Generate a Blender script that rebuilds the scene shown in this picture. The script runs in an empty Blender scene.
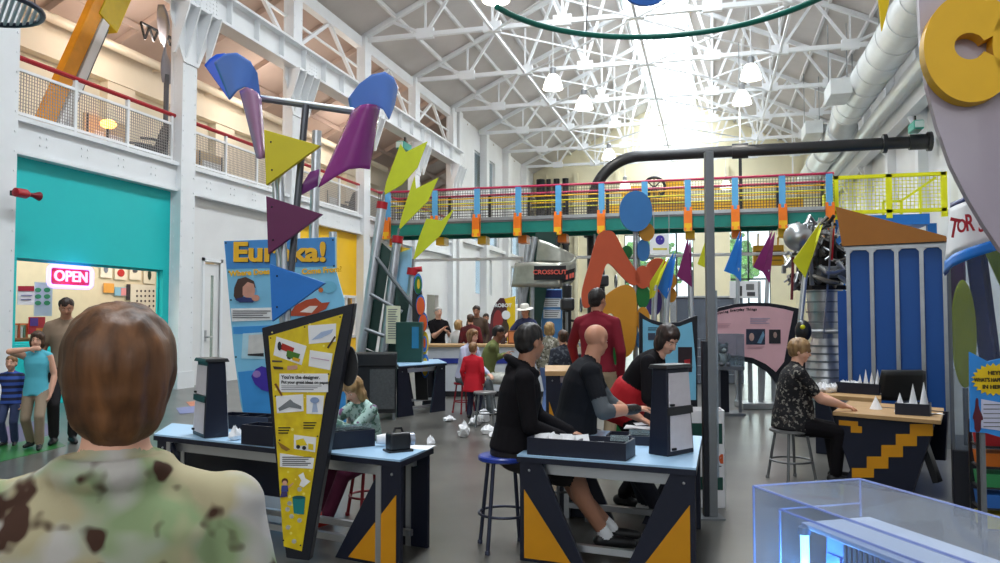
import bpy, bmesh, math, random
import numpy as np
from mathutils import Vector, Matrix, Quaternion, noise
from mathutils.kdtree import KDTree
random.seed(7)
SC = bpy.context.scene
COL = SC.collection
PI = math.pi
V = Vector
# ---------------------------------------------------------------- camera
A = math.radians(14.8); F = 800.0; PITCH = math.radians(2.54); EYE = V((0, 0, 1.5))
RT = V((math.cos(A), math.sin(A), 0)); FW = V((-math.sin(A), math.cos(A), 0))
DIR = FW * math.cos(PITCH) + V((0, 0, math.sin(PITCH))); UP = -FW * math.sin(PITCH) + V((0, 0, math.cos(PITCH)))
cd = bpy.data.cameras.new('camera'); cam = bpy.data.objects.new('camera', cd); COL.objects.link(cam)
cd.sensor_width = 36; cd.lens = F * 36 / 1000; cd.clip_start = 0.05; cd.clip_end = 500
m = Matrix((RT, UP, -DIR)).transposed().to_4x4(); m.translation = EYE
cam.matrix_world = m
SC.camera = cam

def ray(px, py): return DIR + RT * ((px - 500) / F) + UP * ((281.5 - py) / F)
def at(px, py, d):
    r = ray(px, py); return EYE + r * (d / r.dot(FW))
def onz(px, py, z=0.0):
    r = ray(px, py); return EYE + r * ((z - EYE.z) / r.z)
def onx(px, py, x):
    r = ray(px, py); return EYE + r * (x / r.x)
def ony(px, py, y):
    r = ray(px, py); return EYE + r * (y / r.y)
def cl(px, d, z=0.0):            # ground position seen in column px at distance d
    p = at(px, 317, d); p.z = z; return p
def onplane(px, py, p0, yaw):    # vertical plane through p0, facing the camera turned by yaw
    n = FW.copy(); n.rotate(Matrix.Rotation(yaw, 3, 'Z'))
    r = ray(px, py); return EYE + r * ((p0 - EYE).dot(n) / r.dot(n))
def pnorm(yaw=0.0):
    n = -FW; n.rotate(Matrix.Rotation(yaw, 3, 'Z')); return n

# ---------------------------------------------------------------- materials
def lin(c):
    c = [x / 255 for x in c]
    return tuple(x / 12.92 if x <= .04045 else ((x + .055) / 1.055) ** 2.4 for x in c) + (1,)
MATS = {}
def mat(name, c, rough=.5, metal=0, var=.06, scale=6, spec=.5, bump=0, alpha=None, trans=0, ior=1.45, emit=None, es=0, c2=None, coat=0, stretch=None, lo=.35, hi=.65):
    if name in MATS: return MATS[name]
    M = bpy.data.materials.new(name); M.use_nodes = True
    nt = M.node_tree; b = nt.nodes['Principled BSDF']; MATS[name] = M
    L = nt.links.new
    col = lin(c)
    b.inputs['Roughness'].default_value = rough; b.inputs['Metallic'].default_value = metal
    b.inputs['Specular IOR Level'].default_value = spec; b.inputs['IOR'].default_value = ior
    b.inputs['Coat Weight'].default_value = coat
    b.inputs['Base Color'].default_value = col
    if alpha is not None: b.inputs['Alpha'].default_value = alpha
    if trans: b.inputs['Transmission Weight'].default_value = trans
    if emit: b.inputs['Emission Color'].default_value = lin(emit); b.inputs['Emission Strength'].default_value = es
    if var or c2 or bump:
        tc = nt.nodes.new('ShaderNodeTexCoord'); n = nt.nodes.new('ShaderNodeTexNoise')
        n.inputs['Scale'].default_value = scale; n.inputs['Detail'].default_value = 4
        if stretch:
            mp = nt.nodes.new('ShaderNodeMapping'); mp.inputs['Scale'].default_value = stretch
            L(tc.outputs['Object'], mp.inputs['Vector']); L(mp.outputs['Vector'], n.inputs['Vector'])
        else: L(tc.outputs['Object'], n.inputs['Vector'])
        r = nt.nodes.new('ShaderNodeValToRGB'); r.color_ramp.elements[0].position = lo; r.color_ramp.elements[1].position = hi
        k = 1 - var
        r.color_ramp.elements[0].color = lin(c2) if c2 else tuple(x * k for x in col[:3]) + (1,)
        r.color_ramp.elements[1].color = col
        L(n.outputs['Fac'], r.inputs['Fac']); L(r.outputs['Color'], b.inputs['Base Color'])
        if bump:
            bp = nt.nodes.new('ShaderNodeBump'); bp.inputs['Strength'].default_value = bump; bp.inputs['Distance'].default_value = .01
            L(n.outputs['Fac'], bp.inputs['Height']); L(bp.outputs['Normal'], b.inputs['Normal'])
    return M
def spots(name, base, cols, scales, cuts, rough=.8):
    """printed cloth: layers of soft blotches over a base colour"""
    if name in MATS: return MATS[name]
    M = bpy.data.materials.new(name); M.use_nodes = True; MATS[name] = M
    nt = M.node_tree; b = nt.nodes['Principled BSDF']; b.inputs['Roughness'].default_value = rough
    b.inputs['Specular IOR Level'].default_value = .2
    tc = nt.nodes.new('ShaderNodeTexCoord'); prev = None
    for i, (c, s, (lo, hi)) in enumerate(zip(cols, scales, cuts)):
        n = nt.nodes.new('ShaderNodeTexNoise'); n.noise_dimensions = '4D'; n.inputs['W'].default_value = i * 3.7 + 1
        n.inputs['Scale'].default_value = s; n.inputs['Detail'].default_value = 2; nt.links.new(tc.outputs['Object'], n.inputs['Vector'])
        r = nt.nodes.new('ShaderNodeMapRange'); r.inputs[1].default_value = lo; r.inputs[2].default_value = hi
        nt.links.new(n.outputs['Fac'], r.inputs[0])
        mx = nt.nodes.new('ShaderNodeMix'); mx.data_type = 'RGBA'
        nt.links.new(r.outputs[0], mx.inputs[0]); mx.inputs[7].default_value = lin(c)
        if prev is None: mx.inputs[6].default_value = lin(base)
        else: nt.links.new(prev, mx.inputs[6])
        prev = mx.outputs[2]
    nt.links.new(prev, b.inputs['Base Color'])
    return M
def stripes(name, c1, c2, period, axis=2, duty=.5, rough=.8):
    if name in MATS: return MATS[name]
    M = bpy.data.materials.new(name); M.use_nodes = True; MATS[name] = M
    nt = M.node_tree; b = nt.nodes['Principled BSDF']; b.inputs['Roughness'].default_value = rough
    tc = nt.nodes.new('ShaderNodeTexCoord'); sx = nt.nodes.new('ShaderNodeSeparateXYZ'); nt.links.new(tc.outputs['Object'], sx.inputs[0])
    a = nt.nodes.new('ShaderNodeMath'); a.operation = 'DIVIDE'; a.inputs[1].default_value = period; nt.links.new(sx.outputs[axis], a.inputs[0])
    f = nt.nodes.new('ShaderNodeMath'); f.operation = 'FRACT'; nt.links.new(a.outputs[0], f.inputs[0])
    g = nt.nodes.new('ShaderNodeMath'); g.operation = 'GREATER_THAN'; g.inputs[1].default_value = duty; nt.links.new(f.outputs[0], g.inputs[0])
    mx = nt.nodes.new('ShaderNodeMix'); mx.data_type = 'RGBA'; mx.inputs[6].default_value = lin(c1); mx.inputs[7].default_value = lin(c2)
    nt.links.new(g.outputs[0], mx.inputs[0]); nt.links.new(mx.outputs[2], b.inputs['Base Color'])
    return M
def glassy(name, tint, opac=.12, rough=.03, edge=.25, emit=None, es=0):
    """thin clear sheet: mostly transparent, glossy, denser at grazing angles"""
    if name in MATS: return MATS[name]
    M = bpy.data.materials.new(name); M.use_nodes = True; MATS[name] = M
    nt = M.node_tree; nt.nodes.clear(); L = nt.links.new
    o = nt.nodes.new('ShaderNodeOutputMaterial'); mx = nt.nodes.new('ShaderNodeMixShader')
    t = nt.nodes.new('ShaderNodeBsdfTransparent'); t.inputs[0].default_value = lin(tint)
    p = nt.nodes.new('ShaderNodeBsdfPrincipled'); p.inputs['Base Color'].default_value = lin(tint); p.inputs['Roughness'].default_value = rough
    if emit: p.inputs['Emission Color'].default_value = lin(emit); p.inputs['Emission Strength'].default_value = es
    lw = nt.nodes.new('ShaderNodeLayerWeight'); lw.inputs[0].default_value = .35
    mr = nt.nodes.new('ShaderNodeMapRange'); mr.inputs[3].default_value = opac; mr.inputs[4].default_value = min(1, opac + edge)
    L(lw.outputs['Fresnel'], mr.inputs[0]); L(mr.outputs[0], mx.inputs[0]); L(t.outputs[0], mx.inputs[1]); L(p.outputs[0], mx.inputs[2]); L(mx.outputs[0], o.inputs[0])
    return M
def glow(name, c, s):
    if name in MATS: return MATS[name]
    M = bpy.data.materials.new(name); M.use_nodes = True; MATS[name] = M
    b = M.node_tree.nodes['Principled BSDF']; b.inputs['Base Color'].default_value = lin(c)
    b.inputs['Emission Color'].default_value = lin(c); b.inputs['Emission Strength'].default_value = s
    return M

# ---------------------------------------------------------------- objects
MW = {}
def meta(o, label=None, cat=None, group=None, kind=None):
    if label: o['label'] = label
    if cat: o['category'] = cat
    if group: o['group'] = group
    if kind: o['kind'] = kind
    return o
def thing(name, label, cat, loc=(0, 0, 0), rz=A, group=None):
    o = bpy.data.objects.new(name, None); COL.objects.link(o)
    o.empty_display_size = .1
    o.location = loc; o.rotation_euler = (0, 0, rz)
    MW[o] = Matrix.Translation(V(loc)) @ Matrix.Rotation(rz, 4, 'Z')
    return meta(o, label, cat, group)
def dup(root, loc, rz=None, label=None, group=None):
    r = root.copy(); COL.objects.link(r); r.location = loc
    if rz is not None: r.rotation_euler = (0, 0, rz)
    MW[r] = Matrix.Translation(V(loc)) @ Matrix.Rotation(r.rotation_euler.z, 4, 'Z')
    if label: r['label'] = label
    if group: r['group'] = group
    for ch in list(root.children):
        c = ch.copy(); COL.objects.link(c); c.parent = r
        for g in list(ch.children):
            d = g.copy(); COL.objects.link(d); d.parent = c
    return r

def frame(d, up=V((0, 0, 1))):
    d = d.normalized()
    if abs(d.dot(up)) > .98: up = V((0, 1, 0))
    x = d.cross(up).normalized(); y = x.cross(d).normalized()
    return x, y
class MB:
    def __init__(s): s.v = []; s.f = []; s.mi = []; s.k = 0
    def add(s, vs, fs):
        n = len(s.v); s.v += [V(p) for p in vs]; s.f += [[i + n for i in f] for f in fs]; s.mi += [s.k] * len(fs); return s
    def mat(s, k): s.k = k; return s
    def hexa(s, p):   # 8 points: bottom loop 0-3, top loop 4-7
        return s.add(p, [(3, 2, 1, 0), (4, 5, 6, 7), (0, 1, 5, 4), (1, 2, 6, 5), (2, 3, 7, 6), (3, 0, 4, 7)])
    def box(s, c, d, R=None):
        c = V(c); h = V(d) / 2; q = []
        for z in (-1, 1):
            for x, y in ((-1, -1), (1, -1), (1, 1), (-1, 1)):
                o = V((x * h.x, y * h.y, z * h.z)); q.append(c + (R @ o if R else o))
        return s.hexa(q)
    def bb(s, x0, x1, y0, y1, z0, z1): return s.box(((x0 + x1) / 2, (y0 + y1) / 2, (z0 + z1) / 2), (abs(x1 - x0), abs(y1 - y0), abs(z1 - z0)))
    def bar(s, a, b, w, h=None, up=V((0, 0, 1))):
        a = V(a); b = V(b); h = w if h is None else h; x, y = frame(b - a, up); x = x * w / 2; y = y * h / 2
        return s.hexa([a - x - y, a + x - y, a + x + y, a - x + y, b - x - y, b + x - y, b + x + y, b - x + y])
    def tube(s, pts, r, n=8, closed=False):
        pts = [V(p) for p in pts]; N = len(pts); rr = r if isinstance(r, (list, tuple)) else [r] * N; vs = []; up = V((0, 0, 1)); px = None
        for i, p in enumerate(pts):
            if closed: t = pts[(i + 1) % N] - pts[i - 1]
            else: t = pts[min(i + 1, N - 1)] - pts[max(i - 1, 0)]
            t.normalize()
            if px is None: x, y = frame(t)
            else:
                x = (px - t * px.dot(t)).normalized(); y = x.cross(t) * -1
                y = t.cross(x)
            px = x
            y = t.cross(x)
            for k in range(n):
                a = 2 * PI * k / n; vs.append(p + (x * math.cos(a) + y * math.sin(a)) * rr[i])
        fs = []
        for i in range(N if closed else N - 1):
            j = (i + 1) % N
            for k in range(n): fs.append((i * n + k, i * n + (k + 1) % n, j * n + (k + 1) % n, j * n + k))
        if not closed: fs += [tuple(reversed(range(n))), tuple(range((N - 1) * n, N * n))]
        return s.add(vs, fs)
    def lathe(s, prof, n=20, o=(0, 0, 0), R=None):
        o = V(o); vs = []; fs = []; N = len(prof)
        for r, z in prof:
            for k in range(n):
                a = 2 * PI * k / n; q = V((r * math.cos(a), r * math.sin(a), z)); vs.append(o + (R @ q if R else q))
        for i in range(N - 1):
            for k in range(n): fs.append((i * n + k, i * n + (k + 1) % n, (i + 1) * n + (k + 1) % n, (i + 1) * n + k))
        fs += [tuple(reversed(range(n))), tuple(range((N - 1) * n, N * n))]
        return s.add(vs, fs)
    def prism(s, pts, ext):   # planar polygon pushed along ext
        pts = [V(p) for p in pts]; ext = V(ext); n = len(pts)
        return s.add(pts + [p + ext for p in pts], [tuple(range(n)), tuple(reversed(range(n, 2 * n)))] + [(i, n + i, n + (i + 1) % n, (i + 1) % n) for i in range(n)])
    def xz(s, pts, y, t): return s.prism([(p[0], y, p[1]) for p in pts], (0, t, 0))
    def ell(s, c, rad, R=None, n=16, m=10):
        c = V(c); vs = [];
        for i in range(m + 1):
            th = PI * i / m
            for k in range(n):
                a = 2 * PI * k / n; q = V((rad[0] * math.sin(th) * math.cos(a), rad[1] * math.sin(th) * math.sin(a), rad[2] * math.cos(th)))
                vs.append(c + (R @ q if R else q))
        fs = [(i * n + k, (i + 1) * n + k, (i + 1) * n + (k + 1) % n, i * n + (k + 1) % n) for i in range(m) for k in range(n)]
        return s.add(vs, fs)
    def grid(s, f, nu, nv, th=None):   # f(u,v)->point, sheet
        vs = [f(i / nu, j / nv) for j in range(nv + 1) for i in range(nu + 1)]
        fs = [(j * (nu + 1) + i, j * (nu + 1) + i + 1, (j + 1) * (nu + 1) + i + 1, (j + 1) * (nu + 1) + i) for j in range(nv) for i in range(nu)]
        return s.add(vs, fs)
    def build(s, name, mats, parent=None, smooth=0, world=False, bevel=0, solid=0, kind=None, label=None, merge=False):
        vs = s.v
        if world and parent is not None:
            inv = MW[parent].inverted(); vs = [inv @ p for p in vs]
        me = bpy.data.meshes.new(name); me.from_pydata([tuple(p) for p in vs], [], s.f)
        for q in (mats if isinstance(mats, (list, tuple)) else [mats]): me.materials.append(q)
        if any(s.mi): me.polygons.foreach_set('material_index', s.mi)
        bm = bmesh.new(); bm.from_mesh(me)
        if merge: bmesh.ops.remove_doubles(bm, verts=bm.verts, dist=1e-5)
        if not solid: bmesh.ops.recalc_face_normals(bm, faces=bm.faces)
        bm.to_mesh(me); bm.free()
        if smooth:
            me.shade_smooth(); me.set_sharp_from_angle(angle=math.radians(smooth))
        o = bpy.data.objects.new(name, me); COL.objects.link(o)
        if parent is not None: o.parent = parent; MW[o] = MW[parent]
        else: MW[o] = Matrix.Identity(4)
        if solid:
            q = o.modifiers.new('s', 'SOLIDIFY'); q.thickness = solid; q.offset = 0
        if bevel:
            q = o.modifiers.new('b', 'BEVEL'); q.width = bevel; q.segments = 2; q.limit_method = 'ANGLE'; q.angle_limit = math.radians(40)
        if kind: o['kind'] = kind
        if label: o['label'] = label
        return o
def struct(name, mb, m, **k): return mb.build(name, m, kind='structure', **k)
def center_origin(o):
    """top-level mesh built in world space: move its origin to its own base"""
    me = o.data; co = [v.co for v in me.vertices]
    c = V(((min(p.x for p in co) + max(p.x for p in co)) / 2, (min(p.y for p in co) + max(p.y for p in co)) / 2, min(p.z for p in co)))
    me.transform(Matrix.Translation(-c)); o.location = c; MW[o] = Matrix.Translation(c); return o
def single(name, mb, m, label, cat, group=None, **k):
    o = center_origin(mb.build(name, m, **k)); return meta(o, label, cat, group)
def text_mesh(body, size, ext=.002, bold=0, align='CENTER', spacing=1):
    c = bpy.data.curves.new('t', 'FONT'); c.body = body; c.size = size; c.extrude = ext; c.offset = bold; c.align_x = align; c.align_y = 'CENTER'; c.space_character = spacing
    c.resolution_u = 4
    o = bpy.data.objects.new('t', c); COL.objects.link(o)
    dg = bpy.context.evaluated_depsgraph_get(); me = bpy.data.meshes.new_from_object(o.evaluated_get(dg))
    bpy.data.objects.remove(o); bpy.data.curves.remove(c); return me
def text(name, body, size, m, parent, loc, R=None, ext=.002, bold=0, align='CENTER', sx=1, spacing=1):
    """lettering standing upright in the parent's frame, read from -y"""
    me = text_mesh(body, size, ext, bold, align, spacing)
    R = R if R is not None else Matrix.Rotation(PI / 2, 4, 'X')
    me.transform(Matrix.Translation(V(loc)) @ R @ Matrix.Diagonal((sx, 1, 1, 1)))
    me.materials.clear(); me.materials.append(m); me.name = name
    o = bpy.data.objects.new(name, me); COL.objects.link(o)
    if parent is not None: o.parent = parent; MW[o] = MW[parent]
    return o
def panel_holes(mb, u0, u1, v0, v1, holes, P, t):
    """wall P(u,v) with rectangular holes (u0,u1,v0,v1), thickness vector t"""
    us = sorted({u0, u1, *[h[0] for h in holes], *[h[1] for h in holes]}); vs = sorted({v0, v1, *[h[2] for h in holes], *[h[3] for h in holes]})
    t = V(t)
    for a, b in zip(us, us[1:]):
        for c, d in zip(vs, vs[1:]):
            if any(h[0] < (a + b) / 2 < h[1] and h[2] < (c + d) / 2 < h[3] for h in holes): continue
            q = [P(a, c), P(b, c), P(b, d), P(a, d)]; mb.prism(q, t)
    return mb
# ================================================================ building
WHITE = mat('white_paint', (232, 232, 232), .5, var=.05, scale=1.5)
WHITE2 = mat('white_steel', (236, 238, 240), .4, var=.04, scale=2)
ROOFM = mat('roof_board', (214, 208, 204), .8, var=.08, scale=.8)
AISLEM = mat('aisle_roof_warm_tint', (200, 180, 168), .8, var=.1, scale=.8)  # warm, dim lamp light of the aisle put into the roof colour
CREAM = mat('cream_wall', (236, 226, 204), .7, var=.06, scale=1)
FARM = mat('far_wall_paint', (240, 232, 200), .7, var=.06, scale=1)
TEAL = mat('teal_paint', (22, 196, 196), .55, var=.03, scale=1)
YELLOW = mat('yellow_wall_paint', (250, 196, 12), .5, var=.04, scale=1)
XL, XR, YE = -11.0, 6.8, 50.0
RIDGE = -2.1
COLY = [5.52 + 4.58 * i for i in range(0, 7)]     # column spacing of the left arcade
def zroof(x): return 10.7 + .5 * (8.9 - abs(x - RIDGE))

# floor: polished concrete with faint blotches
M = bpy.data.materials.new('polished_concrete'); M.use_nodes = True
nt = M.node_tree; b = nt.nodes['Principled BSDF']
tc = nt.nodes.new('ShaderNodeTexCoord'); n1 = nt.nodes.new('ShaderNodeTexNoise'); n1.inputs['Scale'].default_value = .9; n1.inputs['Detail'].default_value = 8
r1 = nt.nodes.new('ShaderNodeValToRGB'); r1.color_ramp.elements[0].color = lin((66, 65, 61)); r1.color_ramp.elements[1].color = lin((102, 100, 95)); r1.color_ramp.elements[0].position = .3; r1.color_ramp.elements[1].position = .7
nt.links.new(tc.outputs['Object'], n1.inputs['Vector']); nt.links.new(n1.outputs['Fac'], r1.inputs['Fac']); nt.links.new(r1.outputs['Color'], b.inputs['Base Color'])
b.inputs['Roughness'].default_value = .28
n2 = nt.nodes.new('ShaderNodeTexNoise'); n2.inputs['Scale'].default_value = 14; bp = nt.nodes.new('ShaderNodeBump'); bp.inputs['Strength'].default_value = .05
nt.links.new(tc.outputs['Object'], n2.inputs['Vector']); nt.links.new(n2.outputs['Fac'], bp.inputs['Height']); nt.links.new(bp.outputs['Normal'], b.inputs['Normal'])
FLOORM = M
struct('floor', MB().bb(-15.2, 7.0, -7, 50.2, -.2, 0), FLOORM)
# coloured light on the floor by the shop is drawn later as tinted shapes
# ---- roof: two slopes, open strip along the ridge for the skylight
mb = MB()
for x0, x1 in ((XL, -3.4), (-.8, XR + .2)):
    z0, z1 = zroof(x0), zroof(x1)
    mb.hexa([(x0, -7, z0), (x1, -7, z1), (x1, YE + .2, z1), (x0, YE + .2, z0), (x0, -7, z0 + .15), (x1, -7, z1 + .15), (x1, YE + .2, z1 + .15), (x0, YE + .2, z0 + .15)])
struct('ceiling', mb, ROOFM)
mb = MB(); mb.hexa([(-15.2, -7, 8.6), (XL, -7, 10.7), (XL, YE + .2, 10.7), (-15.2, YE + .2, 8.6), (-15.2, -7, 8.75), (XL, -7, 10.85), (XL, YE + .2, 10.85), (-15.2, YE + .2, 8.75)])
struct('ceiling_aisle', mb, AISLEM)
mb = MB()
for x in [XL + 1.2 + 1.25 * i for i in range(14)]:
    if -3.5 < x < -.7: continue
    z = zroof(x) - .07; mb.bar((x, -7, z), (x, YE, z), .09, .14)
struct('roof_purlin', mb, WHITE)
mb = MB()
for x in (-14.2, -12.8):
    z = 10.7 - .525 * (XL - x) - .08; mb.bar((x, -7, z), (x, YE, z), .09, .16)
for y in [3.6 + 2.29 * i for i in range(20)]:
    mb.bar((-15, y, 8.6), (XL, y, 10.6), .07, .16)
struct('aisle_rafter', mb, AISLEM)
# skylight: kerbs, glazing bars
mb = MB()
for x in (-3.4, -.8): mb.bar((x, -7, zroof(x) + .25), (x, YE, zroof(x) + .25), .12, .7)
mb.bar((RIDGE, -7, 15.35), (RIDGE, YE, 15.35), .1, .12)
for i in range(44):
    y = -5 + 1.25 * i
    if y < YE:
        mb.bar((-3.4, y, 14.75), (RIDGE, y, 15.3), .06, .08); mb.bar((-.8, y, 14.75), (RIDGE, y, 15.3), .06, .08)
struct('skylight_frame', mb, WHITE2)
# ---- trusses
TR = [5.52 + 4.58 * i for i in range(0, 10)]
for i, y in enumerate(TR):
    if y < 14: continue
    mb = MB(); zb = 10.55
    mb.bar((XL, y, zb), (XR, y, zb), .14, .14)
    for s in (-1, 1):
        e = RIDGE + s * 8.9
        mb.bar((e, y, zb + .1), (RIDGE, y, 14.75), .14, .16)
        xs = [e - s * 8.9 * k / 4 for k in range(5)]
        for k in range(4):
            a, c = xs[k], xs[k + 1]; mid = (a + c) / 2
            mb.bar((a if k else a, y, zb), (mid, y, zroof(mid) - .2), .09)
            mb.bar((mid, y, zroof(mid) - .2), (c, y, zb), .09)
            if k: mb.bar((a, y, zb), (a, y, zroof(a) - .2), .06)
    mb.bar((RIDGE, y, zb), (RIDGE, y, 14.7), .08)
    for x in [RIDGE + 8.9 * k / 4 for k in (-3, -2, -1, 0, 1, 2, 3)]:      # gusset plates
        mb.bb(x - .28, x + .28, y - .08, y + .08, zb - .13, zb + .2)
    struct('roof_truss', mb, WHITE2)
mb = MB()   # bottom chord bracing between trusses
for i in range(2, len(TR) - 1):
    y0, y1 = TR[i], TR[i + 1]
    for x0, x1 in ((-6.5, RIDGE), (RIDGE, 2.3)):
        mb.bar((x0, y0, 10.45), (x1, y1, 10.45), .05); 
        mb.bar((x1, y0, 10.45), (x0, y1, 10.45), .05)
    for x in (-6.55, RIDGE, 2.35): mb.bar((x, y0, 10.5), (x, y1, 10.5), .08)
struct('roof_brace', mb, WHITE2)
# ---- left arcade: columns with gussets, girder, eave beam, lattice
for i, y in enumerate([5.52 + 4.58 * k for k in range(1, 7)]):
    mb = MB()
    mb.bb(XL - .0, XL + .22, y - .03, y + .03, 0, 10.6)                    # web
    for x in (XL - .02, XL + .22): mb.bb(x - .03, x + .03, y - .24, y + .24, 0, 10.6)
    for sy in (-1, 1):                                                      # closing plates
        mb.bb(XL - .0, XL + .2, y + sy * .2, y + sy * .225, 0, 10.6)
    # flared bracket under the girder
    mb.prism([(XL + .25, y - .25, 6.9), (XL + .25, y + .25, 6.9), (XL + .25, y + .7, 7.75), (XL + .25, y + .7, 8.05), (XL + .25, y - .7, 8.05), (XL + .25, y - .7, 7.75)], (.03, 0, 0))
    for k in (-.55, -.2, .2, .55): mb.hexa([(XL + .25, y + k - .02, 7.0), (XL + .25, y + k + .02, 7.0), (XL + .25, y + k + .02, 8.05), (XL + .25, y + k - .02, 8.05), (XL + .3, y + k - .02, 7.0), (XL + .3, y + k + .02, 7.0), (XL + .65, y + k + .02, 8.05), (XL + .65, y + k - .02, 8.05)])
    for z in [.3 + .32 * k for k in range(31)]:                              # rivets
        for s in (-.19, .19): mb.bb(XL + .25, XL + .262, y + s - .015, y + s + .015, z, z + .03)
        mb.bb(XL + .05, XL + .08, y - .237, y - .22, z, z + .03)
    mb.bb(XL - .25, XL + .28, y - .28, y + .28, 0, .35)
    struct('arcade_column', mb, WHITE2)
mb = MB()
y0, y1 = 2, 33.4
mb.bb(XL + .3, XL + .36, y0, y1, 8.05, 8.75); mb.bb(XL + .1, XL + .56, y0, y1, 8.05, 8.11); mb.bb(XL + .1, XL + .56, y0, y1, 8.7, 8.76)
for y in [y0 + 1.15 * k for k in range(27)]: mb.bb(XL + .28, XL + .5, y, y + .03, 8.1, 8.72)
for y in [y0 + 4.58 * k for k in range(7)]:
    for a in range(4):
        for b_ in range(6): mb.bb(XL + .56, XL + .575, y + 3.6 + .12 * a, y + 3.64 + .12 * a, 8.12 + .09 * b_, 8.15 + .09 * b_)
struct('crane_girder', mb, WHITE2)
mb = MB(); mb.bb(XL - .12, XL + .12, y0, y1, 10.25, 10.6)
ys = [5.52 + 4.58 * k for k in range(0, 7)]
for a, c in zip(ys, ys[1:]):
    md = (a + c) / 2
    mb.bar((XL, a, 8.7), (XL, md, 10.3), .1); mb.bar((XL, md, 10.3), (XL, c, 8.7), .1)
    mb.bar((XL, a, 9.6), (XL, c, 9.6), .06)
struct('eave_beam', mb, WHITE2)
# balcony fascia + slab
mb = MB(); mb.bb(XL - .02, XL + .12, 5.52, 33.4, 4.16, 4.75); mb.bb(XL - .05, XL + .2, 5.52, 33.4, 4.68, 4.76); mb.bb(XL - .05, XL + .18, 5.52, 33.4, 4.14, 4.2)
for y in [6.3 + .92 * k for k in range(29)]:
    for dy in (0, .14):
        for z in (4.36, 4.5): mb.bb(XL + .12, XL + .135, y + dy, y + dy + .03, z, z + .03)
struct('balcony_fascia', mb, WHITE2)
struct('balcony_floor', MB().bb(-15, XL, 5.52, 33.4, 4.55, 4.75), mat('balcony_concrete', (170, 165, 160), .7))
# aisle outer wall with recesses, pipe rail
mb = MB(); mb.bb(-15.3, -15, -7, YE, 0, 8.8)
for y in [8.2 + 4.58 * k for k in range(6)]: mb.bb(-15, -14.75, y - .5, y + .5, 4.75, 7.6)
mb.bb(-15, -14.7, 5, 34, 7.5, 8.05)
struct('wall_aisle', mb, CREAM)
mb = MB(); mb.tube([(-14.4, 5, 8.28), (-14.4, 34, 8.28)], .11, 12)
for y in [7 + 2.3 * k for k in range(12)]: mb.bb(-14.75, -14.4, y, y + .06, 8.2, 8.26)
single('ceiling_pipe', mb, CREAM, 'thick cream pipe running along the top of the balcony back wall', 'pipe', smooth=40)
# ground storey of the arcade: teal shop front, white bay, yellow bay, white bays
def PX(y, z): return V((XL, y, z))
yc = [5.52 + 4.58 * k for k in range(0, 7)]
wy0 = onx(17, 256, XL).y; wy1 = onx(163, 270, XL).y
wz0, wz1 = 1.05, onx(163, 270, XL).z
mb = MB(); panel_holes(mb, 5.52, yc[2], 0, 4.16, [(wy0, wy1, wz0, wz1)], PX, (-.15, 0, 0)); struct('wall_teal', mb, TEAL)
mb = MB(); f = .05
for a, b_, c, d in ((wy0 + .01, wy1 - .01, wz0 + .005, wz0 + .04), (wy0 + .01, wy1 - .01, wz1 - .04, wz1 - .005), (wy0 + .005, wy0 + .04, wz0 + .005, wz1 - .005), (wy1 - .04, wy1 - .005, wz0 + .005, wz1 - .005)): mb.bb(XL - .13, XL - .09, a, b_, c, d)
w1 = struct('window_1', mb, TEAL)
dy0, dy1 = onx(203, 330, XL).y, onx(219, 330, XL).y
mb = MB(); panel_holes(mb, yc[2], yc[3], 0, 4.16, [(dy0, dy1, 0, 2.75)], PX, (-.15, 0, 0)); struct('wall_left_white', mb, WHITE)
yw0, yw1 = onx(337, 300, XL).y, onx(355, 300, XL).y
mb = MB(); panel_holes(mb, yc[3], yc[4], 0, 4.16, [(yw0, yw1, .9, 2.15)], PX, (-.15, 0, 0)); struct('wall_yellow', mb, YELLOW)
mb = MB()
for a, b_, c, d in ((yw0, yw1, .85, .93), (yw0, yw1, 2.1, 2.18), (yw0 - .05, yw0 + .03, .85, 2.18), (yw1 - .03, yw1 + .05, .85, 2.18), ((yw0 + yw1) / 2 - .03, (yw0 + yw1) / 2 + .03, .9, 2.15)): mb.bb(XL - .1, XL + .03, a, b_, c, d)
struct('window_2', mb, WHITE)
mb = MB(); panel_holes(mb, yc[4], 33.4, 0, 4.16, [(27.2, 28.3, 0, 2.1), (30.2, 31.6, 1, 2.4)], PX, (-.15, 0, 0)); struct('wall_left_rear', mb, WHITE)
# glazed door in the white bay
dt = thing('door_1', None, None, (XL, dy0, 0), 0); dt['kind'] = 'structure'
w = dy1 - dy0; mb = MB()
mb.bb(-.1, -.03, 0, .3, 0, 2.7); mb.bb(-.1, -.03, w - .18, w, 0, 2.7); mb.bb(-.1, -.03, .3, w - .18, 0, .3); mb.bb(-.1, -.03, .3, w - .18, 2.45, 2.7)
mb.build('door_leaf', WHITE, dt)
MB().bb(-.075, -.055, .3, w - .18, .3, 2.45).build('pane', glassy('door_glass', (225, 235, 235), .08), dt)
mb = MB(); mb.bb(-.02, .03, -.08, 0, 0, 2.83); mb.bb(-.02, .03, w, w + .08, 0, 2.83); mb.bb(-.02, .03, -.08, w + .08, 2.75, 2.83); mb.build('door_frame', WHITE2, dt)
STEEL = mat('brushed_steel', (190, 192, 196), .3, 1, var=.05)
mb = MB(); mb.tube([(-.03, .12, 1.05), (.05, .12, 1.05), (.05, .28, 1.05)], .018, 8); mb.bb(-.035, -.02, .08, .16, .95, 1.2); mb.build('door_handle', STEEL, dt, smooth=40)
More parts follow.
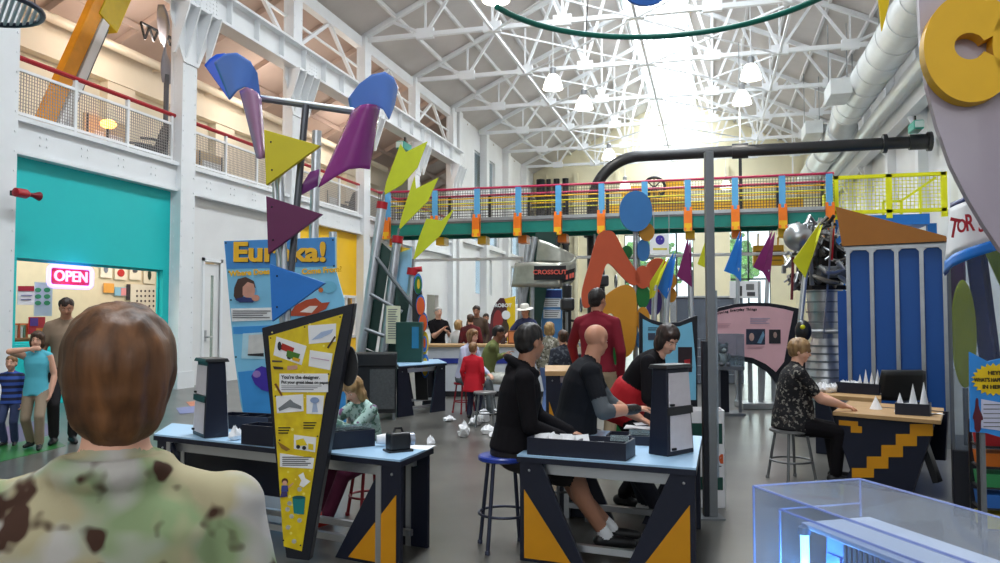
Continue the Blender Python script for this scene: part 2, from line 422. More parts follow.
# room behind the door and behind the yellow bay, shop room (warm interiors)
SHOPW = mat('shop_wall', (226, 214, 190), .7, var=.05)
mb = MB(); mb.bb(-14.9, -14.8, yc[2], 33.4, 0, 4.5); struct('wall_corridor', mb, mat('corridor_wall', (216, 190, 150), .8))
mb = MB(); mb.bb(-13.9, -13.8, 5.52, yc[3], 0, 4.5); mb.bb(-13.9, XL - .2, yc[3] - .1, yc[3] - .05, 0, 4.5); mb.bb(-13.9, XL - .2, 7.2, 7.25, 0, 4.5); struct('wall_shop', mb, SHOPW)
struct('ceiling_shop', MB().bb(-13.9, XL - .15, 5.52, yc[3], 3.4, 3.5), SHOPW)
# ---- left wall beyond the arcade, far wall, right wall
l0, l1 = 33.4, YE
h1 = [onx(480, 125, XL).y, onx(496, 125, XL).y]; hz = [7.0, 9.2]
holes = [(36.8, 40.6, 7.3, 9.6), (36.2, 41.5, 5.2, 6.6), (37, 40, 2.6, 4.4), (43, 46.5, 2.2, 4.4), (43, 46.6, 5.0, 6.6)]
mb = MB(); panel_holes(mb, l0, l1, 0, 10.8, holes, PX, (-.3, 0, 0)); struct('wall_left', mb, WHITE)
PANE = glassy('window_glass', (214, 226, 232), .25, .1)
for i, h in enumerate(holes):
    mb = MB(); 
    for u in (h[0], (h[0] + h[1]) / 2, h[1]): mb.bb(XL - .2, XL - .1, u - .05, u + .05, h[2], h[3])
    for v in (h[2], h[3]): mb.bb(XL - .2, XL - .1, h[0], h[1], v - .05, v + .05)
    wo = struct(f'window_{i + 3}', mb, WHITE2)
    MB().bb(XL - .16, XL - .15, h[0], h[1], h[2], h[3]).build('pane', PANE, wo)
mb = MB()
for y in (33.6, 38, 42.4, 46.8): mb.bb(XL, XL + .35, y - .25, y + .25, 0, 10.6)
mb.bb(XL, XL + .2, 33.4, YE, 4.9, 5.05)
struct('trim_1', mb, WHITE)
def PY(x, z): return V((x, YE, z))
fw = [(ony(660, 300, YE).x, ony(694, 300, YE).x, 2.2, 6.9), (ony(727, 300, YE).x, ony(771, 300, YE).x, 2.2, 6.9), (-5.2, -3.4, 2.2, 6.6), (ony(640, 120, YE).x, ony(698, 120, YE).x, 11.6, 13.9)]
mb = MB(); panel_holes(mb, XL, XR, 0, 10.7, fw[:3], PY, (0, .3, 0))
g = fw[3]
for a, b_ in ((XL, g[0]), (g[1], XR)):
    mb.hexa([(a, YE, 10.7), (b_, YE, 10.7), (b_, YE + .3, 10.7), (a, YE + .3, 10.7), (a, YE, zroof(a) + .1), (b_, YE, zroof(b_) + .1), (b_, YE + .3, zroof(b_) + .1), (a, YE + .3, zroof(a) + .1)])
mb.bb(g[0], g[1], YE, YE + .3, 10.7, g[2]); mb.hexa([(g[0], YE, g[3]), (g[1], YE, g[3]), (g[1], YE + .3, g[3]), (g[0], YE + .3, g[3]), (g[0], YE, zroof(g[0]) + .1), (g[1], YE, zroof(g[1]) + .1), (g[1], YE + .3, zroof(g[1]) + .1), (g[0], YE + .3, zroof(g[0]) + .1)])
struct('wall_far', mb, FARM)
DARKF = mat('dark_window_bar', (52, 58, 58), .5)
for i, h in enumerate(fw):
    mb = MB(); nv = 3 if i < 3 else 4
    for k in range(nv): u = h[0] + (h[1] - h[0]) * k / (nv - 1); mb.bb(u - .05, u + .05, YE + .05, YE + .15, h[2], h[3])
    for k in range(4): v = h[2] + (h[3] - h[2]) * k / 3; mb.bb(h[0], h[1], YE + .05, YE + .15, v - .05, v + .05)
    wo = struct(f'window_{i + 8}', mb, DARKF if i < 3 else WHITE2)
    MB().bb(h[0], h[1], YE + .1, YE + .11, h[2], h[3]).build('pane', glassy('clear_pane', (240, 246, 246), .06), wo)
mb = MB()
for x in (-10.2, -8.2, -5.6, -3.1, 1.0, 4.9): mb.bb(x - .12, x + .12, YE - .2, YE, 0, 10.6)
for z in (2.0, 7.2, 9.4): mb.bb(XL, XR, YE - .12, YE, z, z + .14)
struct('trim_2', mb, FARM)
struct('wall_right', MB().bb(XR, XR + .2, -7, YE, 0, 10.8), WHITE)
mb = MB()
for y in [5.52 + 4.58 * k for k in range(0, 10)]: mb.bb(XR - .3, XR, y - .2, y + .2, 0, 10.6)
mb.bb(XR - .5, XR - .44, 2, YE, 8.05, 8.75); mb.bb(XR - .65, XR - .25, 2, YE, 8.05, 8.11); mb.bb(XR - .65, XR - .25, 2, YE, 8.7, 8.76)
for y in [5.52 + 4.58 * k for k in range(2, 10)]: mb.bar((XR - .05, y, 7.2), (XR - .5, y, 8.05), .12)
struct('trim_3', mb, WHITE2)
struct('wall_back', MB().bb(-15.2, 7, -7.2, -7, 0, 15.5), WHITE)
# ---------------------------------------------------------------- light
def area(name, loc, sx, sy, e, c, rot=(0, 0, 0), spread=PI):
    l = bpy.data.lights.new(name, 'AREA'); l.shape = 'RECTANGLE'; l.size = sx; l.size_y = sy; l.energy = e; l.color = c; l.spread = spread
    o = bpy.data.objects.new(name, l); COL.objects.link(o); o.location = loc; o.rotation_euler = rot; return o
def point(name, loc, e, c, r=.1):
    l = bpy.data.lights.new(name, 'POINT'); l.energy = e; l.color = c; l.shadow_soft_size = r
    o = bpy.data.objects.new(name, l); COL.objects.link(o); o.location = loc; return o
area('skylight_daylight', (RIDGE, 33, 15.6), 2.6, 34, 3600, (.9, .96, 1))
area('skylight_daylight', (RIDGE, 8, 15.6), 2.6, 14, 1500, (.9, .96, 1))
area('rear_fill_light', (-1, -6.7, 6.5), 12, 5, 250, (.95, .98, 1), (PI / 2, 0, 0))  # unseen fill added behind the camera to brighten surfaces that face it
W = bpy.data.worlds.new('sky'); SC.world = W; W.use_nodes = True
bg = W.node_tree.nodes['Background']; bg.inputs[0].default_value = (.82, .92, 1, 1); bg.inputs[1].default_value = 1.5
for y in (10, 16, 22, 28): point('aisle_lamp', (-13, y, 7.9), 75, (1, .86, .76), .25)
area('shop_light', (-12.4, 13, 3.35), 2, 9, 120, (1, .9, .78))
area('corridor_light', (-13, 24, 3.9), 2, 8, 90, (1, .86, .68))
area('far_window_daylight', (-1, YE + 1.5, 5), 14, 6, 900, (.95, 1, 1), (-PI / 2, 0, 0))
SC.view_settings.view_transform = 'Standard'; SC.view_settings.look = 'None'; SC.view_settings.gamma = 1
SC.view_settings.use_curve_mapping = False
SC.view_settings.exposure = 0.7
SC.cycles.use_denoising = True
SC.cycles.max_bounces = 8; SC.cycles.diffuse_bounces = 4; SC.cycles.transparent_max_bounces = 16
SC.cycles.caustics_reflective = False; SC.cycles.caustics_refractive = False
# ================================================================ overhead and balcony things
RED = mat('red_paint', (176, 22, 36), .4); BLACKM = mat('black_steel', (34, 35, 38), .35, spec=.5, var=.1)
GALV = mat('galvanised_steel', (172, 176, 180), .35, .8, var=.1, scale=9); ALU = mat('aluminium', (196, 200, 205), .32, .85, var=.06)
WIRE = mat('mesh_wire', (150, 150, 150), .5, .3, var=0); DARKWIRE = mat('dark_mesh_wire', (70, 66, 66), .5, .3, var=0)
def mesh_panel(mb, P, u0, u1, v0, v1, step, r):
    n = max(2, int((u1 - u0) / step)); k = max(2, int((v1 - v0) / step))
    for i in range(n + 1): u = u0 + (u1 - u0) * i / n; mb.bar(P(u, v0), P(u, v1), r)
    for j in range(k + 1): v = v0 + (v1 - v0) * j / k; mb.bar(P(u0, v), P(u1, v), r)
    return mb
rail_lab = {1: 'red-topped balcony railing with white mesh panels above the turquoise wall', 2: 'red-topped balcony railing above the white wall bay with the glazed door',
            3: 'red-topped balcony railing above the yellow wall bay', 4: 'red-topped balcony railing next to the left end of the footbridge', 5: 'red-topped balcony railing farthest along the left arcade, beyond the footbridge'}
for k in (1, 2, 3, 4, 5):
    y0, y1 = yc[k] - 4.58 * 0 + .3, yc[k] + 4.58 - .3
    r = thing('balcony_railing', rail_lab[k], 'railing', (XL + .05, y0, 4.76), 0, 'balcony railings of the left arcade')
    n = y1 - y0
    mb = MB(); mb.tube([(0, -.1, 1.0), (0, n + .1, 1.0)], .045, 8); mb.build('top_rail', RED, r, smooth=40)
    mb = MB(); mb.bar((0, 0, .8), (0, n, .8), .05); mb.bar((0, 0, .08), (0, n, .08), .05); mb.build('rail', WHITE2, r)
    for u in (0.02, n / 3, 2 * n / 3, n - .02): MB().bb(-.03, .03, u - .03, u + .03, 0, .97).build('post', WHITE2, r)
    mesh_panel(MB(), lambda u, v: V((0, u, v)), 0, n, .1, .78, .055, .009).build('mesh_panel', WIRE, r)
# ---- things on the balcony
def bx(px, py, x=-12.4): return onx(px, py, x)
ORANGE = mat('orange_paint', (236, 158, 22), .4, var=.08); YEL = mat('sign_yellow', (238, 200, 20), .4)
LY = mat('lift_yellow', (214, 186, 20), .4, var=.1)
a, b_ = bx(47, 128, -12.8), bx(117, -30, -12.8); b_.x = -12.8
t = thing('slanted_lift_arm', 'tall slanted orange, yellow and white machine arm rising from the balcony', 'machine', (a.x, a.y, 4.76), 0)
dirn = (b_ - a); side = V((0, 1, 0))
q = V((0, .62, 0))
MB().bar(a - q * .2, b_ - q * .2, .2, .34, side).build('orange_boom', ORANGE, t, world=True, bevel=.02)
MB().bar(a + q * .33 - V((.05, 0, 0)), a + dirn * .72 + q * .33 - V((.05, 0, 0)), .1, .46, side).build('grey_boom', mat('machine_grey', (96, 100, 104), .4), t, world=True)
MB().bar(a + q * .33 + V((.07, 0, 0)), a + dirn * .72 + q * .33 + V((.04, 0, 0)), .14, .2, side).build('white_boom', WHITE2, t, world=True)
MB().bar(a + dirn * .66 + q * .42, b_ + q * .42, .26, .6, side).build('yellow_head', LY, t, world=True, bevel=.02)
mb = MB()
c0 = b_ + V((0, .8, -.9)); 
for k in range(5):
    p = c0 + V((0, .3 * k, 0)); mb.bar(p, p + V((0, .3, 0)), .05); mb.bar(p, p + V((0, .15, -.35 + .05 * k)), .04); mb.bar(p + V((0, .15, -.35 + .05 * k)), p + V((0, .3, 0)), .04)
mb.build('lattice_arm', BLACKM, t, world=True)
mb = MB(); mb.bb(-.45, .45, -.5, .9, 0, .18); mb.bb(-.3, .3, -.2, .5, .18, .5); mb.build('base', WHITE2, t, bevel=.03)
mb = MB(); mb.tube([(0.1, .3, .1), (.1, .4, .7), (0, .5, .9)], .09, 10); mb.build('hose', mat('light_grey_plastic', (205, 208, 214), .5), t, smooth=40)
p = bx(166, 110); t = thing('twisted_fin', 'dark grey twisted metal fin on a post behind the balcony railing', 'sculpture', (p.x, p.y, 4.76), 0)
tp = bx(160, 4); z0, z1 = bx(167, 75).z - 4.76, tp.z - 4.76
MB().tube([(0, 0, 0), (0, 0, z0)], .06, 10).build('post', mat('slate_steel', (92, 98, 106), .4, .3), t, smooth=40)
def fin(u, v): 
    w = .28 * math.sin(PI * (.12 + .8 * v)); an = 1.2 + 2.2 * v
    return V(((u - .5) * w * 2 * math.cos(an), (u - .5) * w * 2 * math.sin(an) - .25 * v * v, z0 - .2 + (z1 - z0 + .2) * v))
MB().grid(fin, 4, 18).build('fin', mat('grey_fin', (150, 150, 160), .4, .4), t, smooth=60, solid=.02)
p = bx(108, 131, -12.9); t = thing('glowing_lamp', 'small glowing orange lamp behind the balcony mesh', 'lamp', (p.x, p.y, 4.76), 0)
zl = bx(108, 124, -12.9).z - 4.76
MB().lathe([(.2, 0), (.2, .04), (.03, .06), (.03, zl - .1)], 12).build('stand', BLACKM, t, smooth=40)
MB().ell((0, 0, zl), (.16, .18, .1)).build('shade', glow('lamp_orange', (255, 150, 60), 9), t, smooth=60)
def lounge(px, py, rz, lab):
    p = bx(px, py, -12.0); t = thing('lounge_chair', lab, 'chair', (p.x, p.y, 4.76), rz, 'dark chairs on the balcony')
    DK = mat('dark_mesh_fabric', (58, 60, 66), .8)
    mb = MB(); mb.grid(lambda u, v: V(((u - .5) * .62 * (1 - .35 * v * v), -.28 - .16 * v, .42 + .62 * v)), 6, 8); mb.build('backrest', DK, t, solid=.07, smooth=60)
    mb = MB(); mb.box((0, 0, .42), (.62, .6, .12)); mb.build('seat', DK, t, bevel=.04)
    for sx in (-1, 1):
        MB().box((sx * .33, 0, .6), (.06, .5, .05)).build('armrest', DK, t, bevel=.015)
        for sy in (-1, 1): MB().bar((sx * .26, sy * .24, 0), (sx * .26, sy * .22, .37), .04).build('leg', BLACKM, t)
lounge(146, 158, 2.6, 'dark rounded chair standing behind the balcony mesh above the turquoise wall')
lounge(346, 206, 2.6, 'dark rounded chair standing behind the balcony mesh above the yellow wall')
def display(name, lab, px0, px1, py0, x, m, grp=None):
    a = onx(px0, py0, x); b_ = onx(px1, py0, x); z1 = a.z - 4.76
    t = thing(name, lab, 'display board', (x, (a.y + b_.y) / 2, 4.76), -PI / 2 + PI, grp); w = abs(b_.y - a.y) / 2
    MB().box((0, 0, z1 / 2 + .2), (2 * w, .06, z1 - .4)).build('board', m, t)
    for s in (-1, 1): MB().box((s * w * .9, 0, z1 / 2), (.05, .08, z1)).build('post', BLACKM, t)
    mb = MB()
    for s in (-.4, .1, .5): mb.box((s * w, -.05, z1 * .62), (.28, .02, .3))
    mb.build('picture', WHITE2, t)
display('display_board', 'pale display board on dark posts behind the glowing balcony lamp', 84, 128, 112, -13.4, mat('pale_board', (222, 205, 165), .7))
display('display_board', 'display board on dark posts standing behind the second balcony railing', 197, 222, 150, -12.6, mat('tan_board', (206, 180, 140), .7))
display('display_board', 'pale display board behind the balcony railing above the yellow wall', 326, 340, 190, -12.2, mat('cream_board', (232, 220, 200), .7))
p = onx(4, 193, XL + .25); t = thing('alarm_horn', 'red alarm horn mounted on the white column left of the turquoise wall', 'horn', (XL + .4, p.y, p.z), 0)
R = Matrix.Rotation(PI / 2, 3, 'X').inverted()
MB().lathe([(.02, 0), (.07, .02), (.075, .22), (.04, .28)], 14, (.1, -.05, 0), R).build('body', RED, t, smooth=40)
MB().lathe([(.03, .27), (.035, .36), (.075, .48), (.07, .48), (.03, .37)], 14, (.1, -.05, 0), R).build('bell', mat('dark_red', (120, 14, 30), .4), t, smooth=40)
MB().box((.0, .05, 0), (.12, .06, .08)).build('bracket', BLACKM, t)
# slatted disc hung in the upper left corner
d0 = 9.5; c = at(-16, 6, d0); t = thing('slatted_canopy', 'slatted grey disc with a dark rim hanging at the upper left corner', 'canopy', (c.x, c.y, c.z))
rr = .62
mb = MB()
for k in range(-9, 10):
    u = k * .065; h = math.sqrt(max(0, rr * rr - u * u)); mb.bar((u * .8 - h * .6, h * .8 + u * .6, .0), (u * .8 + h * .6, -h * .8 + u * .6, .0), .03, .05)
mb.build('slats', mat('pale_slat', (190, 196, 204), .5), t)
mb = MB(); mb.tube([(rr * math.cos(2 * PI * k / 32), rr * math.sin(2 * PI * k / 32), -.01) for k in range(32)], .035, 8, True); mb.build('rim', mat('navy_rim', (40, 44, 62), .4), t, smooth=50)
mb = MB()
for k in range(3): an = 2 * PI * k / 3; mb.tube([(rr * math.cos(an), rr * math.sin(an), 0), (0, 0, 4.3)], .008, 5)
mb.build('cable', DARKWIRE, t)
# ---- pendant lamps
LG = glow('lamp_glow', (255, 250, 240), 14); SHADE = glassy('lamp_shade', (250, 250, 248), .75, .2, .2, (255, 250, 240), 1.2)
def pendant():
    t = thing('pendant_lamp', 'x', 'lamp', (0, 0, 0), 0, 'pendant lamps hanging under the roof')
    MB().lathe([(.3, 0), (.285, .1), (.21, .3), (.13, .42), (.12, .42), (.19, .3), (.27, .1), (.285, 0)], 20).build('shade', SHADE, t, smooth=50)
    MB().ell((0, 0, .16), (.11, .11, .16)).build('bulb', LG, t, smooth=60)
    MB().lathe([(.09, .42), (.1, .62), (.03, .68)], 14).build('ballast', GALV, t, smooth=40)
    MB().tube([(0, 0, .66), (0, 0, 2.1)], .015, 6).build('rod', WHITE2, t)
    return t
lamps = [(496, -4, 'white pendant lamp cut off by the top edge left of centre'), (553, 84, 'big glowing pendant lamp left of the skylight, nearest of its row in full view'), (584, 104, 'pendant lamp hanging just right of and below the biggest left one'),
         (609, 154, 'pendant lamp hanging just above the bend of the black pipe'), (625, 184, 'small far pendant lamp just above the footbridge rail, left of the hoist'),
         (751, 74, 'big glowing pendant lamp right of the skylight'), (742, 99, 'pendant lamp just below the big one right of the skylight'), (726, 184, 'small far pendant lamp just above the footbridge rail, right of the grey pole')]
p0 = pendant()
for i, (px, py, lab) in enumerate(lamps):
    x = -4.4 if i < 5 else 1.0
    zt = 8.35; dd = 800 * (zt - 1.5) / (317 - py)
    p = at(px, py + 5, dd)
    if i == 0: p0.location = p; p0['label'] = lab; MW[p0] = Matrix.Translation(p)
    else: dup(p0, p, 0, lab)
    point('pendant_light', p - V((0, 0, .15)), 50, (1, .95, .86), .25)
# ---- ventilation duct along the right wall
DUCTM = mat('duct_paint', (222, 226, 226), .35, .1, var=.05, scale=3)
t = thing('ventilation_duct', 'huge round white ventilation duct running along the right wall under the roof', 'duct', (5.2, 8, 9.5), 0)
y1 = 25
MB().tube([(0, 0, 0), (0, y1, 0)], .58, 28).build('duct_run', DUCTM, t, smooth=40)
MB().tube([(0, y1, 0), (0, y1 + .8, 0), (0, y1 + 1.6, -.35), (0, y1 + 2.4, -.4), (0, 40, -.4)], .52, 28).build('duct_run', DUCTM, t, smooth=50)
for k in range(0, 17): MB().tube([(0, 1.5 * k, 0), (0, 1.5 * k + .07, 0)], .605, 28).build('seam_ring', DUCTM, t, smooth=40)
for y in (y1, y1 + 1.5, y1 + 3, y1 + 6, y1 + 9): MB().tube([(0, y, -.0 if y == y1 else -.4), (0, y + .1, -.0 if y == y1 else -.4)], .6, 28).build('seam_ring', DUCTM, t, smooth=40)
MB().tube([(.75, 6, -.7), (.75, 38, -.7)], .24, 16).build('side_duct', DUCTM, t, smooth=40)
for y in (14, 19, 24): MB().bar((0, y, .5), (0, y, 2.3), .04).build('hanger', GALV, t)
for px, py, lab in ((838, 92, 'white air handling box on the left flank of the big duct'), (812, 131, 'white air handling box on the far part of the duct, lower than the other one')):
    d_ = 27.5 if px > 820 else 34; p = at(px, py, d_); q = thing('air_handling_box', lab, 'box', p, 0, 'air handling boxes beside the duct')
    MB().box((0, 0, 0), (.7, 1.6, .55)).build('casing', DUCTM, q, bevel=.02)
    MB().box((.5, 0, 0), (.4, .8, .35)).build('connector', GALV, q)
    for s in (-1, 1): MB().bar((s * .3, 0, .2), (s * .3, 0, 2.4 if px > 820 else 3), .03).build('hanger', GALV, q)
# ---- black pipe
yb = 27.0
P0, P1, P2 = ony(593, 330, yb), ony(593, 195, yb), ony(640, 152, yb); P3 = ony(918, 146, yb)
zt = ony(760, 150, yb).z
t = thing('black_pipe', 'thick black pipe bending over the footbridge and running to the right wall', 'pipe', (P0.x, yb, 0), 0)
rad = P2.x - P0.x; pts = [(P0.x, yb, 0), (P0.x, yb, zt - rad)]
for k in range(1, 13): an = PI / 2 * k / 12; pts.append((P0.x + rad * (1 - math.cos(an)), yb, zt - rad + rad * math.sin(an)))
pts.append((P3.x, yb, zt))
MB().tube(pts, .19, 18).build('pipe_run', BLACKM, t, world=True, smooth=50)
def ringx(x, r, w): return MB().tube([(x - w / 2, yb, zt), (x + w / 2, yb, zt)], r, 18)
c = ony(740, 148, yb).x
ringx(c, .25, .5).build('coupling', BLACKM, t, world=True, smooth=40)
for dx in (-.95, .0, .32): ringx(P3.x + dx, .3 if dx else .24, .12 if dx else .5).build('flange', BLACKM, t, world=True, smooth=40)
MB().tube([(P0.x, yb, 4.2), (P0.x, yb, 4.35)], .3, 18).build('flange', BLACKM, t, world=True, smooth=40)
MB().bar((c, yb, zt - .2), (c, yb, 5.0), .1).build('hanger_rod', BLACKM, t, world=True)
MB().bar((c, yb, zt), (c, yb, 10.5), .03).build('hanger_rod', GALV, t, world=True)
# dark pipes on the far wall
for i, (px, r) in enumerate(((541, .28), (549, .14), (557, .2), (566, .2))):
    p = ony(px, 330, YE - .6); lab = ['widest black riser pipe on the far wall, leftmost of the bundle', 'thin black riser pipe second from left on the far wall', 'black riser pipe third from left on the far wall', 'black riser pipe rightmost of the bundle on the far wall'][i]
    mb = MB(); mb.tube([(p.x, YE - .6, 0), (p.x, YE - .6, min(10.2, ony(px, 128 if i else 160, YE).z))], r, 12)
    for z in (3, 6, 9): mb.tube([(p.x, YE - .6, z), (p.x, YE - .6, z + .15)], r * 1.3, 12)
    single('riser_pipe', mb, BLACKM, lab, 'pipe', 'riser pipes on the far wall', smooth=40)
# ---- footbridge
yb0 = 24.9
BT = mat('bridge_teal', (10, 128, 116), .45, var=.08); MAG = mat('rail_magenta', (186, 44, 84), .4); SKY = mat('post_blue', (92, 172, 226), .4); RODY = mat('rod_yellow', (232, 224, 40), .4)
BRO = mat('bracket_orange', (244, 124, 22), .4); BRY = mat('bracket_yellow', (246, 190, 20), .4)
bx1 = ony(834, 200, yb0).x
t = thing('footbridge', 'teal footbridge with magenta rails and blue posts crossing the hall', 'bridge', (XL + .2, yb0, 4.2), 0)
L_ = bx1 - XL - .2
MB().bb(0, L_, -.08, .08, 0, .36).build('beam', BT, t); MB().bb(0, L_, 1.32, 1.48, 0, .36).build('beam', BT, t)
MB().bb(0, L_, -.1, 1.5, .36, .42).build('deck', mat('deck_grey', (120, 122, 124), .6, .3), t)
MB().bb(0, L_, -.12, -.06, .42, .52).build('kick_plate', GALV, t)
for yy in (-.06, 1.46):
    MB().tube([(0, yy, 1.48), (L_, yy, 1.48)], .04, 8).build('hand_rail', MAG, t, smooth=40)
    for z, mm in ((1.15, BRY), (1.0, RODY)): MB().tube([(0, yy, z), (L_, yy, z)], .022, 6).build('rod', mm, t)
    mesh_panel(MB(), lambda u, v: V((u, yy, v)), 0, L_, .5, 1.42, .085, .011).build('mesh_panel', DARKWIRE, t)
for px in (389, 436, 478, 519, 559, 602, 645, 688, 735, 782, 829):
    u = ony(px, 200, yb0).x - XL - .2
    MB().bb(u - .09, u + .09, -.14, -.02, .4, 1.46).build('post', SKY, t)
    MB().bb(u - .05, u + .05, 1.42, 1.52, .4, 1.46).build('rear_post', BLACKM, t)
    mb = MB(); mb.prism([(u - .12, -.3, -.1), (u - .12, -.12, -.1), (u - .12, -.12, .62), (u - .12, -.22, .62)], (.07, 0, 0)); mb.prism([(u + .05, -.3, -.1), (u + .05, -.12, -.1), (u + .05, -.12, .62), (u + .05, -.22, .62)], (.07, 0, 0)); mb.bb(u - .12, u + .12, -.28, -.2, .1, .5)
    mb.build('bracket', BRO, t)
    MB().bb(u - .11, u + .11, -.29, -.12, -.12, .12).build('bracket_foot', BRY, t)
    MB().bb(u - .1, u + .18, .3, .8, -.3, -.04).build('hanger_box', BRO if px % 2 else BRY, t)
MB().tube([(0, 1.0, -.75), (L_, 1.0, -.75)], .05, 8).build('conduit', WHITE2, t, smooth=40)
for u in (.2, L_ / 2, L_ - .2): MB().bar((u, 1.0, -.75), (u, 1.0, 0), .05).build('conduit_hanger', WHITE2, t)
# ---- yellow mesh platform at the right end of the bridge
NEON = mat('neon_yellow', (240, 240, 20), .4, var=.03); PBLUE = mat('platform_blue', (30, 122, 214), .45)
x0, x1 = bx1 + .05, ony(946, 200, 25.3).x
t = thing('landing_platform', 'blue landing with neon yellow mesh railing at the right end of the footbridge', 'platform', (x0, 25.3, 0), 0); w = x1 - x0
zr, zb = ony(890, 174, 25.3).z, ony(890, 213, 25.3).z
for u in (.05, w * .5, w - .05): MB().bb(u - .08, u + .08, -.05, .05, zb - .15, zr).build('post', NEON, t)
mb = MB(); mb.bb(0, w, -.05, .05, zr - .1, zr); mb.bb(0, w, -.05, .05, zb, zb + .1); mb.build('rail', NEON, t)
mesh_panel(MB(), lambda u, v: V((u, 0, v)), 0, w, zb, zr, .1, .016).build('mesh_panel', NEON, t)
mb = MB(); mb.bar((w * .55, 1.6, zb + .55), (w * .72, 1.6, zb + .55), .07); mb.bar((w * .72, 1.6, zb + .55), (w * 1.05, 1.6, zr + .1), .07); mb.bar((w * .72, 1.6, zb), (w * .72, 1.6, zb + .55), .07); mb.bar((w * .55, 1.6, zb), (w * .55, 1.6, zb + .55), .07); mb.bar((w*.9,1.6,zb),(w*.9,1.6,zr-.25),.06); mb.build('stair_rail', NEON, t)
MB().bb(0, XR - x0 - .7, 0, 1.8, zb - .35, zb - .05).build('deck', PBLUE, t)
for u in (.2, w - .3): MB().bb(u - .12, u + .12, .3, .5, 0, zb - .3).build('leg', PBLUE, t)
mb = MB(); mb.bb(-.3, 0, -.2, .2, zb - .2, zb + .6); mb.build('gate_post', NEON, t)
# yellow travelling crane behind the bridge
CY = mat('crane_yellow', (238, 178, 12), .45, var=.08)
yk = 37.5; a, b_ = ony(596, 212, yk), ony(803, 212, yk)
t = thing('travelling_hoist', 'yellow hoist with a big spoked wheel on a yellow beam behind the footbridge', 'hoist', (a.x, yk, a.z - .3), 0)
w = b_.x - a.x
MB().bb(0, w, -.25, .25, 0, .62).build('beam', CY, t, bevel=.02)
u = ony(655, 195, yk).x - a.x
mb = MB(); mb.bb(u - 1.5, u + 1.4, -.5, .5, .62, 1.15); mb.bb(u - 1.1, u - .3, -.4, .4, 1.15, 1.4); mb.bb(u + .5, u + 1.3, -.4, .4, 1.15, 1.55); mb.build('carriage', CY, t, bevel=.03)
mb = MB(); c = V((u, -.55, 1.25)); mb.tube([c + V((.48 * math.cos(2 * PI * k / 24), 0, .48 * math.sin(2 * PI * k / 24))) for k in range(24)], .07, 8, True)
for k in range(4): an = PI * k / 4; e = V((.46 * math.cos(an), 0, .46 * math.sin(an))); mb.bar(c - e, c + e, .06)
mb.build('wheel', BLACKM, t)
for uu in (.4, w - .4): MB().bar((uu, 0, .6), (uu, 0, 4.2), .05).build('hanger_rod', WHITE2, t)
p = ony(768, 256, 26.6); t = thing('control_cabin', 'yellow slatted cabinet hanging below and behind the right part of the footbridge', 'cabinet', (p.x, 26.6, p.z - .3), 0)
MB().bb(-.46, .46, -.3, .3, 0, .62).build('casing', CY, t, bevel=.03)
mb = MB(); [mb.bb(-.38, .38, -.32, -.29, .12 + .14 * k, .16 + .14 * k) for k in range(3)]; mb.build('louvre', mat('dark_yellow', (150, 112, 8), .6), t)
for s in (-1, 1): MB().bar((s * .3, 0, .6), (s * .3, -.2, 1.0), .05).build('hanger', CY, t)
# ---- green hoop and discs hung overhead
GRN = mat('hoop_green', (16, 112, 96), .4, var=.06)
zh = 4.12; a, c, b_ = onz(497, 7, zh), onz(640, 37, zh), onz(818, -1, zh)
t = thing('green_hoop', 'green tube bent into a large hoop hanging under the roof', 'hoop', (0, 0, 0), 0)
ax, ay, bx_, by, cx, cy = a.x, a.y, b_.x, b_.y, c.x, c.y
D = 2 * (ax * (by - cy) + bx_ * (cy - ay) + cx * (ay - by))
ux = ((ax * ax + ay * ay) * (by - cy) + (bx_ * bx_ + by * by) * (cy - ay) + (cx * cx + cy * cy) * (ay - by)) / D
uy = ((ax * ax + ay * ay) * (cx - bx_) + (bx_ * bx_ + by * by) * (ax - cx) + (cx * cx + cy * cy) * (bx_ - ax)) / D
ctr = V((ux, uy, zh)); Rr = (a - ctr).length; t.location = ctr; MW[t] = Matrix.Translation(ctr)
a0 = math.atan2(a.y - uy, a.x - ux); 
pts = [ctr + V((Rr * math.cos(a0 - .0 - 5.4 * k / 60), Rr * math.sin(a0 - 5.4 * k / 60), 0)) for k in range(61)]
MB().tube(pts, .026, 10).build('tube', GRN, t, world=True, smooth=50)
for k in (8, 24, 40, 56): MB().tube([pts[k], ctr + V((0, 0, 8.5))], .005, 5).build('cable', DARKWIRE, t, world=True)
def disc(mb, c, rx, rz, th, yaw=0, tilt=0, n=40):
    R = Matrix.Rotation(A + yaw, 3, 'Z') @ Matrix.Rotation(tilt, 3, 'Y')
    pts = [c + R @ V((rx * math.cos(2 * PI * k / n), -th / 2, rz * math.sin(2 * PI * k / n))) for k in range(n)]
    return mb.prism(pts, R @ V((0, th, 0)))
SGB = mat('sign_blue', (38, 104, 196), .45)
c = at(645, -6, 6.6); t = thing('blue_ceiling_disc', 'blue disc hanging at the top edge above the green hoop', 'disc', c)
disc(MB(), c, .17, .1, .03).build('disc', SGB, t, world=True)
MB().tube([c + V((0, 0, .08)), c + V((0, 0, 8))], .005, 5).build('cable', DARKWIRE, t, world=True)
c = at(882, 5, 8); t = thing('pennant', 'narrow yellow pennant hanging at the top edge beside the duct', 'flag', c)
MB().prism([at(876, -25, 8), at(890, -25, 8), at(889, 4, 8), at(882, 31, 8)], FW * .02).build('cloth', YEL, t, world=True)
MB().tube([at(883, -24, 8), at(883, -24, 8) + V((0, 0, 6))], .005, 5).build('cable', DARKWIRE, t, world=True)
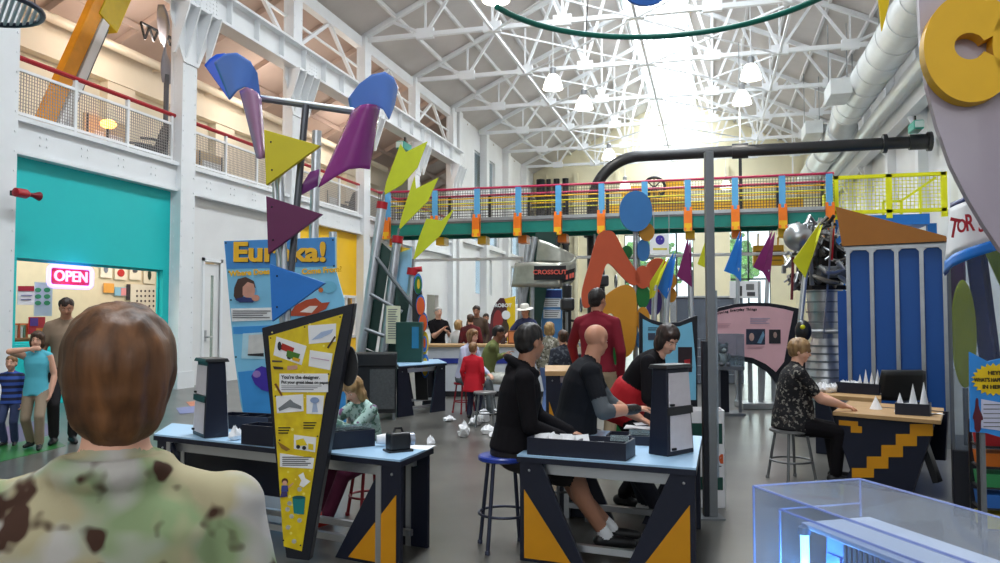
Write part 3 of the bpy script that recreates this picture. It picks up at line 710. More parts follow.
for (px, py, x) , lab in zip(((404, 147, XL + .5), (916, 127, XR - .6)), ('small green floodlight clamped to the left girder', 'small green floodlight clamped to the right girder')):
    p = onx(px, py, x); t = thing('floodlight', lab, 'lamp', p, 0)
    GM = mat('floodlight_green', (28, 150, 130), .4)
    MB().box((0, 0, 0), (.3, .8, .28)).build('housing', GM, t, bevel=.04); MB().box((0, -.42, 0), (.24, .05, .2)).build('lens', mat('lens', (200, 220, 215), .2), t); MB().box((0, .1, .22), (.06, .1, .3)).build('clamp', BLACKM, t)
# ---- trees outside the far windows
LEAF = mat('leaf_green', (96, 150, 70), .8, var=.5, scale=2.5, bump=.6); BARK = mat('bark', (92, 74, 58), .9)
for i, (x, y, r, h, lab) in enumerate(((1.0, 56.5, 2.4, 5.2, 'leafy tree seen through the left far window'), (6.2, 58, 2.5, 5.0, 'leafy tree seen through the right far window'), (-4.2, 58, 2.4, 5.0, 'leafy tree outside, leftmost of the far windows'))):
    t = thing('tree', lab, 'tree', (x, y, 0), 0, 'trees outside the far windows')
    MB().tube([(0, 0, 0), (.05, 0, h * .6)], [.2, .12], 8).build('trunk', BARK, t)
    mb = MB(); rnd = random.Random(i)
    for k in range(170):
        v = V((rnd.gauss(0, 1), rnd.gauss(0, 1), rnd.gauss(0, 1))).normalized() * r * rnd.uniform(.55, 1); s = rnd.uniform(.18, .4)
        mb.ell(v + V((0, 0, h)), (s, s, s * .7), Matrix.Rotation(rnd.uniform(0, 3), 3, 'X'), 6, 4)
    mb.build('crown', LEAF, t)
# ================================================================ people
SKIN = mat('skin_light', (226, 172, 146), .55, var=.06, scale=9); SKIN2 = mat('skin_tan', (196, 140, 112), .55, var=.06, scale=9); SKIN3 = mat('skin_brown', (128, 84, 62), .55, var=.06, scale=9)
SHOEB = mat('shoe_black', (28, 28, 30), .4)
def hairmat(n, c, c2): return mat(n, c, .5, var=.3, scale=26, c2=c2, stretch=(1, 1, .12), bump=.5, lo=.3, hi=.7)
H_BLACK = hairmat('hair_black', (34, 27, 24), (16, 13, 12)); H_BROWN = hairmat('hair_brown', (92, 62, 42), (44, 30, 22)); H_DKBR = hairmat('hair_dark_brown', (60, 40, 32), (26, 18, 16))
H_BLOND = hairmat('hair_blond', (196, 160, 108), (136, 102, 62)); H_RED = hairmat('hair_auburn', (126, 82, 46), (48, 29, 18)); H_GREY = hairmat('hair_grey', (196, 192, 186), (128, 124, 120)); H_LTBR = hairmat('hair_light_brown', (156, 114, 74), (94, 64, 38))
H_STUB = mat('stubble', (92, 72, 62), .7, var=.2, scale=60)
LIP = mat('lip', (176, 92, 86), .5); EYEW = mat('eye_white', (232, 228, 222), .3, var=0); IRIS = mat('iris', (40, 28, 20), .2, var=0)
def capsule(p0, p1, r0, r1, n=12):
    mb = MB(); d = p1 - p0; L_ = max(d.length, 1e-4); d = d / L_; pts = []; rs = []
    for k in range(5): a = PI / 2 * (k / 4 - 1); pts.append(p0 + d * r0 * math.sin(a)); rs.append(max(1e-3, r0 * math.cos(a)))
    for k in range(1, 5): f = k / 5; pts.append(p0.lerp(p1, f)); rs.append(r0 + (r1 - r0) * f)
    for k in range(5): a = PI / 2 * k / 4; pts.append(p1 + d * r1 * math.sin(a)); rs.append(max(1e-3, r1 * math.cos(a)))
    mb.tube(pts, rs, n); return mb
def loft(secs, n=22):
    mb = MB(); vs = []; N = len(secs)
    for c, rx, ry, ax, ay in secs:
        for k in range(n):
            a = 2 * PI * k / n; ca, sa = math.cos(a), math.sin(a); e = .85
            vs.append(c + ax * rx * math.copysign(abs(ca) ** e, ca) + ay * ry * math.copysign(abs(sa) ** e, sa))
    fs = [(i * n + k, i * n + (k + 1) % n, (i + 1) * n + (k + 1) % n, (i + 1) * n + k) for i in range(N - 1) for k in range(n)]
    fs += [tuple(reversed(range(n))), tuple(range((N - 1) * n, N * n))]
    return mb.add(vs, fs)
def ik(a, t, l1, l2, hint):
    d = t - a; L_ = d.length; mx = (l1 + l2) * .995
    if L_ > mx: t = a + d * (mx / L_); d = t - a; L_ = mx
    u = d / L_; x = (l1 * l1 - l2 * l2 + L_ * L_) / (2 * L_); h = math.sqrt(max(0, l1 * l1 - x * x))
    hv = V(hint) - u * V(hint).dot(u)
    if hv.length < 1e-4: hv = V((0, 1, 0))
    return a + u * x + hv.normalized() * h, t
def remeshed(name, els, voxel, smooth, tagmats, parent, disp=0):
    """join closed pieces into one continuous skin; each face takes the material of the nearest source piece"""
    big = MB()
    for mb, tag in els: big.add(mb.v, mb.f)
    me = bpy.data.meshes.new('tmp'); me.from_pydata([tuple(p) for p in big.v], [], big.f)
    bm = bmesh.new(); bm.from_mesh(me); bmesh.ops.recalc_face_normals(bm, faces=bm.faces); bm.to_mesh(me); bm.free()
    o = bpy.data.objects.new('tmp', me); COL.objects.link(o)
    q = o.modifiers.new('r', 'REMESH'); q.mode = 'VOXEL'; q.voxel_size = voxel
    q = o.modifiers.new('s', 'SMOOTH'); q.factor = .5; q.iterations = smooth
    dg = bpy.context.evaluated_depsgraph_get(); out = bpy.data.meshes.new_from_object(o.evaluated_get(dg))
    bpy.data.objects.remove(o); bpy.data.meshes.remove(me)
    tags = sorted({t for _, t in els}); out.materials.clear()
    for t in tags: out.materials.append(tagmats[t])
    if len(tags) > 1:
        from mathutils.bvhtree import BVHTree
        bias = {'shirt': -.0045, 'pants': -.001, 'skin': .003, 'cuff': -.006, 'under': -.005, 'hip': -.006, 'shoe': -.002, 'sock': -.001}
        cs = [p.center.copy() for p in out.polygons]; best = [9.] * len(cs); idx = [0] * len(cs)
        for k, tg in enumerate(tags):
            vs = []; fs = []
            for mb, t in els:
                if t == tg: n = len(vs); vs += mb.v; fs += [[i + n for i in f] for f in mb.f]
            bv = BVHTree.FromPolygons(vs, fs); bi = bias.get(tg, 0)
            for i, c in enumerate(cs):
                h = bv.find_nearest(c, .15)
                if h[0] is not None and h[3] + bi < best[i]: best[i] = h[3] + bi; idx[i] = k
        out.polygons.foreach_set('material_index', idx)
    if disp:
        for v in out.vertices:
            p = v.co; v.co = p + v.normal * disp * (noise.noise(V((p.x * 45, p.y * 45, p.z * 9))) + .5 * noise.noise(p * 25))
    out.shade_smooth(); out.name = name
    ob = bpy.data.objects.new(name, out); COL.objects.link(ob)
    if parent is not None: ob.parent = parent; MW[ob] = MW[parent]
    return ob
def hand(els, W, d, n, H, curl=.5, side=1, tag='skin', spread=.05, thumb=None):
    d = d.normalized(); n = (n - d * n.dot(d)).normalized(); s = d.cross(n) * side      # s points to the thumb side
    R = Matrix((s, d, n)).transposed()
    els.append((MB().ell(W + d * .028 * H, (.024 * H, .032 * H, .0115 * H), R, 12, 8), tag))
    for i, (o, ln) in enumerate(((.0175, .043), (.006, .048), (-.006, .045), (-.0175, .036))):
        p = W + d * .05 * H + s * o * H; a = curl * (.7 + .12 * i); dd = (d + s * (o * spread * 40)).normalized(); L_ = ln * H
        for k, f in enumerate((.45, .32, .25)):
            ang = a * (k + .6); v = (dd * math.cos(ang) + n * math.sin(ang)).normalized(); q = p + v * L_ * f
            els.append((capsule(p, q, (.0056 - .0005 * k) * H, (.0052 - .0006 * k) * H, 8), tag)); p = q
    p = W + d * .015 * H + s * .018 * H; v1 = (s * .75 + d * .65 + n * .25).normalized(); q = p + v1 * .026 * H
    els.append((capsule(p, q, .0085 * H, .0062 * H, 8), tag)); v2 = (d * .8 + s * .15 + n * .55).normalized(); els.append((capsule(q, q + v2 * .024 * H, .006 * H, .005 * H, 8), tag))
def person(label, loc, rz, H, top, bottom, skin=None, hair=None, style='short', shoes=None, sleeve='long', legs='long', lean=0, side=0, twist=0, hyaw=0, hpitch=0, hroll=0,
           pel=None, hl=None, hr=None, el=None, er=None, fl=None, fr=None, kl=None, kr=None, hs=1.0, bulk=1.0, belly=0.0, vox=.012, curl=.5, nl=None, nr=None, hem=.0,
           group=None, face=True, parts=None, skirt=False, neckskin=True, hood=False, cat='person', footrot=0, cuff=None, under=None, hip=None, collar=False, smooth=3):
    skin = skin or SKIN; shoes = shoes or SHOEB; hair = hair or H_BROWN
    t = thing('person', label, cat, loc, rz, group); els = []
    P = V(pel) if pel is not None else V((0, 0, .52 * H))
    X = V((1, 0, 0)); la = math.radians(lean)
    def sp(h):                                   # spine point and frame at height h*H above the pelvis; the back rounds as it rises
        a0 = la * (.45 + .55 * min(1, h / .3)); a1 = la * .45
        am = (a0 + a1) / 2; p = P + V((math.sin(math.radians(side)) * h * H, math.sin(am) * h * H, math.cos(am) * h * H)); 
        tw = math.radians(twist) * max(0, min(1, h / .28)); ax = V((math.cos(tw), math.sin(tw), 0))
        ay = V((-math.sin(tw) * math.cos(a0), math.cos(tw) * math.cos(a0), -math.sin(a0)))
        return p, ax, ay
    B = H * bulk
    def sec(h, rx, ry, fwd=0):
        p, ax, ay = sp(h); return (p + ay * fwd * H, rx * B, ry * B, ax, ay)
    els.append((loft([sec(-.055, .072, .06), sec(-.03, .092, .07), sec(0, .095, .072), sec(.05, .086, .064)]), 'pants'))
    sh = [sec(.0 - hem, .1, .076 + belly * .6, belly * .3), sec(.04, .093, .070 + belly, belly * .5), sec(.09, .086, .064 + belly, belly * .6), sec(.15, .09, .066 + belly * .5, belly * .3), sec(.21, .099, .068), sec(.26, .097, .058, -.004), sec(.285, .076, .047, -.006), sec(.305, .05, .04, -.004), sec(.312, .036, .035)]
    els.append((loft(sh), 'shirt'))
    nb, ax, ay = sp(.3)
    for s_ in (-1, 1): p_, ax_, ay_ = sp(.285); els.append((capsule(nb + V((0, -.012 * H, .012 * H)), p_ + ax_ * s_ * .09 * B - V((0, .004 * H, .008 * H)), .03 * H, .03 * H), 'shirt'))
    # head
    hh = .065 * H * hs; up = V((0, math.sin(la * .55), math.cos(la * .55)))
    Rm = Matrix.Rotation(math.radians(hyaw), 3, 'Z') @ Matrix.Rotation(-math.radians(hpitch), 3, 'X') @ Matrix.Rotation(math.radians(hroll), 3, 'Y')
    hf = Rm @ V((0, 1, 0)); hu = Rm @ V((0, 0, 1)); hrr = Rm @ V((1, 0, 0)); RH = Matrix((hrr, hf, hu)).transposed()
    C = nb + (up * .034 + V((0, .008, 0))) * H + hu * hh * 1.0 + hf * hh * .12
    def hp(x, y, z): return C + (hrr * x + hf * y + hu * z) * hh
    for c, r in (((0, -.1, .28), (.67, .84, .72)), ((0, .12, -.25), (.55, .62, .7)), ((0, .3, -.62), (.36, .38, .34)), ((-.3, .38, -.28), (.24, .26, .26)), ((.3, .38, -.28), (.24, .26, .26))):
        els.append((MB().ell(hp(*c), [q * hh for q in r], RH, 16, 10), 'skin'))
    els.append((capsule(hp(0, .68, .05), hp(0, .86, -.22), .09 * hh, .13 * hh, 8), 'skin'))
    for s in (-1, 1): els.append((MB().ell(hp(s * .66, -.08, -.06), (.08 * hh, .17 * hh, .26 * hh), RH, 8, 6), 'skin'))
    els.append((capsule(nb - up * .01 * H, hp(0, -.15, -.5), .036 * H * (.8 + .2 * bulk), .033 * H, 14), 'skin'))
    if hood:
        b, ax, ay = sp(.3); mb = MB(); mb.tube([b + ax * math.cos(2 * PI * k / 16) * .062 * H + ay * (math.sin(2 * PI * k / 16) * .056 - .012) * H + V((0, 0, (.012 - .02 * math.sin(2 * PI * k / 16)) * H)) for k in range(16)], .016 * H, 8, True); els.append((mb, 'shirt'))
        els.append((MB().ell(b - ay * .058 * H - V((0, 0, .025 * H)), (.06 * H, .02 * H, .04 * H)), 'shirt'))
    # arms
    up_l, fo_l = .172 * H, .155 * H
    shp, ax, ay = sp(.272)
    for s, tg, hint, nn in ((-1, hl, el, nl), (1, hr, er, nr)):
        S = shp + ax * s * .095 * B
        T = V(tg) if tg is not None else S + V((s * .03 * H, .03 * H, -.31 * H))
        hint = V(hint) if hint is not None else V((s * .6, -1, -.3))
        E, T = ik(S, T, up_l, fo_l, hint); k = .85 + .15 * bulk
        els.append((MB().ell(S, (.032 * B, .032 * B, .032 * B)), 'shirt' if sleeve != 'none' else 'skin'))
        r0, r1, r2 = .033 * H * k, .026 * H * k, .017 * H * k
        if sleeve == 'long':
            els.append((capsule(S, E, r0 + .006, r1 + .008), 'shirt')); els.append((capsule(E, E.lerp(T, .93), r1 + .007, r2 + .009), 'shirt')); els.append((capsule(E.lerp(T, .9), T, r2, r2 * .95), 'skin'))
        else:
            els.append((capsule(S, E, r0, r1), 'skin')); M1 = E.lerp(T, .3); els.append((capsule(E, M1, r1, r1 * 1.05), 'skin')); els.append((capsule(M1, T, r1 * 1.05, r2), 'skin'))
            if sleeve == 'short':
                q = S.lerp(E, .62); els.append((capsule(S, q, r0 + .005, r1 + .016), 'shirt'))
        if under: els.append((capsule(S.lerp(E, .7), E, r1 + .012, r1 + .012), 'under')); els.append((capsule(E, E.lerp(T, .12), r1 + .012, r1 + .01), 'under'))
        if cuff and s == 1: els.append((capsule(E.lerp(T, .78), E.lerp(T, .98), r2 + .009, r2 + .008), 'cuff'))
        n_ = V(nn) if nn is not None else (V((-s, .3, 0)) if (T - E).normalized().z < -.6 else V((0, 0, -1)))
        hand(els, T, (T - E), n_, H * (1.0 if hs < 1.1 else .95), curl, -s if True else s)
    # legs
    th, sk = .245 * H, .246 * H
    for s, tg, hint in ((-1, fl, kl), (1, fr, kr)):
        Hp = P + V((s * .05 * B, 0, -.02 * H))
        T = V(tg) if tg is not None else V((P.x + s * .055 * H, P.y, .042 * H))
        hint = V(hint) if hint is not None else V((s * .12, 1, .1))
        K, T = ik(Hp, T, th, sk, hint); k = .8 + .2 * bulk
        a0, a1, a2 = .05 * H * k, .034 * H * k, .022 * H * k
        M1 = K.lerp(T, .3); d = (T - K).normalized(); bk = V((0, -1, 0)); bk = (bk - d * bk.dot(d)); bk = bk.normalized() * .012 * H if bk.length > .2 else V((0, 0, 0))
        if legs == 'long':
            els.append((capsule(Hp, K, a0 + .006, a1 + .012), 'pants')); els.append((capsule(K, T.lerp(K, .1), a1 + .010, a2 + .02), 'pants'))
        else:
            f = .8 if legs == 'shorts' else .5
            els.append((capsule(Hp, K, a0, a1), 'skin')); els.append((capsule(Hp, Hp.lerp(K, f), a0 + .01, a1 + .026), 'pants'))
            els.append((capsule(K, M1 + bk, a1, a1 * 1.02), 'skin')); els.append((capsule(M1 + bk, T, a1 * 1.02, a2), 'skin'))
            els.append((capsule(T.lerp(K, .1), T, a2 + .004, a2 + .006), 'sock'))
        kd_ = (K - Hp); fa = math.radians(footrot); fd = V((kd_.x, kd_.y, 0))
        if fd.length < .12 * H or fd.y < 0: fd = V((s * .2, 1, 0))
        fd = Matrix.Rotation(fa, 3, 'Z') @ fd.normalized()
        z = T.z - .024 * H; b = V((T.x, T.y, z)) 
        els.append((capsule(b - fd * .022 * H + V((0, 0, .006 * H)), b + fd * .06 * H, .026 * H, .022 * H), 'shoe')); els.append((capsule(b + fd * .05 * H, b + fd * .1 * H - V((0, 0, .004 * H)), .023 * H, .017 * H), 'shoe'))
    if hip: els.append((loft([sec(-.075, .1, .084), sec(-.03, .112, .09), sec(.03, .112, .088), sec(.1, .104, .083), sec(.125, .096, .076)]), 'hip'))
    if collar: b, ax, ay = sp(.318); mb = MB(); mb.tube([b + ax * math.cos(2 * PI * k / 16) * .05 * H + ay * (math.sin(2 * PI * k / 16) * .048 - .004) * H for k in range(16)], .017 * H, 8, True); els.append((mb, 'shirt'))
    if skirt:
        els.append((loft([sec(-.16, .125, .1), sec(-.05, .11, .085), sec(.03, .095, .075)]), 'shirt'))
    tm = {'skin': skin, 'shirt': top, 'pants': bottom, 'shoe': shoes, 'sock': WHITE2, 'cuff': cuff or top, 'under': under or top, 'hip': hip or top}
    body = remeshed('body', els, vox, smooth, tm, t)
    # hair
    he = []; tilt = Matrix.Rotation(math.radians(26), 3, 'X')
    def he_ell(c, r, rot=None): he.append((MB().ell(hp(*c), [q * hh for q in r], RH @ rot if rot else RH, 18, 12), 'h'))
    if style in ('short', 'full', 'bob', 'long', 'pony', 'curly', 'bun'):
        e = .06 if style in ('short', 'pony', 'bun') else .1
        if style == 'curly': e = .17
        he_ell((0, -.2, .36), (.67 + e, .84 + e, .68 + e), tilt)
        he_ell((0, -.42, -.1), (.58 + e * .6, .5 + e, .56))
    if style == 'bob':
        for s in (-1, 1): he_ell((s * .58, -.12, -.25), (.26, .5, .72))
        he_ell((0, -.45, -.3), (.62, .42, .7)); he_ell((.1, .42, .72), (.55, .3, .25))
    if style == 'long':
        for s in (-1, 1): he_ell((s * .56, -.05, -.35), (.22, .42, .95)); he_ell((s * .5, .25, .45), (.25, .4, .35))
        he_ell((0, -.5, -.6), (.62, .34, 1.2)); he_ell((0, -.55, -1.2), (.5, .26, .8))
    if style == 'pony': he_ell((0, -1.0, .1), (.2, .25, .25)); he_ell((0, -1.1, -.5), (.2, .2, .65))
    if style == 'bun': he_ell((0, -.85, .55), (.33, .3, .3))
    if style == 'full': he_ell((0, -.42, -.3), (.66, .5, .62)); he_ell((0, -.3, .14), (.77, .76, .72)); he_ell((0, -.4, -.05), (.73, .6, .66))
    if style == 'curly':
        rnd = random.Random(3)
        for k in range(40):
            u = V((rnd.gauss(0, 1), rnd.gauss(-.5, 1), rnd.gauss(.6, .8))).normalized(); he_ell((u.x * .72, -.17 + u.y * .85, .3 + u.z * .75), (.22, .22, .2))
    if he: remeshed('hair', he, min(vox, .009), 2, {'h': hair}, t, .006 if vox < .012 else .008)
    # face
    if face:
        from mathutils.bvhtree import BVHTree
        me = body.data; bv = BVHTree.FromPolygons([v.co for v in me.vertices], [list(p.vertices) for p in me.polygons])
        def onface(x, z):
            h = bv.ray_cast(hp(x, 2, z), -hf, hh * 3); return h[0] if h[0] else hp(x, .7, z)
        for s in (-1, 1):
            c = onface(s * .25, .02); mb = MB().ell(c - hf * .02 * hh, (.1 * hh, .04 * hh, .038 * hh), RH, 10, 6); mb.mat(1).ell(c + hf * .02 * hh, (.05 * hh, .024 * hh, .038 * hh), RH, 8, 6); mb.build('eye', [EYEW, IRIS], t, smooth=60)
            q = [onface(s * .1, .2), onface(s * .25, .25), onface(s * .42, .19)]; MB().tube(q, [.03 * hh, .04 * hh, .02 * hh], 6).build('eyebrow', hair if style != 'bald' else H_DKBR, t, smooth=60)
        c = onface(0, -.47); q = [onface(-.2, -.46), onface(-.08, -.435), c + hu * .01 * hh, onface(.08, -.435), onface(.2, -.46)]
        MB().tube(q, [.015 * hh, .045 * hh, .04 * hh, .045 * hh, .015 * hh], 6).build('lips', LIP, t, smooth=60)
    t_info = dict(C=C, hh=hh, RH=RH, hp=hp, sp=sp, P=P)
    if parts: parts(t, t_info)
    return t
# ================================================================ furniture and exhibits
NAVY = mat('navy_laminate', (23, 28, 46), .42, var=.08, scale=4); TOPB = mat('pale_blue_laminate', (170, 206, 236), .3, var=.03); OCHRE = mat('ochre_panel', (214, 146, 20), .45, var=.06)
DKNAVY = mat('dark_navy_frame', (17, 20, 31), .45); WOODT = mat('birch_top', (190, 152, 104), .45, var=.14, scale=5, stretch=(1, 6, 1)); PAPER = mat('white_paper', (238, 238, 240), .8, var=.03)
PURP = mat('flag_purple', (124, 24, 96), .45); FBLUE = mat('flag_blue', (28, 118, 206), .45); FYEL = mat('flag_yellow', (206, 204, 22), .5); STEELG = mat('grey_steel', (128, 132, 136), .4, .6)
BLKTXT = mat('black_ink', (22, 22, 26), .7, var=0); GREYTXT = mat('grey_ink', (110, 110, 116), .7, var=0)
def poly_thing(t, pts, m, name, th, nrm, bevel=0, **k): return MB().prism(pts, nrm * th).build(name, m, t, world=True, bevel=bevel, **k)
def table(name, label, q, zt, topm, front=1, back=1, tri='lr', group=None, inset=.14, flare=.4, edge=NAVY):
    FL, FR, BR, BL = [V((p.x, p.y, zt)) for p in q]
    c = (FL + FR + BR + BL) / 4; ex = (FR - FL); ang = math.atan2(ex.y, ex.x)
    t = thing(name, label, 'table', (c.x, c.y, 0), ang, group)
    def gr(k): return [c + (p - c) * k for p in (FL, FR, BR, BL)]
    MB().prism([p - V((0, 0, .012)) for p in gr(1.0)], (0, 0, .012)).build('tabletop', topm, t, world=True)
    MB().prism([p - V((0, 0, .045)) for p in gr(1.004)], (0, 0, .033)).build('top_edge', edge, t, world=True)
    def side(a, b, nrm, tri):
        e = (b - a).normalized(); L_ = (b - a).length
        if nrm.dot(c - a) > 0: nrm = -nrm
        for k, (o, d) in enumerate(((a, e), (b, -e))):
            o = V((o.x, o.y, 0)) - nrm * .05 + d * .01; Z = V((0, 0, 1)); h = zt - .045
            MB().prism([o, o + d * min(flare, L_ * .45), o + d * inset + Z * h, o + Z * h], nrm * .03).build('side_panel', NAVY, t, world=True, bevel=.003)
            if 'lr'[k] in tri:
                o2 = o + nrm * .03 + d * .03; MB().prism([o2 + Z * .02, o2 + d * (flare * .72) + Z * .02, o2 + Z * h * .72], nrm * .004).build('ochre_triangle', OCHRE, t, world=True)
            MB().ell(o + nrm * .032 + d * (inset * .45) + Z * (h - .05), (.009, .009, .009), None, 8, 6).build('bolt', STEEL, t, world=True, smooth=60)
        mb = MB(); mb.bar(a + e * .08 - nrm * .09 - V((0, 0, .09)), b - e * .08 - nrm * .09 - V((0, 0, .09)), .04, .06); mb.build('top_rail', ALU, t, world=True)
        MB().bar(V((a.x, a.y, .1)) + e * .1 - nrm * .1, V((b.x, b.y, .1)) - e * .1 - nrm * .1, .04).build('foot_rail', ALU, t, world=True)
    up = V((0, 0, 1))
    if front: side(FL, FR, (FR - FL).normalized().cross(up), tri)
    if back: side(BL, BR, -(BR - BL).normalized().cross(up), '')
    for p in (FL, FR, BR, BL):
        o = c + (p - c) * .86; MB().bb(-.02, .02, -.02, .02, 0, zt - .05).build('leg', ALU, t).data.transform(Matrix.Translation(MW[t].inverted() @ V((o.x, o.y, 0))))
    return t
def frame2d(px, d, yaw=0, z=None):
    """local frame on a board: returns loc, rz and a function picture point -> (x, z) on the board's front"""
    p0 = cl(px, d); rz = A + yaw; Mi = (Matrix.Translation(p0) @ Matrix.Rotation(rz, 4, 'Z')).inverted()
    return p0, rz, lambda x, y: (lambda q: (q.x, q.z))(Mi @ onplane(x, y, p0, yaw))
def patch(mb, L2, pts, y, t=.004): return mb.xz([L2(*p) for p in pts], y - t, t)
def rect(x0, y0, x1, y1): return [(x0, y0), (x1, y0), (x1, y1), (x0, y1)]
def oval(cx, cy, rx, ry, n=20): return [(cx + rx * math.cos(2 * PI * k / n), cy + ry * math.sin(2 * PI * k / n)) for k in range(n)]
def lines(L2, x0, x1, ys, y, t, w=.55, name='text_line', m=None, frac=None):
    mb = MB()
    for i, yy in enumerate(ys):
        e = x1 - (x1 - x0) * ((i * 37 % 11) / 40); patch(mb, L2, [(x0, yy), (e, yy), (e, yy + w), (x0, yy + w)], y, .002)
    mb.build(name, m or GREYTXT, t)
# ---- left table with its things
q = [onz(154, 434, .65), onz(400, 460, .65), onz(433, 446.5, .65), onz(172, 423, .65)]
table('exhibit_table', 'long navy table with pale blue top at the left, ochre triangle on its right leg', q, .65, TOPB, tri='r', flare=.5)
T0 = [o for o in COL.objects if o.name == 'exhibit_table'][0]; a_, b_ = q[3].lerp(q[2], .08), q[3].lerp(q[2], .62); nn_ = (q[0] - q[3]) * .12
MB().prism([V((p.x, p.y, z)) + nn_ for p, z in ((a_, .2), (b_, .2), (b_, .6), (a_, .6))], nn_ * .15).build('modesty_panel', NAVY, T0, world=True)
q2 = [onz(517, 454.5, .65), onz(696, 468, .65), onz(702, 436, .65), onz(560, 428, .65)]
table('exhibit_table', 'navy table with pale blue top and two ochre triangles, front centre of the picture', q2, .65, TOPB, tri='lr', flare=.42)
def ang_to(a, b): return math.atan2(b.y - a.y, b.x - a.x)
def tray(label, a, b, dep, h, n, glassd=None, name='parts_tray', z=.65, m=None):
    """open navy box whose front edge runs from a to b"""
    a = V((a.x, a.y, z)); b = V((b.x, b.y, z)); w = (b - a).length; t = thing(name, label, 'tray', a, ang_to(a, b), None); m = m or NAVY; k = .012
    mb = MB(); mb.bb(0, w, 0, dep, 0, k); mb.bb(0, w, 0, k, k, h); mb.bb(0, w, dep - k, dep, k, h); mb.bb(0, k, k, dep - k, k, h); mb.bb(w - k, w, k, dep - k, k, h); mb.build('box', m, t)
    for i in range(1, n): MB().bb(w * i / n - k / 2, w * i / n + k / 2, k, dep - k, k, h * .92).build('divider', m, t)
    if glassd: MB().bb(glassd * w, w - .001, dep * .3, dep * .3 + .006, h, h + .035).build('clear_strip', glassy('clear_acrylic', (226, 238, 240), .2), t)
    return t, w
tr1, w1 = tray('navy tray with a clear strip in front of the seated girl', onz(324, 450.5, .65), onz(375, 446, .65), .2, .11, 2, .25)
tr2, _ = tray('navy tray between the left display stand and the yellow sign', onz(241, 444, .65), onz(273, 447, .65), .16, .13, 1)
tr3, _ = tray('long navy tray at the back of the left table', onz(213, 428, .65), onz(268, 431, .65), .22, .1, 3)
tr4, w4 = tray('navy two-part tray holding folded white paper, front of the centre table', onz(527, 454.5, .65), onz(626, 461.5, .65), .24, .105, 2, .82)
tr5, _ = tray('open navy tray behind the two-part tray on the centre table', onz(606, 444, .65), onz(650, 446, .65), .2, .06, 2, .5)
rnd = random.Random(5)
def crumple(label, loc, s, flat=.7, group=None, seed=0, name='crumpled_paper', cone=False):
    mb = MB(); rn = random.Random(seed); n, m = 10, 7
    mb.ell((0, 0, s * flat * .75), (s, s * .8, s * flat), None, n, m)
    mb.v = [V((p.x * rn.uniform(.6, 1.2), p.y * rn.uniform(.6, 1.2), max(0, p.z * rn.uniform(.55, 1.25)))) for p in mb.v]
    o = mb.build(name, PAPER, None, merge=False); o.location = loc; o.rotation_euler = (0, 0, rn.uniform(0, 3)); MW[o] = Matrix.Translation(loc); return meta(o, label, 'paper', group)
def folded(label, p, s, seed, grp):   # folded sheet standing as a small tent
    mb = MB(); mb.add([(-s, -s * .6, 0), (s, -s * .6, 0), (s, s * .6, 0), (-s, s * .6, 0), (-s * .8, 0, s * 1.1), (s * .8, .1 * s, s * 1.25)], [(0, 1, 5, 4), (2, 3, 4, 5), (1, 2, 5), (3, 0, 4), (3, 2, 1, 0)])
    o = mb.build('folded_paper', PAPER); o.location = p; o.rotation_euler = (0, 0, seed * 1.3); MW[o] = Matrix.Translation(p); return meta(o, label, 'paper', grp)
M4 = MW[tr4]
for i in range(6): folded('folded white paper standing in the left half of the two-part navy tray', M4 @ V((.06 + w4 * .5 * .155 * i, .12 + .03 * (i % 2), .05)), .058, i, 'folded papers in the two-part tray')
folded('white paper scrap lying in the right half of the two-part navy tray', M4 @ V((w4 * .68, .12, .03)), .05, 3, None)
def stand(label, C, fdir, sdir, w, dp, h, seed):
    t = thing('display_stand', label, 'display stand', C, math.atan2(fdir.y, fdir.x), None)
    d1 = dp * .72
    mb = MB(); mb.add([(0, 0, 0), (w, 0, 0), (w, dp, 0), (0, dp, 0), (.02, (dp - d1) * .5, h), (w - .02, (dp - d1) * .5, h), (w - .02, dp - (dp - d1) * .5, h), (.02, dp - (dp - d1) * .5, h)], [(3, 2, 1, 0), (4, 5, 6, 7), (0, 1, 5, 4), (1, 2, 6, 5), (2, 3, 7, 6), (3, 0, 4, 7)])
    mb.build('body', NAVY, t, bevel=.006)
    sl = (dp - d1) * .5 / h
    def P(x, z, o): return V((x, sl * z - o, z))
    for z0, z1 in ((.03, h * .46), (h * .56, h * .95)):
        MB().prism([P(.025, z0, .006), P(w - .02, z0, .006), P(w - .03, z1, .006), P(.035, z1, .006)], (0, .004, 0)).build('paper_sheet', mat('drawing_paper', (214, 208, 214), .8, var=.05, scale=20), t)
        def Q(x, z, o): return V((x, dp - sl * z + o, z))
        MB().prism([Q(.025, z0, .006), Q(w - .02, z0, .006), Q(w - .03, z1, .006), Q(.035, z1, .006)], (0, -.004, 0)).build('paper_sheet', PAPER, t)
        MB().box(P(.05, z0 + .012, .012), (.035, .012, .014)).build('clip', BLKTXT, t)
    MB().prism([P(.005, h * .47, .012), P(w - .01, h * .47, .012), P(w - .01, h * .55, .012), P(.005, h * .55, .012)], (0, .01, 0)).build('band', BLACKM, t)
    MB().hexa([(.0, .0, h - .0), (w, .0, h), (w, dp, h), (0, dp, h), (0.01, .01, h + .025), (w - .01, .01, h + .025), (w - .01, dp - .01, h + .025), (.01, dp - .01, h + .025)]).build('cap', BLACKM, t, bevel=.004)
    return t
a, b_ = onz(192.5, 433.7, .65), onz(207, 440, .65); stand('navy display stand with white sheets on the left table', a, b_ - a, None, .3, .17, .53, 1)
a, b_ = onz(668, 457, .65), onz(697, 451.5, .65); stand('navy display stand with white sheets on the centre table', a, b_ - a, None, .27, .15, .53, 2)
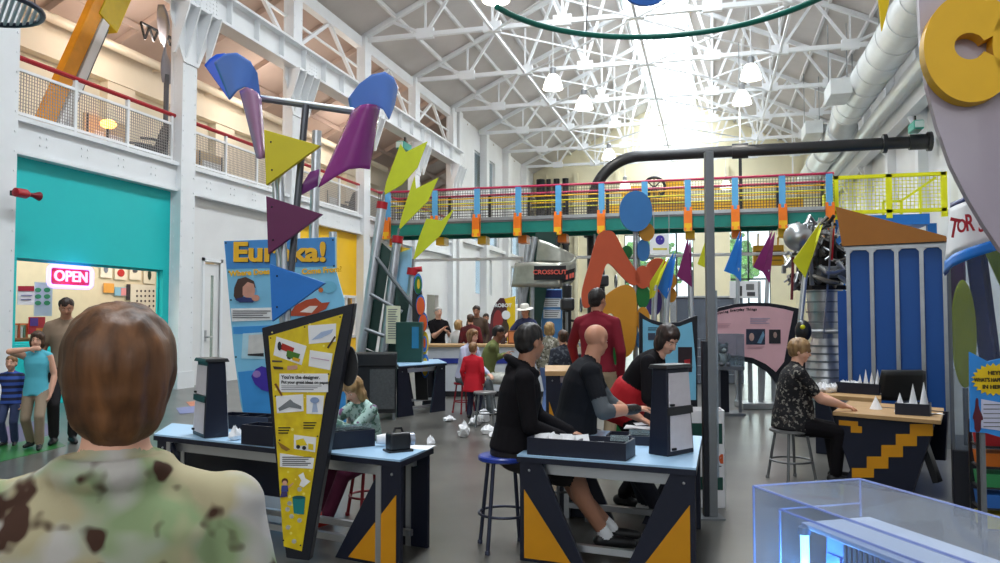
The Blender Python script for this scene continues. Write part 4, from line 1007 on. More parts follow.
# black lamp-like viewer, cups and papers on the left table
p = onz(398, 451, .65); t = thing('desk_viewer', 'small black viewer with a lens on the right end of the left table', 'viewer', p, A + .5)
MB().bb(-.07, .07, -.05, .05, .005, .12).build('body', BLACKM, t, bevel=.015); MB().bb(-.08, .08, -.06, .06, 0, .012).build('base', BLACKM, t)
MB().lathe([(.04, 0), (.042, .03), (.03, .035)], 16, (.072, 0, .07), Matrix.Rotation(PI / 2, 3, 'Y')).build('lens', mat('lens_glass', (170, 176, 190), .1, .3), t, smooth=40)
MB().tube([(-.03, .0, .118), (-.02, 0, .145), (.02, 0, .145), (.03, 0, .118)], .008, 6).build('handle', BLACKM, t, smooth=50)
p = onz(384, 446, .65); t = thing('paper_cup', 'small white cup lying beside the black viewer', 'cup', p + V((0, 0, .045)), A + .3)
MB().lathe([(.028, -.05), (.042, .05), (.038, .05), (.025, -.045)], 16, (0, 0, 0), Matrix.Rotation(PI / 2, 3, 'Y')).build('cup_wall', PAPER, t, smooth=50); MB().tube([(.05 * 1, .042 * math.cos(k * .4), .042 * math.sin(k * .4)) for k in range(16)], .003, 5, True).build('rim', PAPER, t)
crumple('white paper ball at the right corner of the left table', onz(430.5, 445, .65), .035, .9, None, 31)
def sheet(label, px, py, z, w, d, rz, group=None, m=None, name='paper_sheet'):
    p = onz(px, py, z); mb = MB(); mb.grid(lambda u, v: V(((u - .5) * w, (v - .5) * d, .003 + .004 * math.sin(5 * u + 2 * v))), 6, 6)
    o = mb.build(name, m or PAPER, None, solid=.002); o.location = p; o.rotation_euler = (0, 0, rz); MW[o] = Matrix.Translation(p); return meta(o, label, 'paper', group)
sheet('flat white sheet under the black viewer on the left table', 413, 447, .65, .26, .16, A - .3)
sheet('white sheet beside the long tray at the back of the left table', 250, 424, .65, .3, .14, A - .4)
crumple('white paper scrap between the left display stand and the tray', onz(235, 440, .65), .05, 1, None, 12)
for i, (x, y, lab) in enumerate(((642, 428, 'white sheet under the hand of the man with the wristband'), (650, 424, 'white sheet lying behind the centre display stand'), (640, 437, 'pale sheet in front of the man with the wristband'))): sheet(lab, x, y, .652 + i * .006, .26, .2, .3 * i, m=PAPER if i != 2 else mat('pale_blue_paper', (190, 206, 226), .7))
# ---- "You're the designer" sign
p0, rz, L2 = frame2d(296, 4.92, -.12)
t = thing('designer_sign', 'tall tapering yellow sign in a navy frame before the left table, headed You\'re the designer', 'sign', p0, rz)
outer = [(261.5, 328), (354, 303), (352, 318), (309, 561), (286, 558)]
inner = [(269, 336), (343, 314), (325, 400), (302, 551), (284, 546), (275, 420)]
o2 = [L2(*p) for p in outer]; zmin = min(z for x, z in o2); o2 = [(x, max(z, 0.005)) for x, z in o2]
MB().xz(o2, 0, .07).build('frame', DKNAVY, t, bevel=.006)
MB().xz([L2(*p) for p in inner], -.006, .005).build('panel', mat('sign_panel_yellow', (232, 206, 28), .4, var=.12, scale=14, c2=(214, 182, 24)), t)
mb = MB()
for k in range(70):
    x, y = rnd.uniform(272, 338), rnd.uniform(322, 545); r = rnd.uniform(.6, 1.8)
    lo = 269 + (y - 336) * .07; hi = 343 - (y - 314) * .175
    if lo + 3 < x < hi - 4: patch(mb, L2, oval(x, y, r, r, 10), -.006, .0015)
mb.build('dot_pattern', mat('pale_yellow_dot', (244, 230, 110), .5), t)
for c in ([(277, 336.5), (307, 346), (302, 365), (274, 355)], [(308.5, 325.5), (336.5, 323.5), (336, 341.5), (309.5, 344)], [(310.5, 350), (333, 353.5), (330.5, 370), (309, 366)], [(276.5, 396), (303.5, 394), (304, 411), (277.5, 413)], [(307, 395), (324.5, 395.5), (323, 414), (307, 413.5)], rect(280, 373.5, 328.5, 392), [(294.5, 434.5), (316.7, 437.3), (315.5, 452), (294.5, 448.5)], [(280.5, 453), (314.7, 458), (313, 468.5), (280.5, 466.5)]): patch(MB(), L2, c, -.006, .003).build('card', PAPER, t)
k_ = 4.92 / 800
def tx(name, s, px, py, hpx, m, y=-.012, al='LEFT', b=.0006, sx=1, d=None):
    x, z = L2(px, py); return text(name, s, hpx * k_ * 1.35, m, t, (x, y, z), ext=.001, bold=b, align=al, sx=sx)
tx('title_text', "You're the designer.", 282, 377, 3.6, BLKTXT, sx=1.0); tx('title_text', 'Put your great ideas on paper.', 282, 382, 3, BLKTXT, sx=1.0)
lines(L2, 282, 322, (385.5, 387.3, 389.1), -.009, t, .6); lines(L2, 283, 312, (456.5, 458.6, 460.6, 462.6, 464.4), -.009, t, .8, m=BLKTXT)
for x0_, x1_, y0_ in ((279, 291, 427), (304, 317, 422)): lines(L2, x0_, x1_, (y0_, y0_ + 2.6, y0_ + 5.2), -.009, t, 1.1, 'note_line', BLKTXT)
def art(name, shapes, y=-.0105):
    for i, (pts, c) in enumerate(shapes): MB().xz([L2(*p) for p in pts], y - .0015 * (i % 4) - .001, .001).build(name, mat('ink_%d_%d_%d' % c, c, .6, var=0), t)
art('car_drawing', [([(283, 343), (295, 348), (293, 354), (281, 349)], (176, 40, 30)), ([(288, 350), (301, 354), (298, 361), (287, 356)], (70, 120, 40)), ([(294, 357), (301, 359), (300, 362), (293, 360)], (220, 170, 30)), (oval(280.5, 346, 2, 4.5), (40, 40, 44)), (oval(290, 357, 2.3, 2.3), (40, 40, 44))])
art('pencil', [([(335, 336), (336.5, 337), (329, 348.5), (327.5, 347.5)], (60, 40, 30)), ([(275, 384), (277, 383), (283.5, 395), (282, 396)], (120, 70, 30)), ([(273, 360), (283, 360.5), (283, 362), (273, 362)], (90, 80, 60)), ([(274, 366), (284, 367), (284, 369), (275, 369)], (50, 44, 40)), ([(288, 366), (298, 365), (298, 369), (288, 370)], (200, 150, 130))])
art('sketch', [([(279, 408), (287, 402), (291, 399), (294, 402), (302, 406), (302, 409), (290, 407), (280, 411)], (120, 124, 128)), ([(312, 340), (322, 332), (334, 329), (332, 333), (322, 338)], (168, 186, 216)), ([(312, 357), (330, 360), (330, 361), (312, 358)], (200, 170, 190)), (oval(315.5, 400, 4.5, 3), (140, 160, 196)), ([(314, 402), (317, 402), (318.5, 412), (312.5, 412)], (170, 186, 214))])
art('truck_drawing', [([(296.5, 440), (304, 438), (308, 445), (297, 446)], (226, 200, 30)), ([(309, 443), (314, 444), (314, 450), (309, 449)], (226, 200, 30)), (oval(299, 446.5, 2, 2), (40, 40, 44)), (oval(305, 447.5, 2, 2), (40, 40, 44))])
art('child_drawing', [(oval(285.5, 481, 3.2, 3.2), (96, 56, 36)), (oval(285.5, 482.5, 2.3, 2.3), (214, 160, 130)), ([(282.5, 485), (288.5, 485), (289, 491), (282, 491)], (60, 70, 140)), ([(282.5, 491), (288, 491), (288.5, 496), (281, 497)], (64, 56, 110)), ([(288.5, 486), (294, 482), (294, 483.5), (289, 488)], (214, 160, 130))])
art('dog_drawing', [([(299, 475), (304, 472), (306, 478), (311, 481), (304, 487), (300, 485), (302, 480)], (240, 240, 240))])
art('can_drawing', [([(293, 497), (306, 497), (304.5, 514), (294.5, 513)], (20, 124, 124)), (oval(299.5, 497, 6.5, 1.8), (12, 84, 90))])
BALLG = mat('ball_grey', (196, 196, 190), .6, var=.3, scale=60)
[patch(MB(), L2, oval(x, y, 2.3, 2.3, 12), -.006, .003).build('paper_ball_drawing', BALLG, t) for x, y in ((290, 503), (288, 509), (292, 516), (300, 520), (288.5, 527), (294.5, 541), (299, 512), (300, 489))]
art('lizard_drawing', [([(278, 441), (283, 444), (291, 449), (287, 451), (282, 448)], (150, 110, 40))])
mb = MB(); [patch(mb, L2, oval(x, y, .8, .8, 8), -.006, .004) for x, y in ((271, 338), (340.5, 317), (305, 327), (276, 396), (329, 374), (280, 440), (284, 540), (301, 545), (318, 436))]; mb.build('screw', BLKTXT, t)
disc(MB(), at(349, 366, 5.02), .055, .125, .03).build('rear_disc', BLACKM, t, world=True)
# poles that carry the flags and the sheets
dF = 4.98
def pole(t, pts, d, r, name='pole', m=None): MB().tube([at(x, y, d) for x, y in pts], r, 10).build(name, m or ALU, t, world=True, smooth=50)
t = thing('mobile_frame', 'aluminium poles rising from the yellow sign with a cross tube for coloured sheets', 'frame', cl(285, dF, 1.38))
pole(t, [(287, 330), (279, 150)], dF, .022); pole(t, [(283, 330), (273.5, 150)], dF + .05, .02)
pole(t, [(286, 328), (306, 105)], dF + .02, .022, m=mat('dark_pole', (92, 94, 100), .35, .7))
MB().tube([at(254, 96, dF + .05), at(354, 110, dF + .05)], .014, 8).build('cross_tube', ALU, t, world=True, smooth=50); MB().tube([at(254, 99, dF + .09), at(352, 113, dF + .09)], .012, 8).build('cross_tube', STEELG, t, world=True, smooth=50)
def flag(label, pts, d, m, grp=None, th=.012, yaw=0, bolts=None, name='flag', ret=False):
    P0 = at(*pts[0], d); t = thing(name, label, 'flag', at(sum(p[0] for p in pts) / len(pts), max(p[1] for p in pts), d), A, grp)
    n = pnorm(yaw); w = [onplane(x, y, P0, yaw) for x, y in pts]
    MB().prism(w, -n * th).build('cloth', m, t, world=True, bevel=.002)
    for x, y in bolts or []: MB().ell(onplane(x, y, P0, yaw) + n * .002, (.006, .006, .006), None, 8, 6).build('bolt', BLKTXT, t, world=True)
    return t
def thick_tri(label, pts, d, m, bolts): return flag(label, pts, d, m, None, .03, -.1, bolts)
thick_tri('yellow triangular flag, top one of three on the poles above the yellow sign', [(264, 129.5), (320, 145.5), (266, 185)], 4.9, mat('flag_gold', (216, 200, 14), .45), [(271, 142), (272, 170)])
thick_tri('dark purple triangular flag, middle one of three on the poles above the yellow sign', [(266, 196), (322, 214), (268, 254)], 4.9, mat('flag_dark_purple', (98, 14, 76), .45), [(272, 207), (273, 240)])
thick_tri('blue triangular flag, lowest of three on the poles above the yellow sign', [(269.5, 264), (325, 283), (272, 321.5)], 4.9, FBLUE, [(277, 276), (277, 307)])
def lerp_poly(P, t):
    n = len(P) - 1; f = min(max(t, 0), 1) * n; i = min(int(f), n - 1); f -= i; return (P[i][0] + (P[i + 1][0] - P[i][0]) * f, P[i][1] + (P[i + 1][1] - P[i][1]) * f)
def bent_sheet(t, name, Aa, Bb, d, m, bulge=.1, tilt=0, nu=20, nv=14):
    def f(u, v):
        a, b_ = lerp_poly(Aa, u), lerp_poly(Bb, u); x, y = a[0] + (b_[0] - a[0]) * v, a[1] + (b_[1] - a[1]) * v
        return at(x, y, d + tilt * (u - .5) - bulge * math.sin(PI * u) * (1 - .4 * v))
    MB().grid(f, nu, nv).build(name, m, t, world=True, solid=.008, smooth=60)
SHB = mat('sheet_blue', (104, 150, 240), .2, var=.1, scale=2, coat=.4); SHBD = mat('sheet_dark_blue', (30, 90, 216), .3); SHP = mat('sheet_purple', (150, 56, 142), .2, var=.12, scale=2, coat=.4); SHPL = mat('sheet_mauve', (190, 140, 182), .25, var=.15, scale=3, coat=.4)  # blue and purple lightened to stand in for skylight shining through
def S(l, x0, y0, k): return [(x0 + x / k, y0 + y / k) for x, y in l]
t = thing('bent_sheet', 'bent blue sheet at the left end of the cross tube', 'sheet', at(236, 100, dF))
bent_sheet(t, 'front_sheet', S([(125, 115), (180, 70), (240, 65), (310, 110), (345, 170), (360, 290)], 190, 40, 5.11), S([(205, 305), (222, 282), (240, 260), (280, 240), (320, 250), (360, 291)], 190, 40, 5.11), dF, SHB, .12)
bent_sheet(t, 'folded_back', S([(74, 130), (100, 98), (135, 74), (180, 68)], 190, 40, 5.11), S([(200, 306), (202, 305), (203, 304), (204, 303)], 190, 40, 5.11), dF + .1, SHBD, .0)
t = thing('bent_sheet', 'narrow mauve cone-shaped sheet hanging below the left blue sheet', 'sheet', at(262, 160, dF))
bent_sheet(t, 'front_sheet', [(239.9, 91), (246.8, 87), (256.5, 92), (261, 99)], [(257, 158), (260, 159), (263, 158.5), (265.5, 157)], dF - .02, SHPL, .08)
t = thing('bent_sheet', 'bent blue sheet at the right end of the cross tube', 'sheet', at(372, 120, dF))
bent_sheet(t, 'front_sheet', S([(235, 155), (280, 95), (330, 58), (380, 47), (415, 70), (433, 110)], 290, 60, 4.02), S([(245, 206), (290, 182), (340, 180), (375, 200), (398, 238), (420, 182)], 290, 60, 4.02), dF + .12, SHB, .12)
t = thing('bent_sheet', 'large bent purple sheet hanging below the right blue sheet', 'sheet', at(345, 190, dF))
bent_sheet(t, 'front_sheet', S([(250, 205), (285, 182), (315, 176), (345, 180), (361, 190)], 290, 60, 4.02), S([(115, 512), (180, 470), (235, 440), (280, 435), (320, 440)], 290, 60, 4.02), dF - .02, SHP, .14)
bent_sheet(t, 'lower_tail', S([(118, 440), (114, 470), (112, 505)], 290, 60, 4.02), S([(82, 450), (50, 500), (44, 545)], 290, 60, 4.02), dF + .05, mat('sheet_violet', (124, 60, 130), .3), .02)
# ---- Eureka! banner
p0, rz, L2 = frame2d(286, 10, 0); k_ = 10 / 800
t = thing('eureka_banner', 'tall blue banner headed Eureka! with a round portrait, behind the yellow sign', 'sign', p0, rz)
MB().xz([L2(*p) for p in [(224, 241), (335, 237), (335.5, 270), (344, 300), (346, 432), (246, 432), (240, 400), (234, 355), (229, 300)]], 0, .05).build('board', mat('banner_light_blue', (126, 196, 232), .45, var=.12, scale=1.6), t, bevel=.004)
MB().xz([L2(*p) for p in [(224.3, 241.3), (334.7, 237.3), (335, 266), (227, 269)]], -.004, .004).build('heading_band', mat('banner_blue', (62, 138, 208), .45, var=.12, scale=3), t)
mb = MB(); patch(mb, L2, [(233, 327), (344, 322), (344.5, 334), (233.5, 334)], 0); patch(mb, L2, [(238, 372), (258, 370), (345, 376), (346, 430), (246, 430)], 0); mb.build('wave_band', mat('banner_mid_blue', (54, 146, 218), .45, var=.1, scale=2), t)
GOLD = mat('letter_gold', (238, 182, 22), .4); SHD = mat('letter_shadow', (40, 60, 60), .6)
for nm, mm, dx, dy, y in (('letter_shadow', SHD, .7, .7, -.012), ('heading_letters', GOLD, 0, 0, -.02)):
    x, z = L2(280 + dx, 253 + dy); text(nm, 'Eureka!', 26.5 * k_, mm, t, (x, y, z), ext=.003, bold=.012, sx=1.17)
for s, px, py, r in (('Where Does I', 229.5, 274, .06), ('Come From?', 302, 272, .07)):
    x, z = L2(px, py); text('subheading', s, 7.6 * k_, GOLD, t, (x, -.012, z), Matrix.Rotation(-r, 4, 'Y') @ Matrix.Rotation(PI / 2, 4, 'X'), ext=.002, bold=.004, align='LEFT')
def pic(name, pts, c, y): return MB().xz([L2(*p) for p in pts], y, .003).build(name, mat('print_%d_%d_%d' % c, c, .6, var=.12, scale=9), t)
pic('portrait_ground', oval(245.5, 290, 11.5, 12.5), (110, 170, 210), -.008); pic('portrait_hair', [(234.5, 288), (238, 279), (246, 277), (254, 281), (256, 288), (246, 285), (243, 299), (237, 301), (234, 296)], (72, 48, 40), -.011); pic('portrait_face', [(243, 287), (248, 282), (254, 284), (255.5, 291), (254, 297), (247, 298), (243, 295)], (206, 150, 130), -.014)
pic('portrait_shirt', [(235, 299), (244, 297), (257, 299), (253, 302.5), (240, 302.5)], (40, 52, 110), -.0145); pic('portrait_hand', oval(256, 298, 4, 3.2), (198, 140, 120), -.017)
pic('text_box', [(231, 308.5), (272, 307.5), (272.5, 320), (232, 321.5)], (236, 238, 240), -.008); lines(L2, 233, 271, (310.5, 312.6, 314.8, 317), -.012, t, 1, m=GREYTXT)
pic('card', [(243, 333.5), (265, 332), (265, 359), (241.5, 358.5)], (176, 218, 236), -.008); pic('photograph', [(249, 335), (264, 334), (264, 355), (248, 354)], (206, 206, 204), -.011); pic('photograph_edge', [(248, 354), (264, 353), (264, 356.5), (248, 355.5)], (40, 40, 44), -.013)
pic('purple_shape', [(251.5, 376), (256, 369), (262, 366), (268, 368), (270, 392), (262, 390), (255, 384)], (60, 40, 160), -.012); pic('purple_highlight', oval(257, 374, 4, 3.5), (150, 120, 190), -.015)
pic('fox_picture', [(288, 316), (296, 305), (306, 300), (316, 298), (322, 303), (330, 302), (326, 309), (318, 313), (310, 316)], (176, 70, 36), -.012); pic('fox_highlight', [(300, 312), (310, 306), (318, 306), (312, 313)], (236, 220, 210), -.015); pic('teal_outline', oval(329, 287, 8, 6), (110, 184, 214), -.009)
pic('kite_picture', oval(321, 290, 2.4, 2.4), (200, 110, 50), -.012)
mb = MB(); [patch(mb, L2, oval(x, y, .9, .9, 8), 0, .006) for x, y in ((226, 243), (333, 240), (229, 272), (231, 300), (236, 357), (334, 266))]; mb.build('screw', BLKTXT, t)
pole(t, [(308, 420), (317, 131)], 10.1, .06, 'support_pole'); pole(t, [(333, 420), (333, 232)], 10.12, .05, 'support_pole')
# ---- stools
def stool(label, loc, h, r, sm, lm, rz=A + .6, group=None):
    t = thing('stool', label, 'stool', loc, rz, group)
    MB().lathe([(r * .93, h - .035), (r, h - .028), (r, h - .008), (r * .95, h)], 28).build('seat', sm, t, smooth=40)
    for k in range(4):
        a = PI / 4 + k * PI / 2; c, s = math.cos(a), math.sin(a); MB().tube([(c * r * .72, s * r * .72, h - .03), (c * r * 1.12, s * r * 1.12, 0.0)], .013, 8).build('leg', lm, t, smooth=50)
        MB().lathe([(.017, 0), (.017, .02), (.013, .025)], 10, (c * r * 1.12, s * r * 1.12, 0)).build('foot', lm, t, smooth=40)
    rr = r * (.72 + .4 * .62); mb = MB(); mb.tube([(rr * math.cos(2 * PI * k / 28), rr * math.sin(2 * PI * k / 28), h * .38) for k in range(28)], .009, 8, True); mb.build('foot_ring', lm, t, smooth=50); return t
BLUES = mat('stool_blue', (40, 62, 150), .3); LEGD = mat('stool_dark_leg', (62, 66, 84), .35, .6); LEGG = mat('stool_grey_leg', (120, 122, 124), .35, .7); SEATG = mat('stool_grey_seat', (132, 132, 132), .35, .4); SEATR = mat('stool_red', (150, 26, 40), .4)
stool('blue round stool under the man in the black hooded top', cl(504, 5.28), .6, .17, BLUES, LEGD, A + .2)
stool('stool under the man with the shaved head, behind the centre table', cl(560, 6.0), .62, .17, SEATG, LEGG)
stool('grey stool under the woman in the flowery blouse', cl(789, 7.45), .475, .19, SEATG, LEGG, A + .3)
stool('empty grey stool standing near the papers on the floor', cl(485, 11.1), .475, .16, SEATG, LEGG, A)
stool('red stool under the woman with the red scarf', cl(464, 12.6), .48, .16, SEATR, SEATR)
stool('stool under the man in the olive jacket', cl(485, 13.0), .48, .16, SEATG, LEGG)
stool('red stool under the girl drawing at the left table', cl(370, 6.1), .42, .15, SEATR, SEATR)
# ---- papers on the floor
for i, (x, y, s, f, lab) in enumerate(((449, 421, .09, .35, 'flattened white paper scrap, leftmost on the floor behind the left table'), (463.5, 437, .07, 1.2, 'white paper cone standing on the floor between the two big tables'), (476, 425, .09, .6, 'crumpled paper left of the legs of the empty grey stool'), (483, 422, .1, .7, 'crumpled paper under the empty grey stool'),
    (489, 434, .1, .5, 'crumpled paper before the empty grey stool, left of the nearest one'), (497, 437, .09, .4, 'crumpled paper on the floor nearest the man in the black hooded top'), (496, 413, .09, .3, 'flat paper scrap on the floor right of the empty grey stool'))):
    crumple(lab, onz(x, y, 0), s * 1.3, f, None, 40 + i)
# ---- lady's tables at the right
def paper_cone(label, p, h, r, grp=None):
    mb = MB(); mb.lathe([(r, 0), (r * .02, h)], 14); o = mb.build('paper_cone', PAPER, None, smooth=50); o.location = p; MW[o] = Matrix.Translation(p); return meta(o, label, 'paper cone', grp)
q = [onz(832.5, 411.5, .65), onz(941, 420.5, .65), onz(944, 408, .65), onz(849, 400.5, .65)]
FL, FR, BR, BL = q; c = (FL + FR + BR + BL) / 4; t = thing('craft_table', 'birch-topped navy table with an ochre stair pattern, beside the woman in the flowery blouse', 'table', (c.x, c.y, 0), ang_to(FL, FR))
MB().prism([p - V((0, 0, .035)) for p in q], (0, 0, .035)).build('tabletop', WOODT, t, world=True, bevel=.004)
P0 = FL + (c - FL) * .06; yaw = ang_to(FL, FR) - A
def tp(x, y, o=0): return onplane(x, y, P0, yaw) + pnorm(yaw) * o
def fl0(p): return V((p.x, p.y, max(p.z, .005)))
MB().prism([fl0(tp(*p)) for p in ((837, 414.5), (934, 422), (928, 445), (912, 500), (843, 492), (850, 470), (840, 440))], -pnorm(yaw) * .04).build('front_panel', NAVY, t, world=True)
mb = MB(); st = [(852, 468, 867, 477.5), (867, 456.5, 881.5, 468.5), (881.5, 445, 896, 457), (896, 434, 910, 446), (910, 424, 933, 436)]
for x0, y0, x1, y1 in st: mb.prism([tp(*p, .004) for p in rect(x0, y0, x1 + 7 if x1 < 930 else x1, y1)], -pnorm(yaw) * .003)
mb.build('stair_pattern', OCHRE, t, world=True)
mb = MB(); mb.prism([tp(*p, .004) for p in ((839, 420), (858, 421.5), (858, 426), (862, 426.5), (862, 433), (851, 432.5), (851, 426), (839, 425))], -pnorm(yaw) * .003); mb.build('stair_pattern', OCHRE, t, world=True)
mb = MB(); o = pnorm(yaw) * -.62; mb.prism([fl0(tp(*p)) + o for p in ((845, 412), (925, 418), (922, 470), (850, 465))], -pnorm(yaw) * .04); mb.build('rear_panel', NAVY, t, world=True)
a_ = tp(917, 436) ; mb = MB(); mb.bar(a_ - pnorm(yaw) * .1, fl0(tp(934, 484)) - pnorm(yaw) * .1, .1, .05); mb.build('slanted_leg', BLACKM, t, world=True)
q = [onz(813, 394, .65), onz(881, 399, .65), onz(881, 391.3, .65), onz(820, 388, .65)]; table('craft_table', 'birch-topped table heaped with paper cones behind the stair-patterned one', q, .65, WOODT, tri='r', flare=.3, edge=WOODT)
tr, w = tray('navy tray with two tall paper cones on the stair-patterned table', onz(895, 414.5, .65), onz(930, 416.5, .65), .24, .1, 2)
for i, (u, v, h, lab) in enumerate(((.12, .1, .17, 'shorter paper cone at the left in the tray on the stair-patterned table'), (.5, .12, .25, 'paper cone in the middle of the tray on the stair-patterned table'), (.82, .1, .27, 'tallest paper cone at the right of the tray on the stair-patterned table'))): paper_cone(lab, MW[tr] @ V((u * w, v, .014)), h, .05)
for i in range(2): folded('white scrap lying low in the tray on the stair-patterned table', MW[tr] @ V((.3 * w + .3 * w * i, .06, .04)), .05, i, 'scraps in the right-hand tray')
paper_cone('single paper cone standing on the bare birch tabletop', onz(876, 409, .65), .12, .055)
sheet('small white slip at the right corner of the birch table', 936, 414, .652, .12, .06, .4)
tr, w = tray('long navy tray full of paper cones on the rear birch table', onz(836, 392.5, .65), onz(879, 395.5, .65), .22, .12, 2)
for i in range(7): paper_cone('white paper cone standing in the long tray on the rear birch table', MW[tr] @ V((w * (.52 + .068 * i), .06 + .08 * (i % 2), .014)), .2 + .03 * (i % 3), .042, 'cones in the long tray')
for i in range(5): crumple('crumpled white paper lying in the left half of the long tray', MW[tr] @ V((w * (.08 + .09 * i), .1, .05)), .05, .9, 'crumpled papers in the long tray', 70 + i)
for i in range(6): crumple('crumpled white paper heaped on the left end of the rear birch table', onz(817 + 4.2 * i, 392.5 - .6 * (i % 3), .655), .06, .9, 'heap on the rear birch table', 80 + i)
def chair(label, loc, rz, w=.5, zb=.95):
    t = thing('padded_chair', label, 'chair', loc, rz); PAD = mat('black_pad', (20, 20, 22), .6)
    MB().box((0, 0, .45), (w, .46, .08)).build('seat', PAD, t, bevel=.03)
    mb = MB(); mb.grid(lambda u, v: V(((u - .5) * w * (1.05 - .15 * v), -.25 - .08 * v + .06 * (2 * u - 1) ** 2, .6 + (zb - .6) * v)), 8, 6); mb.build('backrest', PAD, t, solid=.07, smooth=60)
    MB().tube([(0, 0, .07), (0, 0, .42)], .03, 10).build('column', BLACKM, t, smooth=40)
    for k in range(5): a = 2 * PI * k / 5; MB().bar((0, 0, .09), (.27 * math.cos(a), .27 * math.sin(a), .06), .04).build('base_arm', BLACKM, t); MB().ell((.27 * math.cos(a), .27 * math.sin(a), .028), (.028, .02, .028), None, 10, 8).build('castor', BLACKM, t)
    MB().bar((0, -.2, .42), (0, -.27, .65), .06, .02).build('back_stem', BLACKM, t)
chair('black padded chair against the blue cabin behind the paper cones', cl(889, 9.0), A, .5, .92)
t = thing('globe_stand', 'black globe with a yellow patch on a stand behind the flowery blouse', 'globe', cl(803, 10.2), A); zg = at(803, 331, 10.2).z
MB().ell((0, 0, zg), (.1, .1, .14), None, 20, 14).build('globe', BLACKM, t, smooth=60); MB().ell((-.035, -.08, zg + .05), (.035, .02, .03)).build('yellow_patch', FYEL, t, smooth=60); MB().tube([(0, 0, .02), (0, 0, zg - .12)], .02, 8).build('post', BLACKM, t, smooth=40); MB().lathe([(.16, 0), (.16, .02), (.03, .03)], 16).build('foot', BLACKM, t, smooth=40)
# ================================================================ middle and far exhibits
# ---- counter with ochre panel where the man in the red sweater leans
q = [cl(545, 8.0), cl(592, 8.0), cl(588, 9.0), cl(545, 9.0)]
table('craft_counter', 'tall birch-topped dark counter where the man in the dark red sweater leans', q, .96, WOODT, tri='lr', flare=.3, edge=WOODT)
# ---- enquiry desk
t = thing('enquiry_desk', 'long white enquiry desk with wooden top and blue trim in the background', 'desk', cl(428, 15.2), A - .02)
L_ = 2.75
MB().bb(-.1, L_ + .1, -.05, .65, .93, .98).build('desktop', WOODT, t, bevel=.006)
MB().bb(0, L_, 0, .55, 0, .93).build('body', mat('desk_white', (206, 210, 216), .5), t)
mb = MB(); DB = mat('desk_blue', (34, 50, 140), .45)
mb.bb(.1, L_ - .1, -.012, 0, .62, .72)
for u in (.1, 1.0, 1.9, L_ - .18): mb.bb(u, u + .08, -.012, 0, .12, .72)
mb.build('blue_trim', DB, t); MB().bb(0, L_, -.015, 0, 0, .1).build('plinth', BLACKM, t)
D0 = MW[t]
def ondesk(u, v=.25): return D0 @ V((u, v, .98))
sheet('white paper on the enquiry desk in front of the man in the white hat', 514, 342, .985, .4, .3, A + .2)
def bottle(label, p, h, r, c, grp=None):
    t = thing('bottle', label, 'bottle', p, 0, grp); m_ = mat('bottle_%d_%d_%d' % c, c, .3)
    MB().lathe([(r, 0), (r, h * .6), (r * .4, h * .78), (r * .4, h * .9)], 12).build('bottle_body', m_, t, smooth=40); MB().lathe([(r * .45, h * .9), (r * .45, h)], 10).build('cap', BLACKM, t)
bottle('small white bottle on the enquiry desk', ondesk(1.25), .2, .05, (220, 220, 220)); bottle('dark bottle on the enquiry desk beside the white one', ondesk(1.42, .3), .26, .045, (60, 40, 36))
t = thing('picture_stand', 'small brown framed picture standing on the enquiry desk', 'picture', ondesk(1.62, .3), A)
MB().bb(-.11, .11, 0, .02, 0, .26).build('frame', mat('brown_frame', (130, 74, 40), .5), t, bevel=.004); MB().bb(-.085, .085, -.004, 0, .03, .23).build('picture', mat('picture_orange', (196, 120, 70), .6), t)
# ---- oval robot banner with yellow half
p0, rz, L2 = frame2d(502, 17.2, 0); k_ = 17.2 / 800
t = thing('feather_banner', 'dark rounded banner with a yellow half, lettered ROBOT, behind the enquiry desk', 'banner', p0, rz)
MB().xz([L2(*p) for p in ((490, 386), (489.5, 330), (491, 315), (495, 304), (500, 298), (504, 298), (507, 306), (507, 386))], 0, .05).build('dark_half', mat('banner_dark', (52, 36, 40), .6, var=.3, scale=3, c2=(96, 40, 44)), t)
MB().xz([L2(*p) for p in ((503, 299), (515.5, 296), (514, 386), (503, 386))], .012, .05).build('yellow_half', YEL, t)
x, z = L2(494.5, 305.5); text('lettering', 'ROBOT', 5 * k_, WHITE2, t, (x, -.01, z), align='LEFT', bold=.003)
MB().xz([L2(*p) for p in oval(506, 315, 4.3, 4.5)], -.008, .006).build('white_disc', WHITE2, t); MB().xz([L2(*p) for p in oval(498, 322, 5, 12)], -.008, .004).build('red_print', mat('print_red', (150, 50, 50), .6), t); MB().xz([L2(*p) for p in oval(505, 328, 4, 7)], -.008, .004).build('dark_print', mat('print_dark', (70, 56, 40), .6), t)
# ---- slanted dark green panels with grey edges + curved metal flag lettered CROSSCUT
DGRN = mat('dark_green_panel', (22, 58, 50), .45, var=.08)
t = thing('slanted_screen', 'tall slanted dark green screen with grey edge poles behind the man in the white hat', 'panel', cl(528, 18.2))
MB().prism([at(x, y, 18.2) for x, y in ((507, 395), (536, 232), (557, 232), (528, 395))], FW * .08).build('panel', DGRN, t, world=True)
for a_, b_ in (((507, 395), (535, 237)), ((513, 395), (528, 245))): pole(t, [a_, b_], 18.15, .07, 'edge_pole', GALV)
t = thing('curved_flag', 'curved bare metal flag with the word CROSSCUT on a black label', 'flag', cl(540, 17.4), A)
MF = mat('mottled_metal', (182, 182, 172), .35, .75, var=.25, scale=4)
dM = 17.4
def cf(Aa, Bb, bul): return lambda u, v: (lambda a, b_: at(a[0] + (b_[0] - a[0]) * v, a[1] + (b_[1] - a[1]) * v, dM - bul * math.sin(PI * u * .5) + (1.3 * max(0, u - .6) ** 1.0)))(lerp_poly(Aa, u), lerp_poly(Bb, u))
lo_ = cf([(515, 263), (533, 262), (554, 263), (570, 262), (575.5, 258)], [(511.5, 287), (530, 287), (555, 288), (568, 286), (575, 279)], .4)
